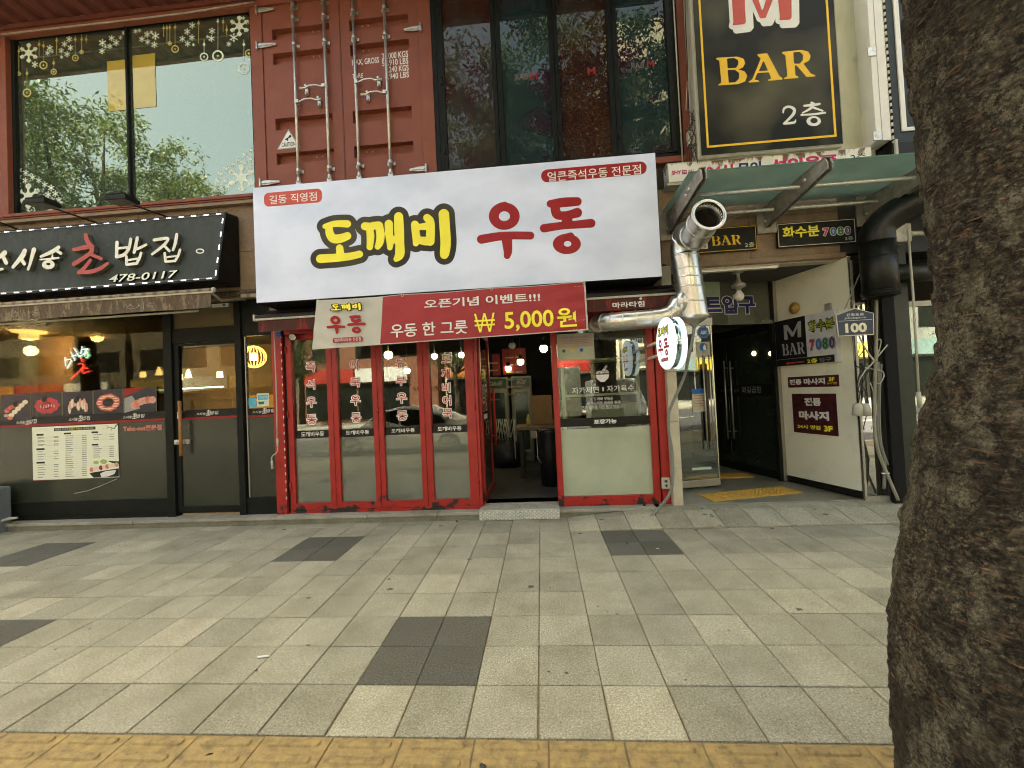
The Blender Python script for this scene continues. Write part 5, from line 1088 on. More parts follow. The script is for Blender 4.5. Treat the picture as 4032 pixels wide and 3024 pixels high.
# fixed window on the right
J0, J1, G0, G1, Z0_ = ix(722), ix(764), ix(772), ix(1428), None
box('post', REDF, us, J0, J1, YW - .05, YW + .06, zs, zh, .004); K1, K2, K3 = ix(1476), ix(1484), ix(1572)
box('post', REDF, us, G1, K1, YW - .05, YW + .06, zs, zh, .004); box('post', BLACK, us, K1, K2, YW - .03, YW + .05, zs, zh); box('post', REDF, us, K2, K3, YW - .07, YW + .06, zs, 2.62, .004); box('post', PITCH, us, K3, 1.42, YW - .03, YW + .06, zs, 2.6)
zfb = (iz(800, 1425) + iz(1460, 1398)) / 2; box('bottom_rail', REDF, us, J1, G1, YW - .05, YW + .06, zs, zfb, .004); zft = 2.32
box('top_rail', REDF, us, J1, G1, YW - .05, YW + .06, zft, zh, .003)
fw = thing('fixed_window', 'fixed udon shop window with noodle bowl drawing and black band reading 포장가능', 'window', ((G0 + G1) / 2, YW, zfb)); box('glass_pane', GLW, fw, J1, G1, YW, YW + .008, zfb, zft)
q = PF.rect('i', 768, 848, 1432, 882); box('frosted_film', GL_FROSTL, fw, J1, G1, YW - .004, YW - .001, zfb, q[2] - .03); box('black_band', BLACK, fw, J1, G1, YW - .004, YW - .001, q[2], q[3])
DP = FY(YW - .005); text(DP, '포장가능', 'i', 1014, 852, 1185, 880, WHITE, 'band_lettering', fw, bold=.045)
text(DP, '자가제면', 'i', 852, 615, 1052, 655, WHITE, 'window_lettering', fw, bold=.005); text(DP, 'ㅣ', 'i', 1078, 612, 1088, 642, WHITE, 'window_lettering', fw); text(DP, '자가육수', 'i', 1110, 600, 1315, 640, WHITE, 'window_lettering', fw, bold=.005)
text(DP, '도깨비 우동은', 'i', 1015, 688, 1158, 706, WHITE, 'window_lettering', fw); text(DP, '만족스러운 음식을 위해', 'i', 967, 720, 1212, 735, WHITE, 'window_lettering', fw); text(DP, '면과 육수를 직접 뽑고 있습니다', 'i', 925, 752, 1250, 768, WHITE, 'window_lettering', fw)
shape(DP, 'i', [('p', [(1030, 520), (1128, 516), (1122, 545), (1100, 565), (1095, 572), (1065, 573), (1058, 567), (1038, 550)])], WHITE, 'bowl_drawing', fw, step=3); 
nd = [('s', [(1055 + R_ * math.cos(rad(a)), 512 - R_ * .9 * math.sin(rad(a)), 1.8) for a in range(0, 181, 15)]) for R_ in (22, 15, 8)] + [('s', [(1097 + R_ * math.cos(rad(a)), 508 - R_ * .9 * math.sin(rad(a)), 1.8) for a in range(0, 181, 15)]) for R_ in (28, 20, 12, 5)] + [('s', [(1080, 485, 1.8), (1108, 450, 1.8)]), ('s', [(1088, 487, 1.8), (1115, 455, 1.8)])]
shape(DP, 'i', nd, WHITE, 'noodle_drawing', fw, step=2.2, d=.0025)
mk = thing('paper_notice', 'translucent paper notice taped inside the top left of the fixed window', 'notice', tuple(onY('i', 880, 410, YW + .02))); NP = FY(YW - .005)
R = NP.rect('i', 738, 222, 1022, 402); MB().pbox(NP, R, .001, .002).build('notice_sheet', mat('green tinted notice paper', (.40, .45, .34), .5), mk); MB().pbox(NP, (R[0] + .01, R[1] - .01, R[3] - .17, R[3] - .01), .0025, .003).build('notice_heading', mat('pale red wash', (.42, .33, .27), .6), mk)
text(NP, '초음파 버블 세척기 설치업소', 'i', 782, 238, 972, 246, mat('violet print', (.12, .12, .3), .6), 'notice_lettering', mk, d=.005); mb = MB()
for k in range(3): mb.sheet(NP, (R[0] + .07, R[1] - .07, R[3] - .085 - k * .02, R[3] - .079 - k * .02), .0045)
mb.build('notice_lines', INK, mk)
for k, m_ in enumerate((GREEN, AMB, BLUE)): rplate(NP, (R[0] + .06 + k * .11, R[0] + .10 + k * .11, R[2] + .10, R[2] + .14), .01, .0035, .004, m_, 'notice_icon', mk)
# socket and conduit
so_ = thing('power_socket', 'cream double power socket on the chipped right red post', 'socket', tuple(onY('i', 1545, 1360, YW - .08))); PSK = FY(YW - .075); R = PSK.rect('i', 1512, 1282, 1580, 1362)
MB().pbox(PSK, R, 0, .035).build('socket_box', CREAM, so_, .005)
for k in (.3, .7): 
    c_ = PSK.w((R[0] + R[1]) / 2, R[2] + (R[3] - R[2]) * k, .036); MB().lathe(c_, (0, -1, 0), [(0, .019), (.003, .019), (.003, .015), (-.001, .014), (-.001, 0)], 14).build('socket_face', GREYP, so_)
cd = thing('grey_conduit', 'bent grey conduit hose running from the duct down the red post to the paving', 'conduit', tuple(onZ('i', 1410, 1600, .02)))
pts = [onY('n', x, y, 4.62) for x, y in ((608, 740), (600, 860), (575, 1000), (540, 1150))] + [onY('i', x, y, 4.75) for x, y in ((1690, 520), (1640, 640), (1590, 750), (1568, 820), (1572, 950), (1590, 1050), (1598, 1150), (1603, 1260), (1590, 1370), (1545, 1455), (1480, 1530))] + [onZ('i', 1410, 1603, .02)]
pts = smooth([tuple(p) for p in pts], 4); MB().tube(pts, .017, 10).build('hose', PVC, cd)
MB().tube(smooth([tuple(onY('i', x, y, 4.98)) for x, y in ((1605, 470), (1590, 600), (1585, 720), (1575, 790))], 3), .014, 8).build('hose', PVC, cd)
# ------------------------------------------------------------------ galvanised duct
du = thing('exhaust_duct', 'dented silver exhaust duct with open elbow facing the street beside the white sign', 'duct', (1.7, 4.6, 2.25))
c0 = onY('n', 605, 660, 4.6); c1 = onY('n', 520, 100, 4.6); c2 = onY('j', 418, 620, 4.6)
RD = .147; X = lambda z: c0.x + (c1.x - c0.x) * (z - c0.z) / (c1.z - c0.z)
MB().tube([(c0.x, 4.6, c0.z + .005), (X(2.6), 4.6, 2.6), (X(c2.z), 4.6, c2.z)], RD, 28, cap=False).build('riser', DUCT, du)
MB().lathe((c0.x, 4.6, c0.z + .02), (0, 0, -1), [(0, RD + .012), (.03, RD + .014), (.06, RD * .75), (.11, .03), (.14, .012), (.14, 0)], 24).build('drip_cone', DUCT, du)
oe = onY('j', 588, 290, 3.98); ctrl = [Vector((X(c2.z), 4.6, c2.z)), Vector((X(c2.z) - .0, 4.6, c2.z + .10)), Vector((X(c2.z) + .01, 4.52, c2.z + .21)), Vector((oe.x - .015, 4.33, oe.z - .075)), Vector((oe.x - .008, 4.15, oe.z - .03)), Vector(oe)]
MB().tube([tuple(p) for p in smooth([tuple(q) for q in ctrl], 3)], RD, 28, cap=False).build('elbow', DUCT, du)
ax = (Vector(oe) - ctrl[-2]).normalized()
MB().lathe(oe, ax, [(-.12, .128), (0, .135), (.003, .162), (-.004, .168), (-.05, .152), (-.07, .15)], 32).build('mouth_collar', DUCT, du); MB().lathe(oe, -ax, [(.0, .134), (.35, .125), (.35, 0)], 28).build('sooty_lining', mat('sooty duct lining', (.035, .03, .022), .7, var=.6, vsc=18), du)
for z in (c2.z - .01, c2.z - .16, c2.z - .36, c1.z - .05, 2.45):
    MB().lathe((X(z), 4.6, z), (.06, 0, 1), [(-.008, RD), (-.006, RD + .006), (.006, RD + .006), (.008, RD)], 28).build('seam_band', DUCT, du)
for t_ in (.35, .62, .8):
    i = int(t_ * 15); sp = [Vector(p) for p in smooth([tuple(q) for q in ctrl], 3)]; MB().lathe(sp[i], sp[i + 1] - sp[i], [(-.008, RD), (-.005, RD + .006), (.005, RD + .006), (.008, RD)], 28).build('seam_band', DUCT, du)
tp = [onY('n', 430, 470, 4.62), onY('m', 2110, 240, 4.62), onY('m', 1960, 262, 4.64), onY('m', 1850, 270, 4.66), onY('m', 1765, 277, 4.72), onY('m', 1712, 283, 4.84), onY('m', 1700, 290, 5.1)]
tp = [Vector((c0.x, 4.6, tp[0].z))] + [Vector(p) for p in tp]
MB().tube([tuple(p) for p in smooth([tuple(q) for q in tp[1:]], 3)], [.12] * 2 + [.105] * 17, 26).build('side_branch', DUCT, du)
MB().tube([(c0.x - .02, 4.6, tp[1].z), (c0.x - .12, 4.6, tp[1].z), (tp[1].x - .05, 4.615, tp[1].z + .0)], [.10, .135, .125], 26).build('tee_cone', DUCT, du)
for k in (3, 5, 7, 9, 11, 13, 15): 
    sp = [Vector(p) for p in smooth([tuple(q) for q in tp[1:]], 3)]; MB().lathe(sp[k], sp[k + 1] - sp[k], [(-.007, .105), (-.005, .112), (.005, .112), (.007, .105)], 26).build('seam_band', DUCT, du)
pt = thing('duct_patch', 'sooty board patch where the duct enters above the fixed window', 'board', (.8, 5.0, 2.3)); R = FY(5.0).rect('m', 1640, 290, 1850, 325); MB().pbox(FY(5.0), R, 0, .02).build('patch_board', CREAM, pt)
# ------------------------------------------------------------------ round projecting sign
XS = 1.262; cy_, cz_ = 4.18, onX('n', 265, 985, 1.262).z; RS = .262
rs = thing('round_sign', 'round white lit projecting sign with a mirror band between its two faces', 'sign', (XS + .07, cy_, cz_ - RS))
cylx = lambda x0, x1, r, nm, m, bev=.012: MB().lathe((x0, cy_, cz_), (1, 0, 0), [(0, 0), (0, r - bev), (bev, r), (x1 - x0 - bev, r), (x1 - x0, r - bev), (x1 - x0, 0)], 56).build(nm, m, rs)
cylx(XS, XS + .05, RS, 'lit_face', SIGNLIT); cylx(XS + .05, XS + .10, RS - .012, 'mirror_band', MIRR, .001); cylx(XS + .10, XS + .15, RS, 'lit_face', SIGNLIT)
PSN = Pl((XS, 0, 0), (0, -1, 0), (0, 0, 1)); lo, hi = -cy_, cz_
logo(PSN, (lo - .175, lo + .175, hi + .075, hi + .175), (lo - .19, lo + .18, hi - .12, hi + .045), rs, st=18, c2=REDB, og=45); rplate(PSN, (lo - .1, lo + .12, hi - .18, hi - .145), .01, .001, .002, REDB, 'red_label', rs); text(PSN, '얼큰즉석우동', None, 0, 0, 0, 0, WHITE, 'label_lettering', rs, rect=(lo - .09, lo + .11, hi - .176, hi - .15), d=.003)
MB().box(XS + .06, XS + .09, cy_ + .1, 5.05, cz_ + .05, cz_ + .08).box(XS + .06, XS + .09, cy_ + .1, 5.05, cz_ - .1, cz_ - .07).build('bracket_arm', STEEL, rs)
# ------------------------------------------------------------------ inside the udon shop
for k, (x, y, K) in enumerate(((645, 55, 'q'), (420, 185, 'q'), (300, 250, 'q'), (338, 25, 'q'))):
    Yp = (6.4, 7.4, 8.2, 7.0)[k]; a = onY(K, x, y, Yp); on = k < 3
    pl_ = thing('pendant_lamp', ('largest glowing globe pendant, nearest the doorway of the udon shop', 'middle glowing globe pendant in the dark udon shop', 'lowest and smallest glowing globe pendant in the dark udon shop', 'unlit pendant bulb at the top of the dark doorway')[k], 'lamp', tuple(a), 'pendants inside the udon shop')
    r_ = .062; MB().lathe(a, (0, 0, 1), [(r_ * math.sin(rad(t)) , r_ * math.cos(rad(t))) for t in range(-90, 60, 15)], 16).build('globe', BULB if on else GREYP, pl_); MB().lathe(a, (0, 0, 1), [(r_ * .8, .04), (.12, .03), (.14, .012)], 12).build('lamp_holder', BLACK, pl_); MB().tube([(a.x, a.y, a.z + .12), (a.x, a.y, 2.76)], .004, 4).build('pendant_cord', CABLE, pl_)
for k, (x, y) in enumerate(((998, 372), (1138, 490), (1340, 382), (1540, 372))):
    a = onY('h', x, y, 6.6); pl_ = thing('pendant_lamp', ('yellow globe pendant behind the leaf reading 유부우동, upper one', 'yellow globe pendant behind the leaf reading 유부우동, lower one', 'white globe pendant behind the top left of the leaf reading 도깨비어묵', 'white globe pendant behind the top right of the leaf reading 도깨비어묵')[k], 'lamp', tuple(a), 'pendants inside the udon shop')
    r_ = .07 if k == 0 else .05; MB().lathe(a, (0, 0, 1), [(r_ * math.sin(rad(t)), r_ * math.cos(rad(t))) for t in range(-90, 60, 15)], 16).build('globe', BULB if k < 2 else BULBW, pl_); MB().tube([(a.x, a.y, a.z + r_), (a.x, a.y, 2.76)], .006, 4).build('pendant_cord', CABLE, pl_)
FRG = mat('fridge grey door', (.20, .22, .19), .4, var=.15); 
def fridge(x0, x1, Y, z1, label, txt, m_):
    f_ = thing('drinks_fridge', label, 'fridge', ((x0 + x1) / 2, Y, .13)); MB().box(x0, x1, Y, Y + .6, .13, z1).build('cabinet', FRG, f_, .01)
    MB().box(x0 + .03, x1 - .03, Y - .03, Y - .002, .3, z1 - .24).build('door_frame', mat('pale fridge trim', (.22, .23, .19), .4), f_, .008); MB().box(x0 + .08, x1 - .08, Y - .036, Y - .031, .38, z1 - .32).build('door_glass', mat('dark fridge glass', (.03, .04, .035), .08), f_)
    MB().box(x0 + .03, x1 - .03, Y - .03, Y - .002, z1 - .22, z1 - .03).build('header_panel', m_, f_); text(FY(Y - .031), txt, None, 0, 0, 0, 0, GREYP, 'fridge_lettering', f_, rect=(x0 + .12, x1 - .12, z1 - .17, z1 - .08), bold=.02, shear=.15); return f_
q0 = FY(8.3).rect('q', 150, 340, 312, 720); q1 = FY(8.3).rect('q', 322, 330, 540, 720)
fridge(q0[0] - .35, q0[1], 8.3, q0[3], 'grey drinks fridge in the dark shop, the left one with a dark green header', "A'ONE", mat('green header', (.04, .07, .04), .4)); fridge(q1[0], q1[1], 8.3, q1[3], 'grey drinks fridge in the dark shop, the right one with a blue header', 'MAGIEF', mat('blue header', (.05, .07, .09), .4))
MENU = mat('dark red menu board', (.16, .012, .012), .5)
for (q, lab) in (((140, 110, 222, 315), 'narrow dark red menu board above the left fridge'), ((238, 60, 478, 298), 'wide dark red menu board above the right fridge')):
    R = FY(8.2).rect('q', *q); mn = thing('menu_board', lab, 'menu board', ((R[0] + R[1]) / 2, 8.2, R[2])); MB().pbox(FY(8.2), R, -.04, 0).build('board_panel', MENU, mn); mb = MB()
    for k in range(6): mb.sheet(FY(8.2), (R[1] - .22, R[1] - .08, R[3] - .2 - k * .15, R[3] - .17 - k * .15), .002); mb.sheet(FY(8.2), (R[0] + .06, R[0] + .06 + (R[1] - R[0]) * .35, R[3] - .2 - k * .15, R[3] - .17 - k * .15), .002)
    mb.build('menu_lines', mat('dim print', (.25, .2, .14), .6), mn, kind='stuff')
TW = mat('worn table top', (.17, .12, .07), .5, var=.2); tb = thing('dining_table', 'dark legged wooden dining table seen through the open doorway', 'table', (-.1, 7.2, .13)); zt_ = onY('q', 500, 820, 6.6).z
ta, tb_ = onY('q', 372, 840, 6.6).x, onY('q', 830, 840, 6.6).x
MB().box(ta, tb_, 6.6, 7.3, zt_ - .05, zt_).build('table_top', TW, tb, .005)
for X in (ta + .08, tb_ - .08):
    for Y in (6.7, 7.2): MB().box(X - .03, X + .03, Y - .03, Y + .03, .13, zt_ - .05).build('leg', BLACK, tb)
MB().box(ta + .25, ta + .6, 6.59, 6.62, zt_ - .19, zt_ - .07).build('drawer_front', mat('tan drawer', (.3, .26, .18), .6), tb)
cb = thing('cardboard_box', 'brown cardboard box standing on the dining table', 'box', tuple(onY('q', 540, 780, 7.0))); MB().box(ta + .28, ta + .62, 6.95, 7.2, zt_, zt_ + .5).build('carton', mat('cardboard', (.22, .14, .07), .8), cb, .004); MB().box(ta + .64, ta + 1.05, 7.0, 7.25, zt_, zt_ + .4).build('carton_flap', mat('cardboard dark', (.18, .11, .06), .8), cb, .004)
bt = thing('sauce_bottle', 'small yellow sauce bottle on the dining table before the cardboard box', 'bottle', tuple(onY('q', 497, 780, 6.7))); a = onY('q', 497, 770, 6.75); MB().lathe((a.x, 6.75, zt_), (0, 0, 1), [(0, 0), (0, .035), (.13, .035), (.15, .02), (.2, .008), (.2, 0)], 12).build('bottle_body', mat('mustard label', (.5, .42, .12), .5), bt)
bg_ = thing('plastic_bag', 'crumpled clear plastic bag on the dining table by the boxes', 'bag', (tb_ - .5, 6.85, zt_)); mb = MB(); random.seed(5)
mb.lathe((ta + .85, 6.8, zt_), (0, 0, 1), [(0, 0), (0, .2), (.06, .24), (.14, .18), (.2, .12), (.24, .03), (.25, 0)], 16); mb.V = [v + Vector((random.uniform(-.03, .03), random.uniform(-.03, .03), random.uniform(0, .02))) for v in mb.V]; mb.build('bag_skin', mat('murky plastic', (.28, .26, .19), .35), bg_)
ch_ = thing('black_bin', 'tall black bin beside the right jamb of the open doorway', 'bin', (.75, 5.9, .13)); a = onZ('q', 735, 1410, .13); MB().lathe((a.x, a.y + .18, .13), (0, 0, 1), [(0, 0), (0, .16), (.5, .19), (.78, .2), (.8, .21), (.84, .21), (.84, 0)], 20).build('bin_body', mat('black plastic', (.012, .012, .012), .3), ch_)
MB().tube([(a.x - .2, a.y + .1, .95), (a.x - .2, a.y + .1, .55), (a.x - .15, a.y + .05, .48)], .006, 6).build('bin_handle', STEEL, ch_)
sc_ = thing('folded_rack', 'folded white lattice drying rack over dark bags inside the doorway', 'rack', tuple(onZ('q', 280, 1200, .13))); Yr = 6.95; mb = MB()
for k in range(6): mb.tube([onY('q', 175 + k * 30, 950 - 12 * k % 40, Yr), onY('q', 215 + k * 30, 745, Yr + .05)], .008, 5); mb.tube([onY('q', 330 - k * 28, 945, Yr + .03), onY('q', 280 - k * 20, 740, Yr)], .008, 5)
mb.tube([onY('q', 355, 745, Yr), onY('q', 372, 1130, Yr)], .009, 6); mb.build('lattice', WHITEY, sc_)
mb = MB(); mb.lathe(onZ('q', 290, 1215, .13) + Vector((0, .2, 0)), (0, 0, 1), [(0, 0), (0, .28), (.2, .33), (.42, .27), (.52, .12), (.54, 0)], 18); mb.V = [v + Vector((random.uniform(-.04, .04), random.uniform(-.04, .04), 0)) for v in mb.V]; mb.build('dark_bag', mat('black bag', (.02, .02, .022), .4), sc_)
wc = thing('white_cabinet', 'white slatted cooling cabinet behind the frosted fixed window', 'cabinet', (.9, 5.5, .13)); R = FY(5.16).rect('i', 1000, 1000, 1370, 1400); MB().box(R[0], R[1], 5.16, 5.7, .13, 1.35).build('cabinet_body', WHITEY, wc, .01)
for q in ((1195, 1062, 1330, 1140), (1197, 1172, 1335, 1248), (1198, 1282, 1338, 1360)): 
    R = FY(YW - .0045).rect('i', *q); mb = MB(); 
    for i in range(6):
        for j in range(5): mb.box(R[0] + (i + .15) * (R[1] - R[0]) / 6, R[0] + (i + .85) * (R[1] - R[0]) / 6, 5.145, 5.159, R[2] + (j + .2) * (R[3] - R[2]) / 5, R[2] + (j + .8) * (R[3] - R[2]) / 5)
    mb.build('vent_grille', BLACK, wc)
sh = thing('kitchen_shelf', 'pale metal kitchen shelf frame behind the clear fixed window', 'shelf', (.5, 6, .13)); mb = MB(); R = FY(5.6).rect('y', 130, 290, 765, 760)
for X in (R[0], R[1]): mb.box(X - .02, X + .02, 5.58, 5.62, .13, R[3])
for f_ in (0, .42, 1): z = R[2] + (R[3] - R[2]) * f_; mb.box(R[0], R[1], 5.58, 6.0, z - .025, z + .005)
mb.build('shelf_frame', mat('pale shelf metal', (.80, .77, .56), .5), sh)
glow((0, 6.6, 2.2), .35, (1, .85, .6)); 
# ------------------------------------------------------------------ tall BAR sign box
YM = 4.78; PM2 = FY(YM); mx = lambda x, y=900: PM2.px('w', x, y)[0]
xl = (PM2.px('w', 75, 0)[0] + PM2.px('w', 165, 1640)[0]) / 2; xr = (PM2.px('w', 1545, 0)[0] + PM2.px('w', 1665, 1510)[0]) / 2; zb = (PM2.px('w', 165, 1640)[1] + PM2.px('w', 1665, 1510)[1]) / 2
ms = thing('bar_sign', 'tall black sign box with yellow border line and a cut off red letter', 'sign', ((xl + xr) / 2, 4.9, zb))
def barface():
    m, nt, p, o = _new('black sign film, unevenly see-through'); n = _noise(nt, 1.3, 2, .4); n2 = _noise(nt, 30, 4, .7)
    c = _ramp(nt, n.outputs[0], [(.48, (.008, .009, .006)), (.72, (.085, .082, .048))]).outputs[0]; nt.links.new(c, p.inputs['Base Color']); p.inputs['Roughness'].default_value = .4; p.inputs['Specular IOR Level'].default_value = .15; return m
MB().box(xl - .03, xr + .01, YM + .01, 5.0, zb - .03, 6.6).build('sign_box', WHITEY, ms, .02); MB().box(xl, xr, YM, YM + .009, zb, 6.8).build('sign_face', barface(), ms)
mb = MB()
for i in range(int((xr - xl) / .012)): mb.box(xl + i * .012, xl + i * .012 + .007, YM - .004, YM - .0005, zb - .010, zb - .003)
for i in range(int((6.6 - zb) / .012)): mb.box(xr + .002, xr + .009, YM - .004, YM + .01, zb + i * .012, zb + i * .012 + .007); mb.box(xl - .009, xl - .002, YM - .004, YM + .01, zb + i * .012, zb + i * .012 + .007)
mb.build('edge_beading', CREAM, ms, kind='stuff')
yl, yr, yb_ = mx(192 - 10), mx(1535), (PM2.px('w', 212, 1560)[1] + PM2.px('w', 1600, 1440)[1]) / 2
a, b = PM2.px('w', 222, 1558), PM2.px('w', 1588, 1440); wL = .024; yl = a[0]; yr = b[0]
mb = MB(); mb.box(yl, yl + wL, YM - .004, YM - .001, yb_, 6.6).box(yr - wL, yr, YM - .004, YM - .001, yb_, 6.6).box(yl + wL, yr - wL, YM - .004, YM - .001, yb_, yb_ + wL); mb.build('yellow_border', AMB, ms)
BAR = [[('p', [(320, 610), (540, 598), (610, 620), (625, 670), (600, 715), (550, 732), (620, 752), (648, 800), (625, 860), (550, 888), (340, 902), (342, 890), (375, 872), (352, 640), (320, 625)]), ],
       [('p', [(752, 572), (858, 562), (985, 800), (1022, 828), (1018, 840), (865, 853), (865, 842), (900, 830), (875, 762), (755, 772), (725, 840), (775, 853), (772, 864), (662, 872), (662, 860), (700, 838), (790, 618), (752, 584)])],
       [('p', [(1012, 548), (1220, 528), (1290, 545), (1315, 590), (1300, 640), (1240, 672), (1315, 775), (1365, 795), (1365, 806), (1272, 812), (1165, 690), (1148, 690), (1155, 795), (1190, 812), (1188, 822), (1032, 836), (1032, 825), (1070, 805), (1048, 585), (1012, 562)])]]
HO = [[(435, 618), (510, 612), (550, 635), (555, 675), (530, 715), (440, 722)], [(442, 738), (520, 738), (562, 770), (560, 830), (520, 868), (452, 872)], [(818, 640), (866, 745), (768, 752)], [(1132, 552), (1200, 548), (1235, 580), (1232, 635), (1200, 672), (1140, 672)]]
def poly_shape(pl, K, outer, holes, m, name, parent, d, step, fn=None):
    class _P: pass
    global sdf_val; base = sdf_val
    def sv(prims, X, Y):
        D = base(prims, X, Y)
        for h in holes: D = np.maximum(D, -base([('p', h)], X, Y))
        return D
    sdf_val = sv
    try: return shape(pl, K, outer, m, name, parent, d=d, step=step, fn=fn)
    finally: sdf_val = base
poly_shape(PM2, 'w', BAR[0], HO[:2], AMB, 'bar_lettering', ms, .002, 9); poly_shape(PM2, 'w', BAR[1], HO[2:3], AMB, 'bar_lettering', ms, .002, 9); poly_shape(PM2, 'w', BAR[2], HO[3:], AMB, 'bar_lettering', ms, .002, 9)
MW = [('p', [(478, -400), (625, -400), (625, 0), (638, 240), (620, 262), (485, 278), (495, 235), (480, 0)]), ('p', [(520, -400), (640, -400), (805, 105), (960, -400), (1080, -400), (845, 197), (778, 203)]), ('p', [(960, -400), (1112, -400), (1120, 190), (1100, 215), (975, 222), (985, 180), (965, 0)])]
off = lambda P, dx, dy: [('p', [(x + dx, y + dy) for x, y in q[1]]) for q in P]
shape(PM2, 'w', off(MW, 45, 45) + MW, WHITE, 'white_outline', ms, grow=32, d=.002, step=11); shape(PM2, 'w', MW, REDL, 'red_letter', ms, grow=-6, d=.004, step=10)
shape(PM2, 'w', [S((1025, 1190, 7), (1035, 1145, 12), (1085, 1125, 13), (1140, 1150, 16), (1135, 1200, 16), (1085, 1255, 13), (1030, 1305, 9)), S((1035, 1302, 12), (1095, 1298, 13), (1145, 1290, 12), (1158, 1262, 5))], WHITE, 'floor_lettering', ms, d=.002, step=5)
shape(PM2, 'w', [S((1325, 1085, 14), (1350, 1092, 10)), S((1245, 1115, 10), (1340, 1108, 14), (1410, 1095, 12)), S((1345, 1105, 14), (1305, 1150, 13), (1228, 1190, 7)), S((1330, 1130, 12), (1440, 1168, 10)), S((1215, 1212, 9), (1340, 1205, 11), (1468, 1188, 10)), ('e', 1347, 1277, 76, 52), ('h', 1350, 1272, 38, 28)], WHITE, 'floor_lettering', ms, d=.002, step=6)
jb = thing('junction_box', 'small white junction box with tangled black wires left of the tall black sign', 'box', tuple(onY('w', 50, 1500, 4.85))); R = FY(4.85).rect('w', 22, 1375, 108, 1510); MB().pbox(FY(4.85), R, -.06, .0).build('box_body', WHITEY, jb, .006); mb = MB(); random.seed(11)
for k in range(7):
    x0 = random.uniform(30, 100); pts = [tuple(FY(4.86).w(*FY(4.86).px('w', x0 + random.uniform(-35, 35), 1180 + j * 75 + random.uniform(-30, 30)), random.uniform(0, .05))) for j in range(8)]; mb.tube(smooth(pts, 3), .004, 5)
mb.tube([tuple(FY(4.86).w(*FY(4.86).px('w', x, y), 0)) for x, y in ((-10, -50), (0, 300), (15, 600), (20, 900), (35, 1180))], .006, 6); mb.build('tangled_wires', CABLE, jb)
mb = MB(); mb.tube([tuple(FY(4.86).w(*FY(4.86).px('w', x, y), 0)) for x, y in ((25, 700), (8, 1000), (2, 1150), (20, 1180), (40, 1130), (30, 900))], .004, 5); mb.build('white_wire', PALEC, jb)
# cream panel and shutter box to the right of it
cpn = thing('cream_wall_panel', 'cream metal wall panel with a worn seam right of the tall black sign', 'panel', (3.9, 5, 3.9)); pxd = lambda x, y, Y=5.0: FY(Y).px('d', x, y)[0]; CX0, CX1 = xr + .012, pxd(1745, 700)
MB().box(1.95, CX1, 4.99, 5.05, 3.95, 6.9).build('panel_sheet', mat('cream wall sheet', (.50, .50, .37), .65, var=.07, vsc=2, dirt=(.30, .27, .17), dsc=2.5, damt=.5, stretch=(2, 2, .5)), cpn, .003)
MB().tube([(CX1 - .06, 4.985, 3.97), (CX1 - .06, 4.985, 6.9)], .012, 6).build('seam', WHITEY, cpn); a = FY(4.985).px('d', 1635, 460); MB().lathe((a[0], 4.988, a[1]), (0, -1, 0), [(0, .045), (.004, .04), (.006, .012), (.006, 0)], 12).build('patch_disc', CREAM, cpn)
wd = thing('white_sign_edge', 'white hinged side of a light box with a serrated dark edge, near the trunk', 'light box', (4.5, 4.8, 4)); e0, e1, e2, e3 = (pxd(x, 700, 4.8) for x in (1765, 1840, 1885, 1915))
zq0 = FY(4.8).px('d', 1850, 1110)[1]
MB().box(e0, e2, 4.8, 5.0, zq0, 6.9).build('box_side', WHITE, wd, .004); MB().box(e0 + (e1 - e0) * .6, e0 + (e1 - e0) * .63, 4.796, 4.7995, zq0, 6.9).build('fold_line', GREYP, wd)
for y in (410, 1080): z = FY(4.79).px('d', 1750, y)[1]; MB().box(e0 - .04, e0 + .05, 4.785, 4.7995, z - .05, z + .05).build('hinge', STEEL, wd, .003)
mb = MB()
for k in range(40): mb.box(e2 + .001, e2 + .02, 4.79, 4.83, zq0 + k * .075, zq0 + k * .075 + .04)
mb.build('serrated_edge', WHITEY, wd, kind='stuff')
bs = thing('black_framed_sign', 'black sign board with thin white frame line, half hidden by the tree trunk', 'sign', (5, 4.8, 4)); b0 = pxd(2000, 1020, 4.78); bz = FY(4.78).px('d', 2000, 1035)[1]
MB().box(e2 + .03, 6.5, 4.80, 4.95, bz - .12, 6.9).build('sign_panel', mat('dark green black panel', (.022, .03, .028), .4), bs); MB().box(b0, b0 + .05, 4.785, 4.799, bz, 6.9).box(b0 + .05, 6.5, 4.785, 4.799, bz, bz + .04).build('white_frame_line', WHITE, bs)
MB().box(e2 - .02, 6.5, 4.78, 5.0, bz - .5, bz - .13).build('dark_soffit', BLACK, bs); MB().box(e2 + .0, e2 + .03, 4.76, 4.8, bz - .45, bz - .1).build('white_post', WHITEY, bs)
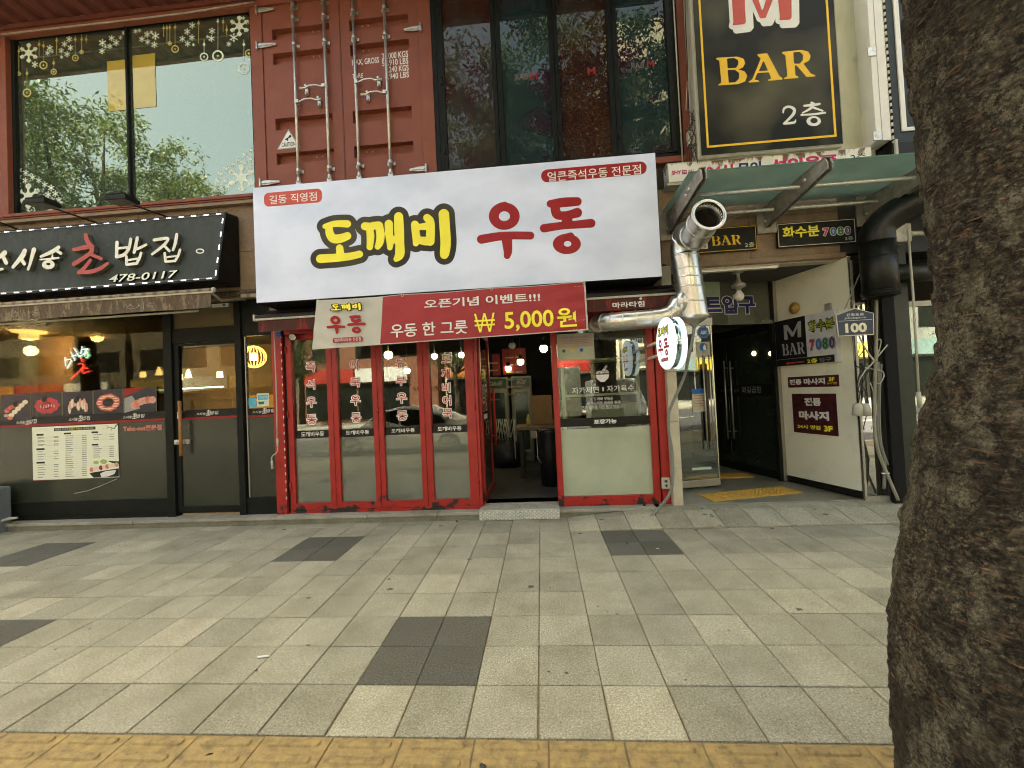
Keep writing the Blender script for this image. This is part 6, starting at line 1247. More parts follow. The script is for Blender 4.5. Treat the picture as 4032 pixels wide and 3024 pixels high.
# old light box
ls = thing('light_box_sign', 'rust stained white light box with pink and blue letters under the tall black sign', 'sign', (3, 4.8, 3.66)); YL = 4.83; PL = FY(YL)
a = PL.px('d', 140, 1300); b = PL.px('d', 1750, 1165); lz1 = (a[1] + b[1]) / 2; lz0 = PL.px('d', 140, 1445)[1]
def rustw():
    m, nt, p, o = _new('rust streaked white acrylic'); g = nt.nodes.new('ShaderNodeNewGeometry'); sx = nt.nodes.new('ShaderNodeSeparateXYZ'); nt.links.new(g.outputs['Position'], sx.inputs[0]); mr = nt.nodes.new('ShaderNodeMapRange'); mr.inputs[1].default_value = lz1 - .13; mr.inputs[2].default_value = lz1; mr.inputs[3].default_value = -.1; mr.inputs[4].default_value = .16
    nt.links.new(sx.outputs[2], mr.inputs[0]); n = _noise(nt, 14, 6, .6, (1, 1, .5)); ad = nt.nodes.new('ShaderNodeMath'); nt.links.new(n.outputs[0], ad.inputs[0]); nt.links.new(mr.outputs[0], ad.inputs[1]); f = _ramp(nt, ad.outputs[0], [(.58, (0, 0, 0)), (.68, (1, 1, 1))])
    nt.links.new(_mix(nt, f.outputs[0], (.70, .70, .62), (.14, .08, .035)), p.inputs['Base Color']); p.inputs['Roughness'].default_value = .5; return m
MB().box(a[0], b[0], YL, 5.01, lz0, lz1).build('sign_box', rustw(), ls, .006); MB().box(a[0] - .015, b[0] + .02, YL + .01, 5.0, lz0 - .03, lz0 - .001).build('bottom_tray', WHITEY, ls); MB().box(a[0] - .012, b[0] + .01, YL + .005, 5.0, lz1 + .001, lz1 + .012).build('top_rail', CREAM, ls)
text(PL, 'SHY', 'd', 170, 1355, 246, 1380, MAG, 'sign_lettering', ls, bold=.03); rplate(PL, PL.rect('d', 250, 1348, 291, 1378), .008, .001, .002, MAG, 'logo_tile', ls); text(PL, 'M', 'd', 257, 1355, 285, 1372, WHITE, 'sign_lettering', ls, bold=.01, d=.003); text(PL, 'AN', 'd', 296, 1346, 344, 1370, MAG, 'sign_lettering', ls, bold=.03)
shape(PL, 'd', [('e', 422, 1335, 20, 24)], AMB, 'moon_drawing', ls, step=4); shape(PL, 'd', [('e', 432, 1330, 18, 22)], rustw(), 'moon_cutout', ls, step=4, d=.003)
text(PL, '24시', 'd', 440, 1312, 660, 1385, MAG, 'sign_lettering', ls, bold=.045); text(PL, '무인', 'd', 690, 1290, 885, 1370, NAVY, 'sign_lettering', ls, bold=.045); text(PL, '성인용품', 'd', 950, 1262, 1490, 1325, MAG, 'sign_lettering', ls, bold=.045); text(PL, '2층', 'd', 1583, 1220, 1715, 1270, BLACK, 'sign_lettering', ls, bold=.0)
# ------------------------------------------------------------------ glass canopy over the entrance
cn = thing('glass_canopy', 'dirty green glass entrance canopy carried on steel fins and rods', 'canopy', (2.8, 4.9, 3.4)); GX0 = 1.582; gy0, gy1, gzz = 4.10, 4.97, 3.655
for x0, x1 in ((GX0, 2.79), (2.80, 3.95), (3.96, 6.6)):
    MB().box(x0, x1, gy0, gy1, gzz, gzz + .012).build('glass_sheet', GL_CAN, cn); MB().box(x0, x1, gy0 - .004, gy0 - .001, gzz, gzz + .012).build('glass_edge', RUBR, cn)
for X in (1.64, 2.775, 3.90, 5.05):
    prof = [(4.975, 3.36), (4.975, 3.60), (3.93, 3.60), (3.90, 3.54), (3.90, 3.48)]
    mb = MB()
    for dx in (-.022, .022):
        P = [(X + dx + s_ * .0045, y, z) for s_ in (-1, 1) for y, z in prof]; n = len(prof)
        mb.add(P, [tuple(range(n)), tuple(range(2 * n - 1, n - 1, -1))] + [(i, i + n, (i + 1) % n + n, (i + 1) % n) for i in range(n)])
    mb.box(X - .03, X + .03, 3.92, 4.97, 3.601, 3.609); mb.build('support_fin', DULL, cn); MB().box(X - .11, X + .11, 4.965, 4.985, 3.30, 3.66).build('wall_plate', DULL, cn, .003)
    for by, bz_ in ((4.935, 3.43), (4.22, 3.545)): MB().lathe((X - .04, by, bz_), (1, 0, 0), [(0, 0), (0, .018), (.08, .018), (.08, 0)], 8).build('bolt', STEEL, cn)
for Y, z in ((4.32, 3.525), (4.78, 3.50)): MB().tube([(1.60, Y, z), (6.6, Y, z)], .021, 12).build('round_rod', STEEL, cn)
# two small signs on the lintel
s1 = thing('lintel_sign', 'small black sign with yellow letters on the brown lintel, partly behind the duct', 'sign', tuple(onY('j', 740, 590, 4.97))); PL2 = FY(4.965); R = PL2.rect('j', 515, 402, 970, 568); R = (R[0] - .22, R[1], PL2.px('j', 970, 568)[1], PL2.px('j', 962, 372)[1])
MB().pbox(PL2, R, -.03, 0).build('sign_panel', BLACK, s1); fr = MB(); e_ = .008; [fr.pbox(PL2, q, .001, .003) for q in ((R[0] + e_, R[1] - e_, R[2] + e_, R[2] + e_ + .006), (R[0] + e_, R[1] - e_, R[3] - e_ - .006, R[3] - e_), (R[1] - e_ - .006, R[1] - e_, R[2] + e_ + .006, R[3] - e_ - .006))]; fr.build('yellow_border', AMB, s1)
m_ = PL2.px('j', 600, 465); m2 = PL2.px('j', 845, 528); bw = (m2[0] - m_[0]); zb2 = PL2.px('j', 845, 528)[1]; hh = PL2.px('j', 820, 455)[1] - zb2
f2 = lambda x, y: (m_[0] + (x - 320) / 1045 * bw, zb2 + (812 - (y + .11 * (x - 1365))) / 285 * hh * 1.0)
for k, hs in ((0, HO[:2]), (1, HO[2:3]), (2, HO[3:])): poly_shape(PL2, None, BAR[k], hs, AMB, 'bar_lettering', s1, .002, 20, f2)
MB().pbox(PL2, PL2.rect('j', 520, 448, 578, 562), .001, .002).build('white_outline', WHITE, s1); MB().pbox(PL2, PL2.rect('j', 530, 456, 562, 552), .003, .004).build('red_letter', REDB, s1); text(PL2, '2층', 'j', 870, 514, 945, 546, WHITE, 'floor_lettering', s1)
s2 = thing('lintel_sign', 'small black sign with yellow word and four coloured digits on the brown lintel', 'sign', tuple(onY('j', 1440, 540, 4.97))); R = PL2.rect('j', 1122, 365, 1755, 512)
MB().pbox(PL2, R, -.03, 0).build('sign_panel', BLACK, s2); fr = MB(); [fr.pbox(PL2, q, .001, .003) for q in ((R[0] + e_, R[1] - e_, R[2] + e_, R[2] + e_ + .006), (R[0] + e_, R[1] - e_, R[3] - e_ - .006, R[3] - e_), (R[1] - e_ - .006, R[1] - e_, R[2] + e_ + .006, R[3] - e_ - .006), (R[0] + e_, R[0] + e_ + .006, R[2] + e_ + .006, R[3] - e_ - .006))]; fr.build('white_border', WHITE, s2)
text(PL2, '화수분', 'j', 1165, 392, 1462, 462, YEL, 'yellow_lettering', s2, bold=.03)
def col7080(pl, rect, parent, bold=.05, white=True):
    w_ = (rect[1] - rect[0]) / 4
    for k, (ch, m1) in enumerate(zip('7080', (MAG, BLUE, GREEN, mat('violet print b', (.08, .03, .16), .5)))):
        r_ = (rect[0] + k * w_ + .1 * w_, rect[0] + (k + 1) * w_ - .04 * w_, rect[2], rect[3])
        text(pl, ch, None, 0, 0, 0, 0, WHITE if white else BLACK, 'outline', parent, rect=r_, bold=.085, base=.05, d=.002); text(pl, ch, None, 0, 0, 0, 0, WHITE if not white else m1, 'digit_edge', parent, rect=r_, bold=.05, base=.05, d=.0035) if not white else None
        text(pl, ch, None, 0, 0, 0, 0, m1, 'coloured_digit', parent, rect=r_, bold=.03, base=.05, d=.005)
col7080(PL2, PL2.rect('j', 1480, 400, 1712, 448), s2); text(PL2, '2층', 'j', 1660, 466, 1728, 492, WHITE, 'floor_lettering', s2)
# ------------------------------------------------------------------ entrance recess
en = thing('entrance_recess', 'recessed side entrance with white wall, ceiling and dark glass doors', 'entrance', (2.6, 5.6, .12)); ZF = .125
A_, B_ = Vector((1.84, 5.62, 0)), Vector((3.385, 5.97, 0)); W0, W1 = Vector((3.66, 4.985, 0)), Vector((3.385, 5.97, 0)); C_ = Vector((2.98, 7.35, 0))
fl_ = structure('entrance_floor', (2.6, 5.4, 0)); MB().add([(1.36, 4.956, .112), (5.6, 4.956, .112), (5.6, 9, ZF + .01), (1.36, 9, ZF + .01)], [(0, 1, 2, 3)]).build('floor_slab', GRANF, fl_); MB().box(1.42, 3.66, 4.957, 4.985, .10, .1165).build('threshold_strip', GRANS, fl_)
MB().add([(1.36, 4.956, 0), (5.6, 4.956, 0), (5.6, 4.956, .112), (1.36, 4.956, .112)], [(0, 1, 2, 3)]).build('slab_edge', GRANF, fl_)
ZC = 2.965
MB().add([(1.5, 5.2, ZC), (3.75, 5.2, ZC), (3.6, 6.2, ZC), (1.5, 6.2, ZC)], [(0, 1, 2, 3)]).build('ceiling', mat('white ceiling paint', (.85, .85, .74), .8), en); MB().box(1.5, 3.66, 5.05, 5.2, ZC - .02, ZC - .001).build('ceiling_edge', STEEL, en)
wn = (W1 - W0).normalized(); off_ = Vector((.06, 0, 0))
def wall(P0, P1, z0, z1, th, m, name, parent, d=0):
    u = (P1 - P0).normalized(); n = Vector((-u.y, u.x, 0)); 
    if n.y > 0 or n.x > 0: n = -n
    if abs(u.y) > abs(u.x): n = Vector((-abs(n.x), n.y if n.x < 0 else -n.y, 0))
    Q = [P0 + n * d, P1 + n * d, P1 + n * (d - th), P0 + n * (d - th)]
    return MB().add([(q.x, q.y, z) for z in (z0, z1) for q in Q], [(0, 1, 2, 3), (7, 6, 5, 4), (0, 4, 5, 1), (1, 5, 6, 2), (2, 6, 7, 3), (3, 7, 4, 0)]).build(name, m, parent)
wall(W0, W1, ZF + .085, ZC, .08, mat('white wall paint', (.76, .76, .60), .75, var=.04, vsc=2, dirt=(.35, .32, .24), dsc=4, damt=.3), 'white_wall', en)
wall(W0, W1, ZF, ZF + .084, .08, BLACK, 'black_skirting', en, .004)
PWL = Pl(W1, (W0 - W1), (0, 0, 1))          # white wall plane, u from far end to near end
LW = (W0 - W1).length
sl2 = thing('trim_strip', 'bright aluminium strip along the front edge of the entrance ceiling', 'trim', (2.4, 5.1, ZC)); MB().box(1.75, 2.95, 5.09, 5.16, ZC - .05, ZC - .021).build('trim_strip', mat('bright aluminium strip', (.85, .85, .8), .25, metal=.5), sl2)
# entrance glazing
ug = (B_ - A_); PG = Pl(A_, ug, (0, 0, 1)); LG = ug.length
ztop = PG.px('j', 800, 800)[1]; ztr_ = PG.px('j', 900, 1160)[1]
ge = thing('entrance_glazing', 'glass entrance front with steel trim and transom lettering 트입구', 'glass door', (2.6, 5.8, ZF)); TRIM = mat('dull gold steel trim', (.38, .37, .30), .35, metal=.7)
MB().pbox(PG, (-.6, LG, ztop, ztop + .04), -.03, .03).pbox(PG, (LG - .05, LG - .003, ZF, ztop), -.03, .03).build('door_frame', TRIM, ge, .003)
MB().pbox(PG, (LG - .10, LG - .052, ZF, ztop), -.03, .02).build('dark_jamb', BLACK, ge)
MB().pbox(PG, (-.6, LG - .10, ztop + .042, ZC), -.03, .02).build('header_panel', CREAM, ge)
MB().pbox(PG, (-.6, LG - .1, ztr_, ztop - .001), -.004, .004).build('transom_glass', glass('transom grey glass', (.3, .33, .28), .05, film=(.12, .135, .10), filmamt=.75), ge)
b = PG.px('j', 1045, 1138); MB().pbox(PG, (b[0] - .08, b[0] + .09, b[1] - .03, b[1] + .02), -.02, .02).build('patch_fitting', TRIM, ge)
text(PG, '트입구', 'n', 725, 372, 1415, 622, WHITE, 'white_outline', ge, bold=.075, base=.075, d=.006); text(PG, '트입구', 'n', 725, 372, 1415, 622, NAVY, 'navy_lettering', ge, bold=.045, base=.075, d=.009)
R = PG.rect('n', 590, 185, 945, 395); MB().pbox(PG, R, .005, .008).build('pale_board', mat('pale green board', (.28, .36, .27), .7), ge)
gdl, gdr = PG.px('k', 150, 1300)[0], PG.px('k', 440, 1300)[0]
gz1 = PG.px('n', 815, 770)[1]; zr0 = PG.px('k', 450, 1335)[1]; zr1 = PG.px('k', 450, 1285)[1]
MB().pbox(PG, (gdl, gdr - .015, zr1, gz1), -.004, .004).build('side_glass', GL_CLEAR, ge); MB().pbox(PG, (gdr - .014, gdr, zr1, gz1 + .01), -.012, .012).build('polished_edge', mat('polished steel edge', (.6, .58, .45), .2, metal=.9), ge); MB().pbox(PG, (gdl, gdr, zr0, zr1), -.02, .02).build('bottom_rail', TRIM, ge, .003)
for s_, u in ((0, 345), (1, 372)): 
    a = PG.px('k', 318, 440); c = PG.px('k', 345, 1010); MB().tube([PG.w(a[0] + s_ * .11, c[1], .05 - s_ * .10), PG.w(a[0] + s_ * .11, a[1], .05 - s_ * .10)], .017, 8).build('bar_handle', mat('brown bar handle', (.06, .035, .02), .4), ge)
    MB().tube([PG.w(a[0] + s_ * .09 - .035, c[1] - .12, .05), PG.w(a[0] + s_ * .09 - .035, a[1] + .12, .05)], .009, 8).build('steel_bar', STEEL, ge)
stk = thing('security_sticker', 'blue octagonal security sticker on the entrance glass', 'sticker', tuple(PG.w(*PG.px('n', 722, 940), 0))); c_ = PG.px('n', 724, 858); rr_ = abs(PG.px('n', 800, 858)[0] - c_[0]) 
MB().prism(PG, [(c_[0] + rr_ * math.cos(rad(22.5 + 45 * k)), c_[1] + rr_ * 1.02 * math.sin(rad(22.5 + 45 * k))) for k in range(8)], .006, .008).build('sticker_face', BLUE, stk); MB().prism(PG, [(c_[0] + rr_ * .88 * math.cos(rad(22.5 + 45 * k)), c_[1] + rr_ * .9 * math.sin(rad(22.5 + 45 * k))) for k in range(8)], .0082, .009).build('pale_ring', GREYP, stk); MB().prism(PG, [(c_[0] + rr_ * .82 * math.cos(rad(22.5 + 45 * k)), c_[1] + rr_ * .84 * math.sin(rad(22.5 + 45 * k))) for k in range(8)], .0092, .0098).build('sticker_centre', BLUE, stk)
text(PG, 'ADT', 'n', 680, 838, 770, 882, WHITE, 'sticker_lettering', stk, bold=.05, d=.012)
st3 = thing('hygiene_sticker', 'pale square sticker with a round blue bottle drawing on the entrance glass', 'sticker', tuple(PG.w(*PG.px('n', 722, 1170), 0))); R = PG.rect('n', 632, 985, 815, 1175); MB().pbox(PG, R, .006, .008).build('sticker_sheet', CREAM, st3)
c_ = PG.px('n', 724, 1052); MB().prism(PG, [(c_[0] + .058 * math.cos(k * .314), c_[1] + .058 * math.sin(k * .314)) for k in range(20)], .0085, .0095).build('blue_disc', BLUE, st3); MB().prism(PG, [(c_[0] + a, c_[1] + b) for a, b in ((-.003, -.045), (.038, -.045), (.038, .01), (.028, .022), (.028, .035), (.01, .035), (.01, .022), (-.003, .01))], .01, .011).build('bottle_drawing', WHITE, st3)
text(PG, '손소독을 합시다', 'n', 665, 1118, 788, 1132, GREYP, 'sticker_lettering', st3, d=.010)
nt3 = thing('paper_notice', 'white notice sheet with blue heading taped on the entrance glass', 'notice', tuple(PG.w(*PG.px('k', 285, 800), 0))); R = PG.rect('k', 230, 625, 343, 790); MB().pbox(PG, R, .006, .008).build('notice_sheet', WHITEY, nt3); MB().pbox(PG, (R[0], R[1], R[3] - .07, R[3]), .0082, .009).build('notice_heading', BLUE, nt3); mb = MB()
for k in range(5): mb.sheet(PG, (R[0] + .02, R[1] - .02, R[3] - .1 - k * .035, R[3] - .092 - k * .035), .0095)
mb.build('notice_lines', mat('dull red print', (.4, .12, .08), .6), nt3)
R = PG.rect('k', 232, 1208, 377, 1218); MB().pbox(PG, (R[0], R[1], R[2] , R[2] + .035), .006, .008).build('safety_strip', mat('pale green tape', (.45, .58, .47), .6), ge)
# dark glass doors continuing the side wall inwards
dg = thing('dark_glass_doors', 'dark tinted glass double door with long steel pulls inside the entrance', 'glass door', (3.1, 6.6, ZF)); PDG = Pl(C_, (B_ - C_), (0, 0, 1)); LD = (B_ - C_).length
dt = PDG.px('n', 1300, 790)[1]
MB().pbox(PDG, (-1.5, LD - .06, dt - .12, dt), -.05, .03).build('door_header', BLACK, dg); SMK = mat('black tinted door glass', (.020, .028, .020), .05, var=.2, spec=.7)
um = PDG.px('n', 1020, 1000)[0]
MB().pbox(PDG, (-1.5, um - .006, ZF + .12, dt - .122), -.01, .0).build('door_glass', SMK, dg); MB().pbox(PDG, (um + .006, LD - .09, ZF + .12, dt - .122), -.01, .0).build('door_glass', SMK, dg); MB().pbox(PDG, (um - .004, um + .004, ZF + .12, dt - .122), -.009, -.002).build('door_gap', STEEL, dg)
MB().pbox(PDG, (-1.5, LD - .06, ZF, ZF + .118), -.03, .02).build('door_rail', BLACK, dg); MB().pbox(PDG, (LD - .088, LD - .01, ZF, dt), -.04, .03).build('door_jamb', BLACK, dg)
for x in (510, 555):
    u = PDG.px('k', x, 700)[0]; v0, v1 = PDG.px('k', x, 990)[1], PDG.px('k', x - 12, 415)[1]; MB().tube([PDG.w(u, v0, .06), PDG.w(u, v1, .06)], .011, 8).tube([PDG.w(u, v0 + .12, .06), PDG.w(u, v0 + .12, 0)], .008, 6).tube([PDG.w(u, v1 - .12, .06), PDG.w(u, v1 - .12, 0)], .008, 6).build('pull_bar', STEEL, dg)
MB().pbox(PDG, PDG.rect('k', 415, 600, 840, 680), .001, .002).build('black_band', PITCH, dg); text(PDG, '외길곱창', 'k', 606, 608, 752, 655, mat('dim white print', (.35, .35, .30), .6), 'door_lettering', dg, d=.004); text(PDG, '20년 전통의 곱창', 'k', 448, 628, 585, 648, mat('dim grey print', (.12, .12, .10), .6), 'door_lettering', dg, d=.004)
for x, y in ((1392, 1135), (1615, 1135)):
    u, v = PDG.px('n', x, y); lm2 = thing('lamp_reflection', 'small warm glow shaped as a reflected lamp on the dark glass door, ' + ('left one' if x < 1500 else 'right one'), 'lamp', tuple(PDG.w(u, v - .04, .0)), 'reflected lamps in the dark glass doors'); MB().lathe(PDG.w(u, v, .004), PDG.n, [(0, .035), (.012, .03), (.02, .015), (.022, 0)], 14).build('reflection_glow', emis('warm reflected lamp', (1, .72, .35), 2.2), lm2)  # glowing half globes stand for lamps reflected in the door glass
# back of the passage
MB().box(-.1, 3.0, 8.4, 8.45, .1, 2.9).V; box('passage_wall', CEMENT, en, 1.55, 3.2, 7.9, 8.0, ZF, 2.96); box('passage_wall', CEMENT, en, 1.52, 1.58, 5.25, 7.9, ZF, 2.96); box('passage_ceiling', CEMENT, en, 1.55, 3.4, 6.25, 7.9, 2.9, 2.96)
# signs and fittings on the white wall
wsn = thing('wall_sign', 'black and white wall sign with four coloured digits and a red arrow', 'sign', tuple(PWL.w(*PWL.px('k', 1120, 460), 0))); R = PWL.rect('k', 878, 130, 1345, 430); a_, b_ = PWL.px('k', 895, 460), PWL.px('k', 1345, 45); R = (a_[0] - .01, b_[0], a_[1], PWL.px('k', 878, 130)[1])
zt3 = PWL.px('k', 1290, 40)[1]; R = (PWL.px('k', 885, 300)[0], PWL.px('k', 1340, 300)[0], (PWL.px('k', 895, 462)[1] + PWL.px('k', 1330, 420)[1]) / 2, (PWL.px('k', 878, 128)[1] + PWL.px('k', 1300, 35)[1]) / 2)
MB().pbox(PWL, R, 0, .06).build('sign_box', mat('white sign acrylic', (.60, .61, .62), .3), wsn, .003); PW3 = Pl(PWL.w(0, 0, .061), PWL.u, PWL.v)
um2 = PW3.px('k', 1082, 250)[0]; zar = PW3.px('k', 1100, 388)[1]; MB().pbox(PW3, (R[0] + .003, um2, zar + .004, R[3] - .003), 0, .002).build('black_panel', PITCH, wsn); MB().pbox(PW3, (R[0] + .003, R[1] - .035, R[2] + .003, zar), 0, .002).build('black_strip', BLACK, wsn)
SIL = mat('silver grey print', (.34, .34, .34), .5)
shape(PW3, 'k', [('p', [(915, 152), (945, 148), (985, 205), (1022, 125), (1045, 118), (1048, 240), (1020, 243), (1020, 165), (990, 235), (975, 237), (940, 185), (948, 258), (922, 262)])], SIL, 'silver_letter', wsn, d=.003, step=5)
cw = PW3.rect('k', 902, 302, 1078, 365); f3 = lambda x, y: (cw[0] + (x - 320) / 1045 * (cw[1] - cw[0]), cw[2] + (812 - (y + .11 * (x - 1365))) / 285 * (cw[3] - cw[2]))
for k, hs in ((0, HO[:2]), (1, HO[2:3]), (2, HO[3:])): poly_shape(PW3, None, BAR[k], hs, SIL, 'bar_lettering', wsn, .003, 20, f3)
r5 = PW3.rect('k', 1095, 125, 1295, 178); text(PW3, '화수분', None, 0, 0, 0, 0, BLACK, 'outline', wsn, rect=r5, bold=.085, base=.04, d=.002); text(PW3, '화수분', None, 0, 0, 0, 0, mat('olive green print', (.30, .34, .02), .5), 'green_lettering', wsn, rect=r5, bold=.02, base=.04, d=.004)
col7080(PW3, PW3.rect('k', 1103, 262, 1303, 320), wsn, white=False); text(PW3, '2층', 'k', 1088, 402, 1168, 430, YEL, 'arrow_lettering', wsn, bold=.02, d=.003); text(PW3, '입구', 'k', 1180, 396, 1272, 418, GREYP, 'arrow_lettering', wsn, bold=.0, d=.003)
shape(PW3, 'k', [S((945, 436, 5), (1065, 422, 6)), ('p', [(930, 437), (955, 420), (955, 452)])], mat('dim red print', (.42, .05, .03), .5), 'red_arrow', wsn, d=.003, step=4)
MB().pbox(PWL, PWL.rect('k', 1230, -5, 1275, 40), 0, .03).build('junction_plate', STEEL, wsn); 
def mposter(q, lab, lines):
    R = PWL.rect('k', *q[:4]); R = (R[0], R[1], q[4], q[5]); p_ = thing('massage_sign', lab, 'sign', tuple(PWL.w(R[0], R[2], 0))); MB().pbox(PWL, R, .001, .006).build('sign_sheet', mat('maroon print', (.055, .010, .012), .45, var=.5, vsc=14), p_)
    for body, c4, m_, b_ in lines: text(PWL, body, 'k', *c4, m_, 'sign_lettering', p_, bold=b_, d=.008)
z_ = lambda x, y: PWL.px('k', x, y)[1]
mposter((948, 540, 1330, 605, (z_(948, 616) + z_(1330, 605)) / 2, (z_(945, 540) + z_(1327, 516)) / 2), 'narrow maroon massage sign reading 전통 마사지 3F on the white wall', [('전통', (960, 555, 1053, 592), WHITE, .05), ('마사지', (1066, 548, 1228, 590), WHITE, .05), ('3F', (1252, 537, 1298, 567), YEL, .04), ('24시 영업', (1240, 574, 1316, 590), AMB, .02)])
mposter((978, 660, 1325, 975, (z_(995, 945) + z_(1325, 976)) / 2, (z_(975, 662) + z_(1303, 658)) / 2), 'large square maroon massage sign below the narrow one on the white wall', [('전통', (1070, 690, 1198, 752), WHITE, .05), ('마사지', (1030, 785, 1258, 862), WHITE, .06), ('24시 영업', (1020, 885, 1193, 930), YEL, .03), ('3F', (1215, 895, 1285, 946), YEL, .05)])
bl = thing('alarm_bell', 'round brass coloured bell on the white wall above the wall sign', 'bell', tuple(PWL.w(*PWL.px('j', 1280, 1070), 0))); c_ = PWL.px('j', 1282, 1032); MB().lathe(PWL.w(c_[0], c_[1], 0), PWL.n, [(0, .05), (.03, .075), (.05, .078), (.07, .05), (.075, .025), (.085, .02), (.085, 0)], 20).build('bell_dome', BRASS, bl)
cl2 = thing('ceiling_bulb', 'unlit white bulb on a dusty ceiling fitting in the entrance', 'lamp', tuple(onY('n', 1170, 20, 5.35))); a = onY('n', 1175, 40, 5.35); zc0 = ZC; k_ = .0011
MB().lathe((a.x, 5.35, zc0), (0, 0, -1), [(0, .075), (.02, .07), (.03, .025), (.09, .02), (.14, .035), (.17, .085), (.205, .085), (.21, .04), (.25, .025), (.25, 0)], 18).build('fitting', DULL, cl2); MB().lathe((a.x, 5.35, zc0 - .24), (0, 0, -1), [(0, .02), (.03, .035), (.07, .058), (.11, .055), (.135, .03), (.142, 0)], 18).build('bulb_glass', WHITE, cl2)
MB().tube([(a.x + .05, 5.36, ZC - .008), (a.x + .55, 5.75, ZC - .008), (3.3, 5.9, ZC - .008)], .008, 6).build('surface_cable', WHITEY, cl2)
# tactile mat of yellow studs in the entrance
tm = thing('tactile_mat', 'yellow studded tactile mat lying on the entrance floor', 'mat', (2.6, 5.3, .12)); q4 = [onZ('k', x, y, .123) for x, y in ((390, 1455), (1062, 1390), (898, 1345), (270, 1405))]; TY = mat('yellow rubber tile', (.60, .36, .07), .6, var=.15, dirt=(.25, .18, .08), dsc=10)
zf = lambda x, y: .113 + (y - 4.956) / 4.04 * .022
MB().add([(p.x, p.y, zf(p.x, p.y) + .005) for p in q4] + [(p.x, p.y, zf(p.x, p.y) - .002) for p in q4], [(0, 1, 2, 3)] + [(i, i + 4, (i + 1) % 4 + 4, (i + 1) % 4) for i in range(4)]).build('mat_sheet', TY, tm); mb = MB()
for i in range(24):
    for j in range(6):
        s_, t_ = (i + .5) / 24, (j + .5) / 6; p = q4[0].lerp(q4[1], s_).lerp(q4[3].lerp(q4[2], s_), t_); mb.lathe((p.x, p.y, zf(p.x, p.y) + .005), (0, 0, 1), [(0, .018), (.004, .016), (.006, .010), (.006, 0)], 8)
mb.build('raised_studs', TY, tm)
t2 = thing('tactile_mat', 'second yellow studded mat just inside the glass entrance door', 'mat', (2.6, 6.2, .12)); mb = MB(); mb.box(2.05, 3.1, 6.25, 6.55, .118, .128); mb.build('mat_sheet', TY, t2); mb = MB()
for i in range(17):
    for j in range(5): mb.lathe((2.08 + i * .062, 6.28 + j * .06, .128), (0, 0, 1), [(0, .018), (.004, .015), (.005, 0)], 6)
mb.build('raised_studs', TY, t2)
# ------------------------------------------------------------------ piers
mp2 = thing('marble_pier', 'polished pale marble pier between the red post and the entrance', 'pier', (1.47, 5, .1)); R = FY(4.95).rect('k', 92, 600, 150, 1465); x0_, x1_ = FY(4.95).px('k', 85, 1200)[0], FY(4.95).px('k', 158, 1200)[0]
MARB = mat('polished cream marble', (.50, .46, .34), .12, var=.15, vsc=4, dirt=(.3, .26, .16), dsc=3)
zz = .105
for h in (.45, .55, .6, .6, .68): MB().box(x0_, x1_, 4.95, 5.6, zz + .002, zz + h - .002).build('marble_block', MARB, mp2, .002); zz += h
rp = thing('mirror_pier', 'mirror polished stone pier right of the white wall behind the cables', 'pier', (3.8, 5, .1)); mx0, mx1 = 3.665, FY(4.95).px('p', 300, 1000)[0]
MIR = glass('mirror polished stone', (.02, .02, .015), .55, film=(.10, .09, .06), filmamt=.95)
MB().box(mx0, mx1, 4.95, 5.5, .11, 2.95).build('polished_face', MIR, rp, .002); MB().box(mx0 - .005, mx1 + .5, 4.93, 4.949, .105, .16).build('stone_foot', GRANS, rp, .002); MB().box(mx0 - .004, mx0 + .02, 4.94, 4.9495, .16, 2.9).build('steel_corner', STEEL, rp)
bp = thing('black_pier', 'dark green black painted pier behind the black duct', 'pier', (4.3, 5, .1)); bx0, bx1 = mx1 + .001, FY(4.9).px('p', 470, 1000)[0]
MB().box(bx0, bx1, 4.88, 5.5, .10, 3.05).build('painted_pier', mat('dark olive paint', (.030, .036, .026), .4, var=.2, dirt=(.05, .05, .03), dsc=3), bp, .004); MB().box(bx0 - .03, bx0 + .1, 4.83, 4.879, .10, 3.0).build('black_channel', PITCH, bp)
MB().box(bx0, 7, 4.95, 5.3, 2.95, 3.32).build('dark_lintel', BLACK, bp)
sw = thing('side_shopfront', 'white framed shop window glimpsed between the black pier and the tree', 'shopfront', (5.2, 5, .1)); s0 = bx1 + .005; zt4 = FY(5).px('p', 520, 525)[1]
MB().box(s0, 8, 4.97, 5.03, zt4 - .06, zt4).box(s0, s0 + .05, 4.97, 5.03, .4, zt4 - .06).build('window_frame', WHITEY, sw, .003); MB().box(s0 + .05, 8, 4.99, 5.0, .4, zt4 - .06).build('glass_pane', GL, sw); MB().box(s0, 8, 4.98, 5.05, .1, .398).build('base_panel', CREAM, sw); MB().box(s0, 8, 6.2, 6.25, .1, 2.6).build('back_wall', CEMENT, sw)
MB().box(s0, 8, 4.97, 5.03, 1.0, 1.08).build('middle_rail', WHITEY, sw)
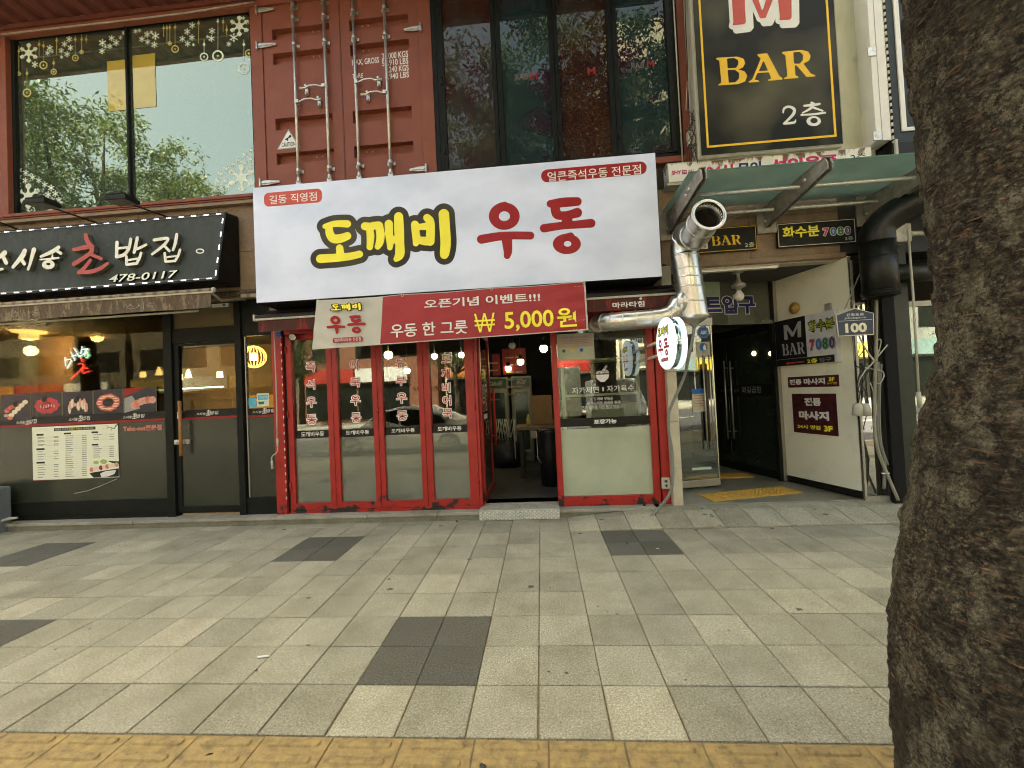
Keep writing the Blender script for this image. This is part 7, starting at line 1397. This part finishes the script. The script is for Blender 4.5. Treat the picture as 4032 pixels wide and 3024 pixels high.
# ------------------------------------------------------------------ black duct
bd = thing('black_exhaust_duct', 'large black painted exhaust duct elbow right of the entrance signs', 'duct', (4.1, 4.7, 2.3)); P = lambda x, y, Y=4.72: onY('p', x, y, Y)
xc = (P(210, 300).x + P(350, 300).x) / 2; rD = (P(350, 300).x - P(185, 300).x) / 2; zb3 = P(295, 500).z; ze_ = P(260, 200).z
R2 = [Vector((xc, 4.72, ze_ - .02)), Vector((xc + .02, 4.70, ze_ + .13)), Vector((xc + .15, 4.6, ze_ + .26)), Vector((xc + .4, 4.42, ze_ + .35)), Vector((xc + .8, 4.1, ze_ + .46))]
MB().tube([(xc + .01, 4.72, zb3), (xc, 4.72, ze_ - .02)], rD, 28).build('riser', DUCTB, bd); MB().tube([tuple(p) for p in smooth([tuple(q) for q in R2], 3)], [rD] * 3 + [rD * .95] * 10, 28, cap=False).build('elbow', DUCTB, bd)
for z in (zb3 + .03, zb3 + .05, ze_ - .03, ze_ - .2): MB().lathe((xc, 4.72, z), (0, 0, 1), [(-.006, rD), (-.004, rD + .007), (.004, rD + .007), (.006, rD)], 28).build('seam_band', DUCTB, bd)
z5 = P(420, 370).z; MB().tube([(xc, 4.75, z5), (xc + .9, 4.8, z5 - .0)], rD * .62, 24).build('side_branch', DUCTB, bd)
cb2 = thing('cable_bundle', 'bundle of grey conduits and tangled white cables hanging under the black duct', 'cables', tuple(P(290, 1500, 4.8))); G_ = lambda pts, r, m, Y=4.80, nm='conduit': MB().tube(smooth([tuple(P(x, y, Y)) for x, y in pts], 4), r, 8).build(nm, m, cb2)
G_([(273, 520), (272, 700), (270, 850), (265, 950), (262, 1150), (268, 1250), (290, 1350), (330, 1450), (390, 1590)], .016, mat('tan grey conduit', (.27, .26, .19), .5)); G_([(280, 850), (283, 1000), (276, 1150), (285, 1260), (310, 1350), (318, 1430), (312, 1530)], .016, PVC, 4.83); G_([(300, 860), (292, 1000), (290, 1150), (300, 1290), (335, 1400)], .010, PVC, 4.82)
G_([(180, 712), (215, 780), (250, 830), (268, 850)], .009, PALEC, nm='loose_cable'); G_([(332, 758), (290, 810), (250, 860), (210, 900), (180, 950)], .007, PALEC, nm='loose_cable'); G_([(210, 880), (260, 890), (305, 900), (312, 930), (290, 965), (255, 960)], .005, PALEC, nm='loose_cable'); G_([(285, 800), (275, 760), (285, 730), (298, 740), (280, 810), (240, 870)], .005, PALEC, nm='loose_cable')
G_([(175, 1000), (195, 940), (240, 880), (200, 960), (180, 1050), (170, 1090)], .006, CABLE, nm='loose_cable'); G_([(210, 880), (190, 960), (215, 1010), (230, 1080), (205, 1200), (210, 1210)], .005, CABLE, nm='loose_cable'); G_([(240, 960), (270, 1060), (268, 1150), (245, 1210)], .005, PALEC, nm='loose_cable'); G_([(160, 870), (190, 890), (180, 930), (170, 990), (190, 1020)], .007, CABLE, nm='loose_cable')
G_([(320, 1450), (300, 1446), (345, 1446)], .004, WHITE, 4.77, 'cable_tie')
for x, y in ((172, 1110), (215, 1110)): a = P(x, y, 4.8); MB().lathe((a.x, 4.8, a.z), (random.uniform(-.15, .15), 0, 1), [(-.06, 0), (-.06, .05), (.05, .045), (.08, .03), (.08, 0)], 12).build('connector_box', PALEC, cb2)
for p_, q_ in (((190, 360), (110, 560)), ((186, 380), (100, 570))): MB().tube([P(*p_, 4.9), P(*q_, 4.9)], .004, 5).build('thin_cable', PALEC, cb2)
ck = thing('awning_crank', 'long pale awning crank rod and gear hanging beside the tree trunk', 'crank rod', tuple(P(500, 1050, 4.6))); MB().tube([P(442, 140, 4.6), P(470, 500, 4.6), P(500, 1010, 4.6)], .011, 8).tube([P(497, 1010, 4.6), P(508, 1095, 4.6)], .020, 8).build('rod', WHITEY, ck)
a = P(410, 165, 4.65); MB().box(a.x - .10, a.x + .06, 4.6, 4.75, a.z - .10, a.z + .10).tube([(a.x, 4.65, a.z), (a.x + .5, 4.65, a.z - .02)], .03, 8).build('gear_box', DULL, ck, .02)
# number plate
npl = thing('house_number_plate', 'dark blue house shaped street number plate reading 100', 'number plate', tuple(onY('p', 160, 715, 4.75))); PN2 = FY(4.74); c5 = [PN2.px('p', *q) for q in ((66, 714), (258, 706), (258, 588), (160, 560), (62, 598))]
w5 = (c5[0][0] + c5[4][0]) / 2; e5 = (c5[1][0] + c5[2][0]) / 2; b5 = (c5[0][1] + c5[1][1]) / 2; t5 = (c5[4][1] + c5[2][1]) / 2; m5 = (w5 + e5) / 2; pk = c5[3][1]
out5 = [(w5, b5), (e5, b5), (e5 + .012, t5), (m5, pk), (w5 - .012, t5)]
MB().prism(PN2, out5, -.02, 0).build('plate_rim', mat('plate rim silver', (.45, .44, .36), .4, metal=.6), npl, .003); inn = [(m5 + (u - m5) * .94, (b5 + pk) / 2 + (v - (b5 + pk) / 2) * .93) for u, v in out5]; MB().prism(PN2, inn, .001, .003).build('plate_face', mat('slate blue plate', (.035, .05, .085), .4), npl)
text(PN2, '진황도로', 'p', 110, 592, 205, 602, WHITE, 'plate_lettering', npl, d=.005, bold=.01); text(PN2, 'Jinhwangdo-ro', 'p', 100, 612, 216, 618, WHITE, 'plate_lettering', npl, d=.005); text(PN2, '100', 'p', 103, 645, 222, 690, mat('cream reflective digits', (.72, .70, .50), .5), 'plate_number', npl, d=.005, bold=.045)
v6 = PN2.px('p', 160, 627)[1]; MB().pbox(PN2, (w5 + .015, e5 - .015, v6 - .003, v6), .004, .005).build('dividing_line', WHITE, npl); MB().box(m5 - .02, m5 + .02, 4.76, 4.95, (b5 + t5) / 2 - .02, (b5 + t5) / 2 + .02).build('bracket', STEEL, npl)
# ------------------------------------------------------------------ street tree beside the camera
TC = Vector((1.438, 1.24)); TD = TC.length; angC = math.atan2(TC.x, TC.y)
prof = []
for x_, y_ in ((3553, 0), (3570, 253), (3612, 591), (3636, 844), (3671, 1097), (3690, 1393), (3647, 1560), (3614, 1645), (3577, 1900), (3543, 2069), (3509, 2265), (3499, 2441), (3513, 2848), (3526, 3017)):
    d = FW + RT * ((x_ - 2016) / FPX) + DN * ((y_ - 1512) / FPX); a = math.atan2(d.x, d.y); r_ = TD * math.sin(angC - a); hd = TD * math.cos(angC - a)
    prof.append((EYE.z + d.z * hd / math.hypot(d.x, d.y), r_))
prof.sort(); prof = [(0.0, prof[0][1] + .02)] + prof + [(3.6, prof[-1][1] * .98), (4.4, prof[-1][1] * .9)]
def rad_at(z):
    for (a, ra), (b, rb) in zip(prof[:-1], prof[1:]):
        if a <= z <= b: t = (z - a) / (b - a + 1e-9); t = t * t * (3 - 2 * t); return ra + (rb - ra) * t
    return prof[-1][1]
tree = thing('street_tree', 'thick trunked street tree with flaky dark bark at the right edge', 'tree', (TC.x, TC.y, 0))
NS, NR = 260, 420; V = []
for j in range(NR + 1):
    z = -.02 + 4.4 * j / NR; r0_ = rad_at(max(z, 0))
    for i in range(NS):
        a = 2 * math.pi * i / NS; ca, sa = math.cos(a), math.sin(a); p = Vector((ca * r0_, sa * r0_, z))
        n1 = noise.fractal(Vector((p.x * 4, p.y * 4, z * 1.6)), 1, 2, 3); n2 = noise.fractal(Vector((p.x * 26, p.y * 26, z * 34)), 1, 2, 4); n3 = noise.noise(Vector((p.x * 6 + 9, p.y * 6, z * 90))); n4 = noise.noise(Vector((p.x * 9, p.y * 9, z * 5 + 40)))
        fl = noise.noise(Vector((p.x * 11, p.y * 11, z * 13 + 7))); h = .006 * n1 + .0032 * n2 - (.004 if n3 > .35 and n4 > 0 else 0) + .008 * min(1, max(0, (fl - .08) * 10)) - .007 * max(0, 1 - abs(noise.noise(Vector((p.x * 8 + 3, p.y * 8, z * 3.2)))) * 16)
        V.append((TC.x + ca * (r0_ + h), TC.y + sa * (r0_ + h), z))
F = [(j * NS + i, j * NS + (i + 1) % NS, (j + 1) * NS + (i + 1) % NS, (j + 1) * NS + i) for j in range(NR) for i in range(NS)]
MB().add(V, F, True).build('trunk', BARK, tree)
# lenticels: short pale horizontal scars standing proud of the bark
mb = MB(); random.seed(21); LENT = mat('pale corky bark scar', (.17, .095, .05), .9, var=.5, vsc=30)
for k in range(260):
    a = rad(random.uniform(130, 320)); z = random.uniform(.5, 3.2)
    if noise.noise(Vector((math.cos(a) * 3, math.sin(a) * 3, z * 3))) < -.15: continue
    L = random.uniform(.008, .042); rr = rad_at(z) + .0055; pts = []
    for s_ in (-.5, 0, .5):
        b = a + s_ * L / rr; pts.append((TC.x + math.cos(b) * rr, TC.y + math.sin(b) * rr, z + random.uniform(-.001, .001)))
    mb.tube(pts, [.0008, random.uniform(.0018, .0032), .0008], 5, cap=False)
mb.build('bark_scars', LENT, tree, kind='stuff')
LEAF = bpy.data.materials.new('spring green leaves'); LEAF.use_nodes = True; nt = LEAF.node_tree; p = nt.nodes['Principled BSDF']
n = _noise(nt, 1.5, 3); nt.links.new(_ramp(nt, n.outputs[0], [(.3, (.028, .045, .011)), (.7, (.085, .115, .03))]).outputs[0], p.inputs['Base Color']); p.inputs['Roughness'].default_value = .5
tr = nt.nodes.new('ShaderNodeBsdfTranslucent'); tr.inputs[0].default_value = (.13, .18, .04, 1); mx_ = nt.nodes.new('ShaderNodeMixShader'); mx_.inputs[0].default_value = .35; nt.links.new(p.outputs[0], mx_.inputs[1]); nt.links.new(tr.outputs[0], mx_.inputs[2]); nt.links.new(mx_.outputs[0], nt.nodes['Material Output'].inputs[0])
def crown_mesh(seed, R, H, nclump, nleaf):
    rng = random.Random(seed); V = []; F = []; cl = []
    for k in range(nclump):
        while True:
            p = Vector((rng.uniform(-1, 1), rng.uniform(-1, 1), rng.uniform(-1, 1)))
            if .25 < p.length < 1: break
        cl.append(Vector((p.x * R, p.y * R, p.z * H)))
    for c in cl:
        cr = rng.uniform(.28, .6)
        for q in range(nleaf):
            d = Vector((rng.gauss(0, 1), rng.gauss(0, 1), rng.gauss(0, .6))).normalized() * cr * rng.random() ** .5; p = c + d + Vector((0, 0, -d.length * .3))
            u = Vector((rng.uniform(-1, 1), rng.uniform(-1, 1), rng.uniform(-1.2, .1))).normalized(); w_ = u.cross(Vector((rng.uniform(-1, 1), rng.uniform(-1, 1), rng.uniform(-1, 1)))).normalized(); L = rng.uniform(.09, .15); b = len(V)
            V += [p, p + u * L * .5 + w_ * L * .16, p + u * L, p + u * L * .5 - w_ * L * .16]; F.append((b, b + 1, b + 2, b + 3))
    return V, F, cl
def crown(parent, c, seed, R, H, nc, nl, base):
    V, F, cl = crown_mesh(seed, R, H, nc, nl); c = Vector(c)
    MB().add([v + c for v in V], F).build('crown', LEAF, parent); mb = MB(); rng = random.Random(seed)
    for k in range(14):
        e = c + cl[k * len(cl) // 14]; m_ = Vector(base).lerp(e, .5) + Vector((rng.uniform(-.3, .3), rng.uniform(-.3, .3), .2)); mb.tube(smooth([tuple(base), tuple(m_), tuple(e)], 3), [.09, .08, .07, .055, .04, .025, .012], 6)
    mb.build('limbs', BARK, parent)
crown(tree, (TC.x - .8, TC.y - .9, 7.6), 3, 3.4, 1.9, 300, 200, (TC.x, TC.y, 4.2))
def street_tree(x, y, seed, label, R=2.3, H=2.3, h=3.1, hc=5.6, r=.16, nc=110, nl=150):
    t = thing('street_tree', label, 'tree', (x, y, 0), 'street trees mirrored in the shop windows'); MB().tube([(x, y, -.1), (x + .05, y, 1.2), (x - .03, y + .04, h), (x, y, h + .8)], [r * 1.25, r, r * .8, r * .6], 12).build('trunk', BARK, t); crown(t, (x, y, hc), seed, R, H, nc, nl, (x, y, h)); return t
street_tree(-11.6, .6, 5, 'leafy street tree mirrored in the upstairs snowflake window', 3.0, 2.1, 3.6, 7.3, .2, 200, 170)
street_tree(5.5, -2.0 + 1.0, 8, 'leafy street tree mirrored at the right, nearest the trunk', 2.0, 1.9, 3.2, 6.2)
for k, (x, y, hc, lab) in enumerate(((-15, -13.2, 5.2, 'tree across the road mirrored in the left windows'), (-5, -13.4, 5.0, 'tree across the road mirrored behind the white car'), (3, -13.0, 6.6, 'tall tree across the road mirrored in the folding window'), (8, -13.5, 6.2, 'tree across the road mirrored in the fixed shop window'), (15, -13, 5.6, 'tree across the road mirrored at the entrance glass'))): street_tree(x, y, 20 + k, lab, 2.3, 2.3, 2.8, hc)
# ------------------------------------------------------------------ what the shop windows mirror: cars and the far side of the street
def car(loc, L, paint, label, kind='sedan'):
    t = thing('parked_car', label, 'car', loc); x, y, z = loc; W = 1.8
    bodyp = [(-.5, .25), (-.495, .62), (-.44, .78), (-.27, .84), (-.14, 1.30), (.0, 1.42), (.16, 1.40), (.30, 1.14), (.37, .95), (.48, .90), (.5, .60), (.5, .28)]
    PC = FY(0); mb = MB(); n = len(bodyp); V = []
    for s_, ins in ((-.5, .10), (-.47, 0), (.47, 0), (.5, .10)):
        for a, b in bodyp: V.append((x + a * L, y + s_ * W * (1 if b < .9 else .78), z + b - (.0 if ins == 0 else .02)))
    F = [(k * n + i, k * n + (i + 1) % n, (k + 1) * n + (i + 1) % n, (k + 1) * n + i) for k in range(3) for i in range(n)] + [tuple(range(n - 1, -1, -1)), tuple(range(3 * n, 4 * n))]
    body = mb.add(V, F).build('body', paint, t, .04)
    for s_ in (-1, 1):
        Yg = y + s_ * W * .5 * .86; P_ = Pl((x, Yg, z), (1, 0, 0), (0, -s_ * .0, 1))
        q = [(-.245 * L, .86), (-.135 * L, 1.25), (-.01 * L, 1.34), (.0 * L, .88)]; q2 = [(.015 * L, .88), (.005 * L, 1.345), (.15 * L, 1.31), (.27 * L, 1.1), (.30 * L, .92)]
        for qq in (q, q2): MB().prism(P_, qq, -.03, .03).build('side_window', BLACKG, t)
    for fx_ in (-.31, .32):
        for s_ in (-1, 1):
            w_ = MB().lathe((x + fx_ * L, y + s_ * (W / 2 - .1), z + .32), (0, s_, 0), [(-.1, 0), (-.1, .32), (.1, .33), (.115, .27)], 22).build('wheel', PITCH, t); mb = MB()
            for k in range(9): a = k * .698; mb.tube([(x + fx_ * L, y + s_ * (W / 2 + .01), z + .32), (x + fx_ * L + .25 * math.cos(a), y + s_ * (W / 2 + .005), z + .32 + .25 * math.sin(a))], .018, 4)
            mb.build('rim', STEEL, w_)
    return t
CARW = mat('pearl white car paint', (.62, .64, .60), .18, var=.02)
car((-4.1, -1.9, -.14), 4.5, CARW, 'white sedan parked at the kerb, mirrored across the red folding door')
tk = thing('delivery_truck', 'white delivery truck mirrored right of the white sedan', 'truck', (1.2, -5.2, -.14)); x, y, z = 1.2, -5.2, -.14
MB().box(x - 3.2, x + .2, y - 1, y + 1, z + .75, z + 2.5).build('cargo_box', mat('pale truck box', (.50, .54, .46), .5), tk, .03); MB().prism(Pl((x, y + .95, z), (1, 0, 0), (0, 0, 1)), [(.35, .5), (2.0, .5), (2.0, 1.2), (1.7, 1.95), (.35, 1.95)], -1.9, 0).build('cab', CARW, tk, .05); MB().box(x + .6, x + 1.6, y + .952, y + .96, z + 1.25, z + 1.8).build('cab_window', BLACKG, tk)
for a in (-2.4, 1.2): MB().lathe((x + a, y + .75, z + .38), (0, 1, 0), [(-.1, 0), (-.1, .38), (.2, .38), (.2, 0)], 20).build('wheel', PITCH, tk)
MB().box(x - 3.1, x + 2, y - .9, y + .7, z + .45, z + .74).build('chassis', BLACK, tk)
FACC = [mat('cream apartment render', (.56, .52, .38), .8), mat('brown brick shop block', (.22, .10, .06), .8, var=.2), mat('grey office block', (.28, .28, .25), .7), mat('cream tile block', (.60, .57, .44), .7), mat('dim brown tile block', (.13, .11, .08), .8)]
BAL = mat('grey balcony', (.3, .31, .28), .6); 
def block(x0, x1, h, m_, label, sign, flo=3.0, bal=False):
    t = thing('building', label, 'building', ((x0 + x1) / 2, -17, 0), 'buildings across the street, mirrored in the glass'); MB().box(x0, x1, -30, -17, 0, h).build('wall', m_, t)
    nw = max(2, int((x1 - x0) / 2.6)); z = 4.4
    while z + 1.6 < h:
        for k in range(nw):
            a = x0 + (k + .18) * (x1 - x0) / nw; b = x0 + (k + .82) * (x1 - x0) / nw; MB().box(a, b, -17.02, -16.98, z, z + 1.5).build('window', BLACKG, t)
            if bal and k % 2 == 0:
                MB().box(a - .2, b + .2, -16.97, -16.0, z - .35, z - .2).build('balcony_slab', m_, t); mb = MB()
                for r_ in range(14): mb.box(a - .2 + r_ * (b - a + .38) / 14, a - .17 + r_ * (b - a + .38) / 14, -16.03, -16.0, z - .2, z + .75)
                mb.box(a - .2, b + .2, -16.04, -15.99, z + .75, z + .8).build('balcony_rail', BAL, t)
        z += flo
    x = x0 + .1; i = 0
    while x < x1 - 2:
        w_ = min(3.6, x1 - x - .1); MB().box(x, x + w_, -17.02, -16.96, .2, 2.6).build('shop_window', BLACKG, t); MB().box(x, x + w_, -16.9, -16.7, 2.75, 3.7).build('sign_board', sign[i % len(sign)], t)
        x += w_ + .15; i += 1
    return t
BRICKS_ = mat('dull ochre board', (.25, .17, .05), .6); GREYS_ = mat('dull grey board', (.18, .18, .16), .6)
SIGN = [mat('yellow shop board', (.70, .50, .06), .5), WHITE, mat('red shop board', (.45, .04, .03), .5), mat('orange shop board', (.6, .22, .05), .5), mat('pale teal board', (.22, .32, .32), .6)]
block(-46, -30, 16, FACC[4], 'grey block farthest left across the street', SIGN[::-1]); block(-29.5, -17, 9, FACC[4], 'low cream tiled block across the street at the left', [BRICKS_, GREYS_]); block(-16.5, -7, 7.5, FACC[1], 'brown brick shop block across the street behind the white sedan', [SIGN[2], SIGN[1], SIGN[0]]); block(-6.5, -.5, 9.5, FACC[0], 'narrow cream building across the street with small windows', [SIGN[3], SIGN[4]])
block(5.5, 17, 26, FACC[0], 'tall cream apartment block with balconies across the street', [SIGN[1], SIGN[2]], 2.9, True); block(18, 34, 10, FACC[2], 'low grey block across the street at the right', [SIGN[0], SIGN[4]]); block(-.3, 5.3, 5, FACC[3], 'one storey cream shop across the street between taller ones', [SIGN[2]])
for k, xx in enumerate((-9.5, 10.5)):
    up = thing('utility_pole', ('utility pole across the street at the left, mirrored in the glass', 'utility pole across the street at the right, mirrored in the glass')[k], 'pole', (xx, -12.6, 0)); MB().tube([(xx, -12.6, 0), (xx, -12.6, 11)], [.17, .12], 12).build('pole_shaft', GRANS, up); MB().box(xx - 1, xx + 1, -12.65, -12.55, 9.6, 9.75).build('crossarm', STEEL, up)
bk = thing('bicycle', 'yellow hire bicycle across the street, mirrored in the fixed window', 'bicycle', (4.4, -12.4, 0)); YC = mat('yellow bicycle paint', (.75, .50, .03), .4); P_ = lambda x, z: (4.4 + x, -12.4, z)
for x in (-.52, .55): w_ = MB().tube([(4.4 + x + .32 * math.cos(a * .35), -12.4, .33 + .32 * math.sin(a * .35)) for a in range(18)], .018, 6, closed=True).build('wheel', CABLE, bk); mb = MB(); [mb.tube([P_(x, .33), P_(x + .31 * math.cos(a * .7), .33 + .31 * math.sin(a * .7))], .004, 4) for a in range(9)]; mb.build('spokes', STEEL, w_)
MB().tube([P_(-.52, .33), P_(-.2, .75), P_(-.05, .32), P_(-.52, .33)], .022, 6).tube([P_(-.2, .72), P_(.38, .70)], .025, 6).tube([P_(-.05, .32), P_(.40, .62)], .025, 6).tube([P_(.55, .33), P_(.42, .62), P_(.36, 1.0)], .022, 6).build('frame', YC, bk); MB().box(4.55, 4.98 + .1, -12.55, -12.25, .80, 1.05).build('basket', YC, bk, .02); MB().box(4.08, 4.32, -12.47, -12.33, .86, .92).build('saddle', PITCH, bk, .02); MB().tube([(4.76, -12.7, 1.08), (4.72, -12.4, 1.04), (4.76, -12.1, 1.08)], .014, 6).build('handlebar', BLACK, bk)
# ------------------------------------------------------------------ litter on the paving
def litter(K, x, y, nm, label, cat, builder, mat_): 
    p = onZ(K, x, y, .002); p.z = gz(p.x, p.y) + .002; o = builder(p).build(nm, mat_); tag(o, label, cat); return o
litter('r', 1275, 725, 'cigarette_butt', 'white cigarette end lying on a pale tile left of the central dark tiles', 'litter', lambda p: MB().tube([p + Vector((-.035, -.004, .006)), p + Vector((.035, .010, .006))], .006, 8), WHITE)
litter('r', 1490, 667, 'dark_leaf', 'dark leaf scrap on the tile joint left of the central dark tiles', 'leaf', lambda p: MB().add([p + Vector(q) for q in ((-.015, 0, .002), (0, -.008, .004), (.016, 0, .002), (0, .009, .005))], [(0, 1, 2, 3)]), CABLE)
litter('r', 1240, 788, 'dark_leaf', 'dark leaf scrap just below the cigarette end', 'leaf', lambda p: MB().add([p + Vector(q) for q in ((-.012, 0, .002), (0, -.008, .004), (.012, 0, .002), (0, .009, .005))], [(0, 1, 2, 3)]), CABLE)
litter('r', 1012, 1198, 'seed_pod', 'small black seed pod on the yellow guide blocks', 'litter', lambda p: MB().tube([p + Vector((-.012, -.004, .004)), p + Vector((.0, 0, .006)), p + Vector((.014, .006, .004))], [.002, .004, .002], 6), CABLE)
litter('s', 250, 1245, 'chewed_gum', 'dark squashed lump on the yellow guide blocks near the bottom centre', 'litter', lambda p: MB().lathe(p, (0, 0, 1), [(0, .017), (.004, .013), (.005, 0)], 9), CABLE)
litter('s', 120, 68, 'dry_leaf', 'curled brown leaf by the foot of the chequer plate step', 'leaf', lambda p: MB().lathe(p + Vector((0, 0, .003)), (.3, 0, 1), [(0, .006), (.006, .018), (.014, .012), (.016, 0)], 7), mat('dry leaf', (.10, .05, .03), .8))
litter('s', 942, 168, 'twig', 'black curved twig on the far right dark tiles', 'twig', lambda p: MB().tube([p + Vector((0, -.04, .003)), p + Vector((.008, -.01, .004)), p + Vector((0, .03, .003))], .0035, 5), CABLE)
litter('s', 1093, 197, 'pale_chip', 'pale leaf chip on the far right dark tiles', 'litter', lambda p: MB().add([p + Vector(q) for q in ((-.02, 0, .002), (0, -.01, .003), (.022, -.006, .002), (0, .008, .004))], [(0, 1, 2, 3)]), WHITEY)
litter('s', 1538, 232, 'toothpick', 'pale thin stick on the paving toward the entrance', 'litter', lambda p: MB().tube([p + Vector((-.03, .03, .003)), p + Vector((.03, -.03, .003))], .0022, 5), WHITEY)
litter('s', 830, 90, 'toothpick', 'pale thin stick lying below the fixed window', 'litter', lambda p: MB().tube([p + Vector((-.06, 0, .003)), p + Vector((.06, .004, .003))], .002, 5), WHITEY)
litter('s', 1425, 20, 'toothpick', 'short pale stick in front of the entrance threshold', 'litter', lambda p: MB().tube([p + Vector((-.04, .005, .003)), p + Vector((.04, -.004, .003))], .002, 5), WHITEY)
litter('s', 1028, 38, 'paper_scrap', 'white paper scrap beside the foot of the grey conduit', 'litter', lambda p: MB().add([p + Vector(q) for q in ((-.014, -.01, .002), (.012, -.008, .01), (.014, .01, .004), (-.01, .008, .012))], [(0, 1, 2, 3)]), WHITE)
litter('i', 1390, 1487, 'black_scrap', 'black crumpled scrap on the granite step below the fixed window', 'litter', lambda p: MB().lathe(Vector((onY('i', 1390, 1487, 5.0).x, 5.0, .107)), (0, 0, 1), [(0, .02), (.012, .014), (.018, 0)], 6), PITCH)
mb = MB(); random.seed(9)
for k in range(150):
    x, y = random.uniform(-6, 4), random.uniform(1.9, 4.85); 
    if random.random() < .35: x, y = random.uniform(.5, 2.6), random.uniform(4.4, 4.85)
    z = gz(x, y) + .0015; r_ = random.uniform(.004, .014) if k % 4 else random.uniform(.02, .035); n = 8; V = [(x + r_ * random.uniform(.5, 1.1) * math.cos(2 * math.pi * i / n), y + r_ * random.uniform(.4, .9) * math.sin(2 * math.pi * i / n), z) for i in range(n)]; mb.add(V, [tuple(range(n))])
o = mb.build('gum_spots', mat('trodden gum spot', (.09, .085, .07), .9), None, kind='stuff'); tag(o, 'dark gum spots and crumbs trodden into the paving', 'stains')
mb = MB()
for k in range(400):
    c = random.randint(-12, 10); y = random.uniform(1.83, 4.3) if k % 3 else 1.83 + random.uniform(-.004, .004); x = c * T - X0T + random.uniform(-.003, .003) if k % 3 else random.uniform(-5, 2.2)
    for q in range(3): a = random.uniform(0, 6.28); l = random.uniform(.004, .010); mb.add([(x, y, -.008), (x + .002, y, -.008), (x + l * .5 * math.cos(a), y + l * .5 * math.sin(a), random.uniform(-.002, .003))], [(0, 1, 2)])
o = mb.build('joint_moss', mat('brown moss', (.07, .06, .015), .9, var=.4), None, kind='stuff'); tag(o, 'brown moss growing in the paving joints', 'moss')
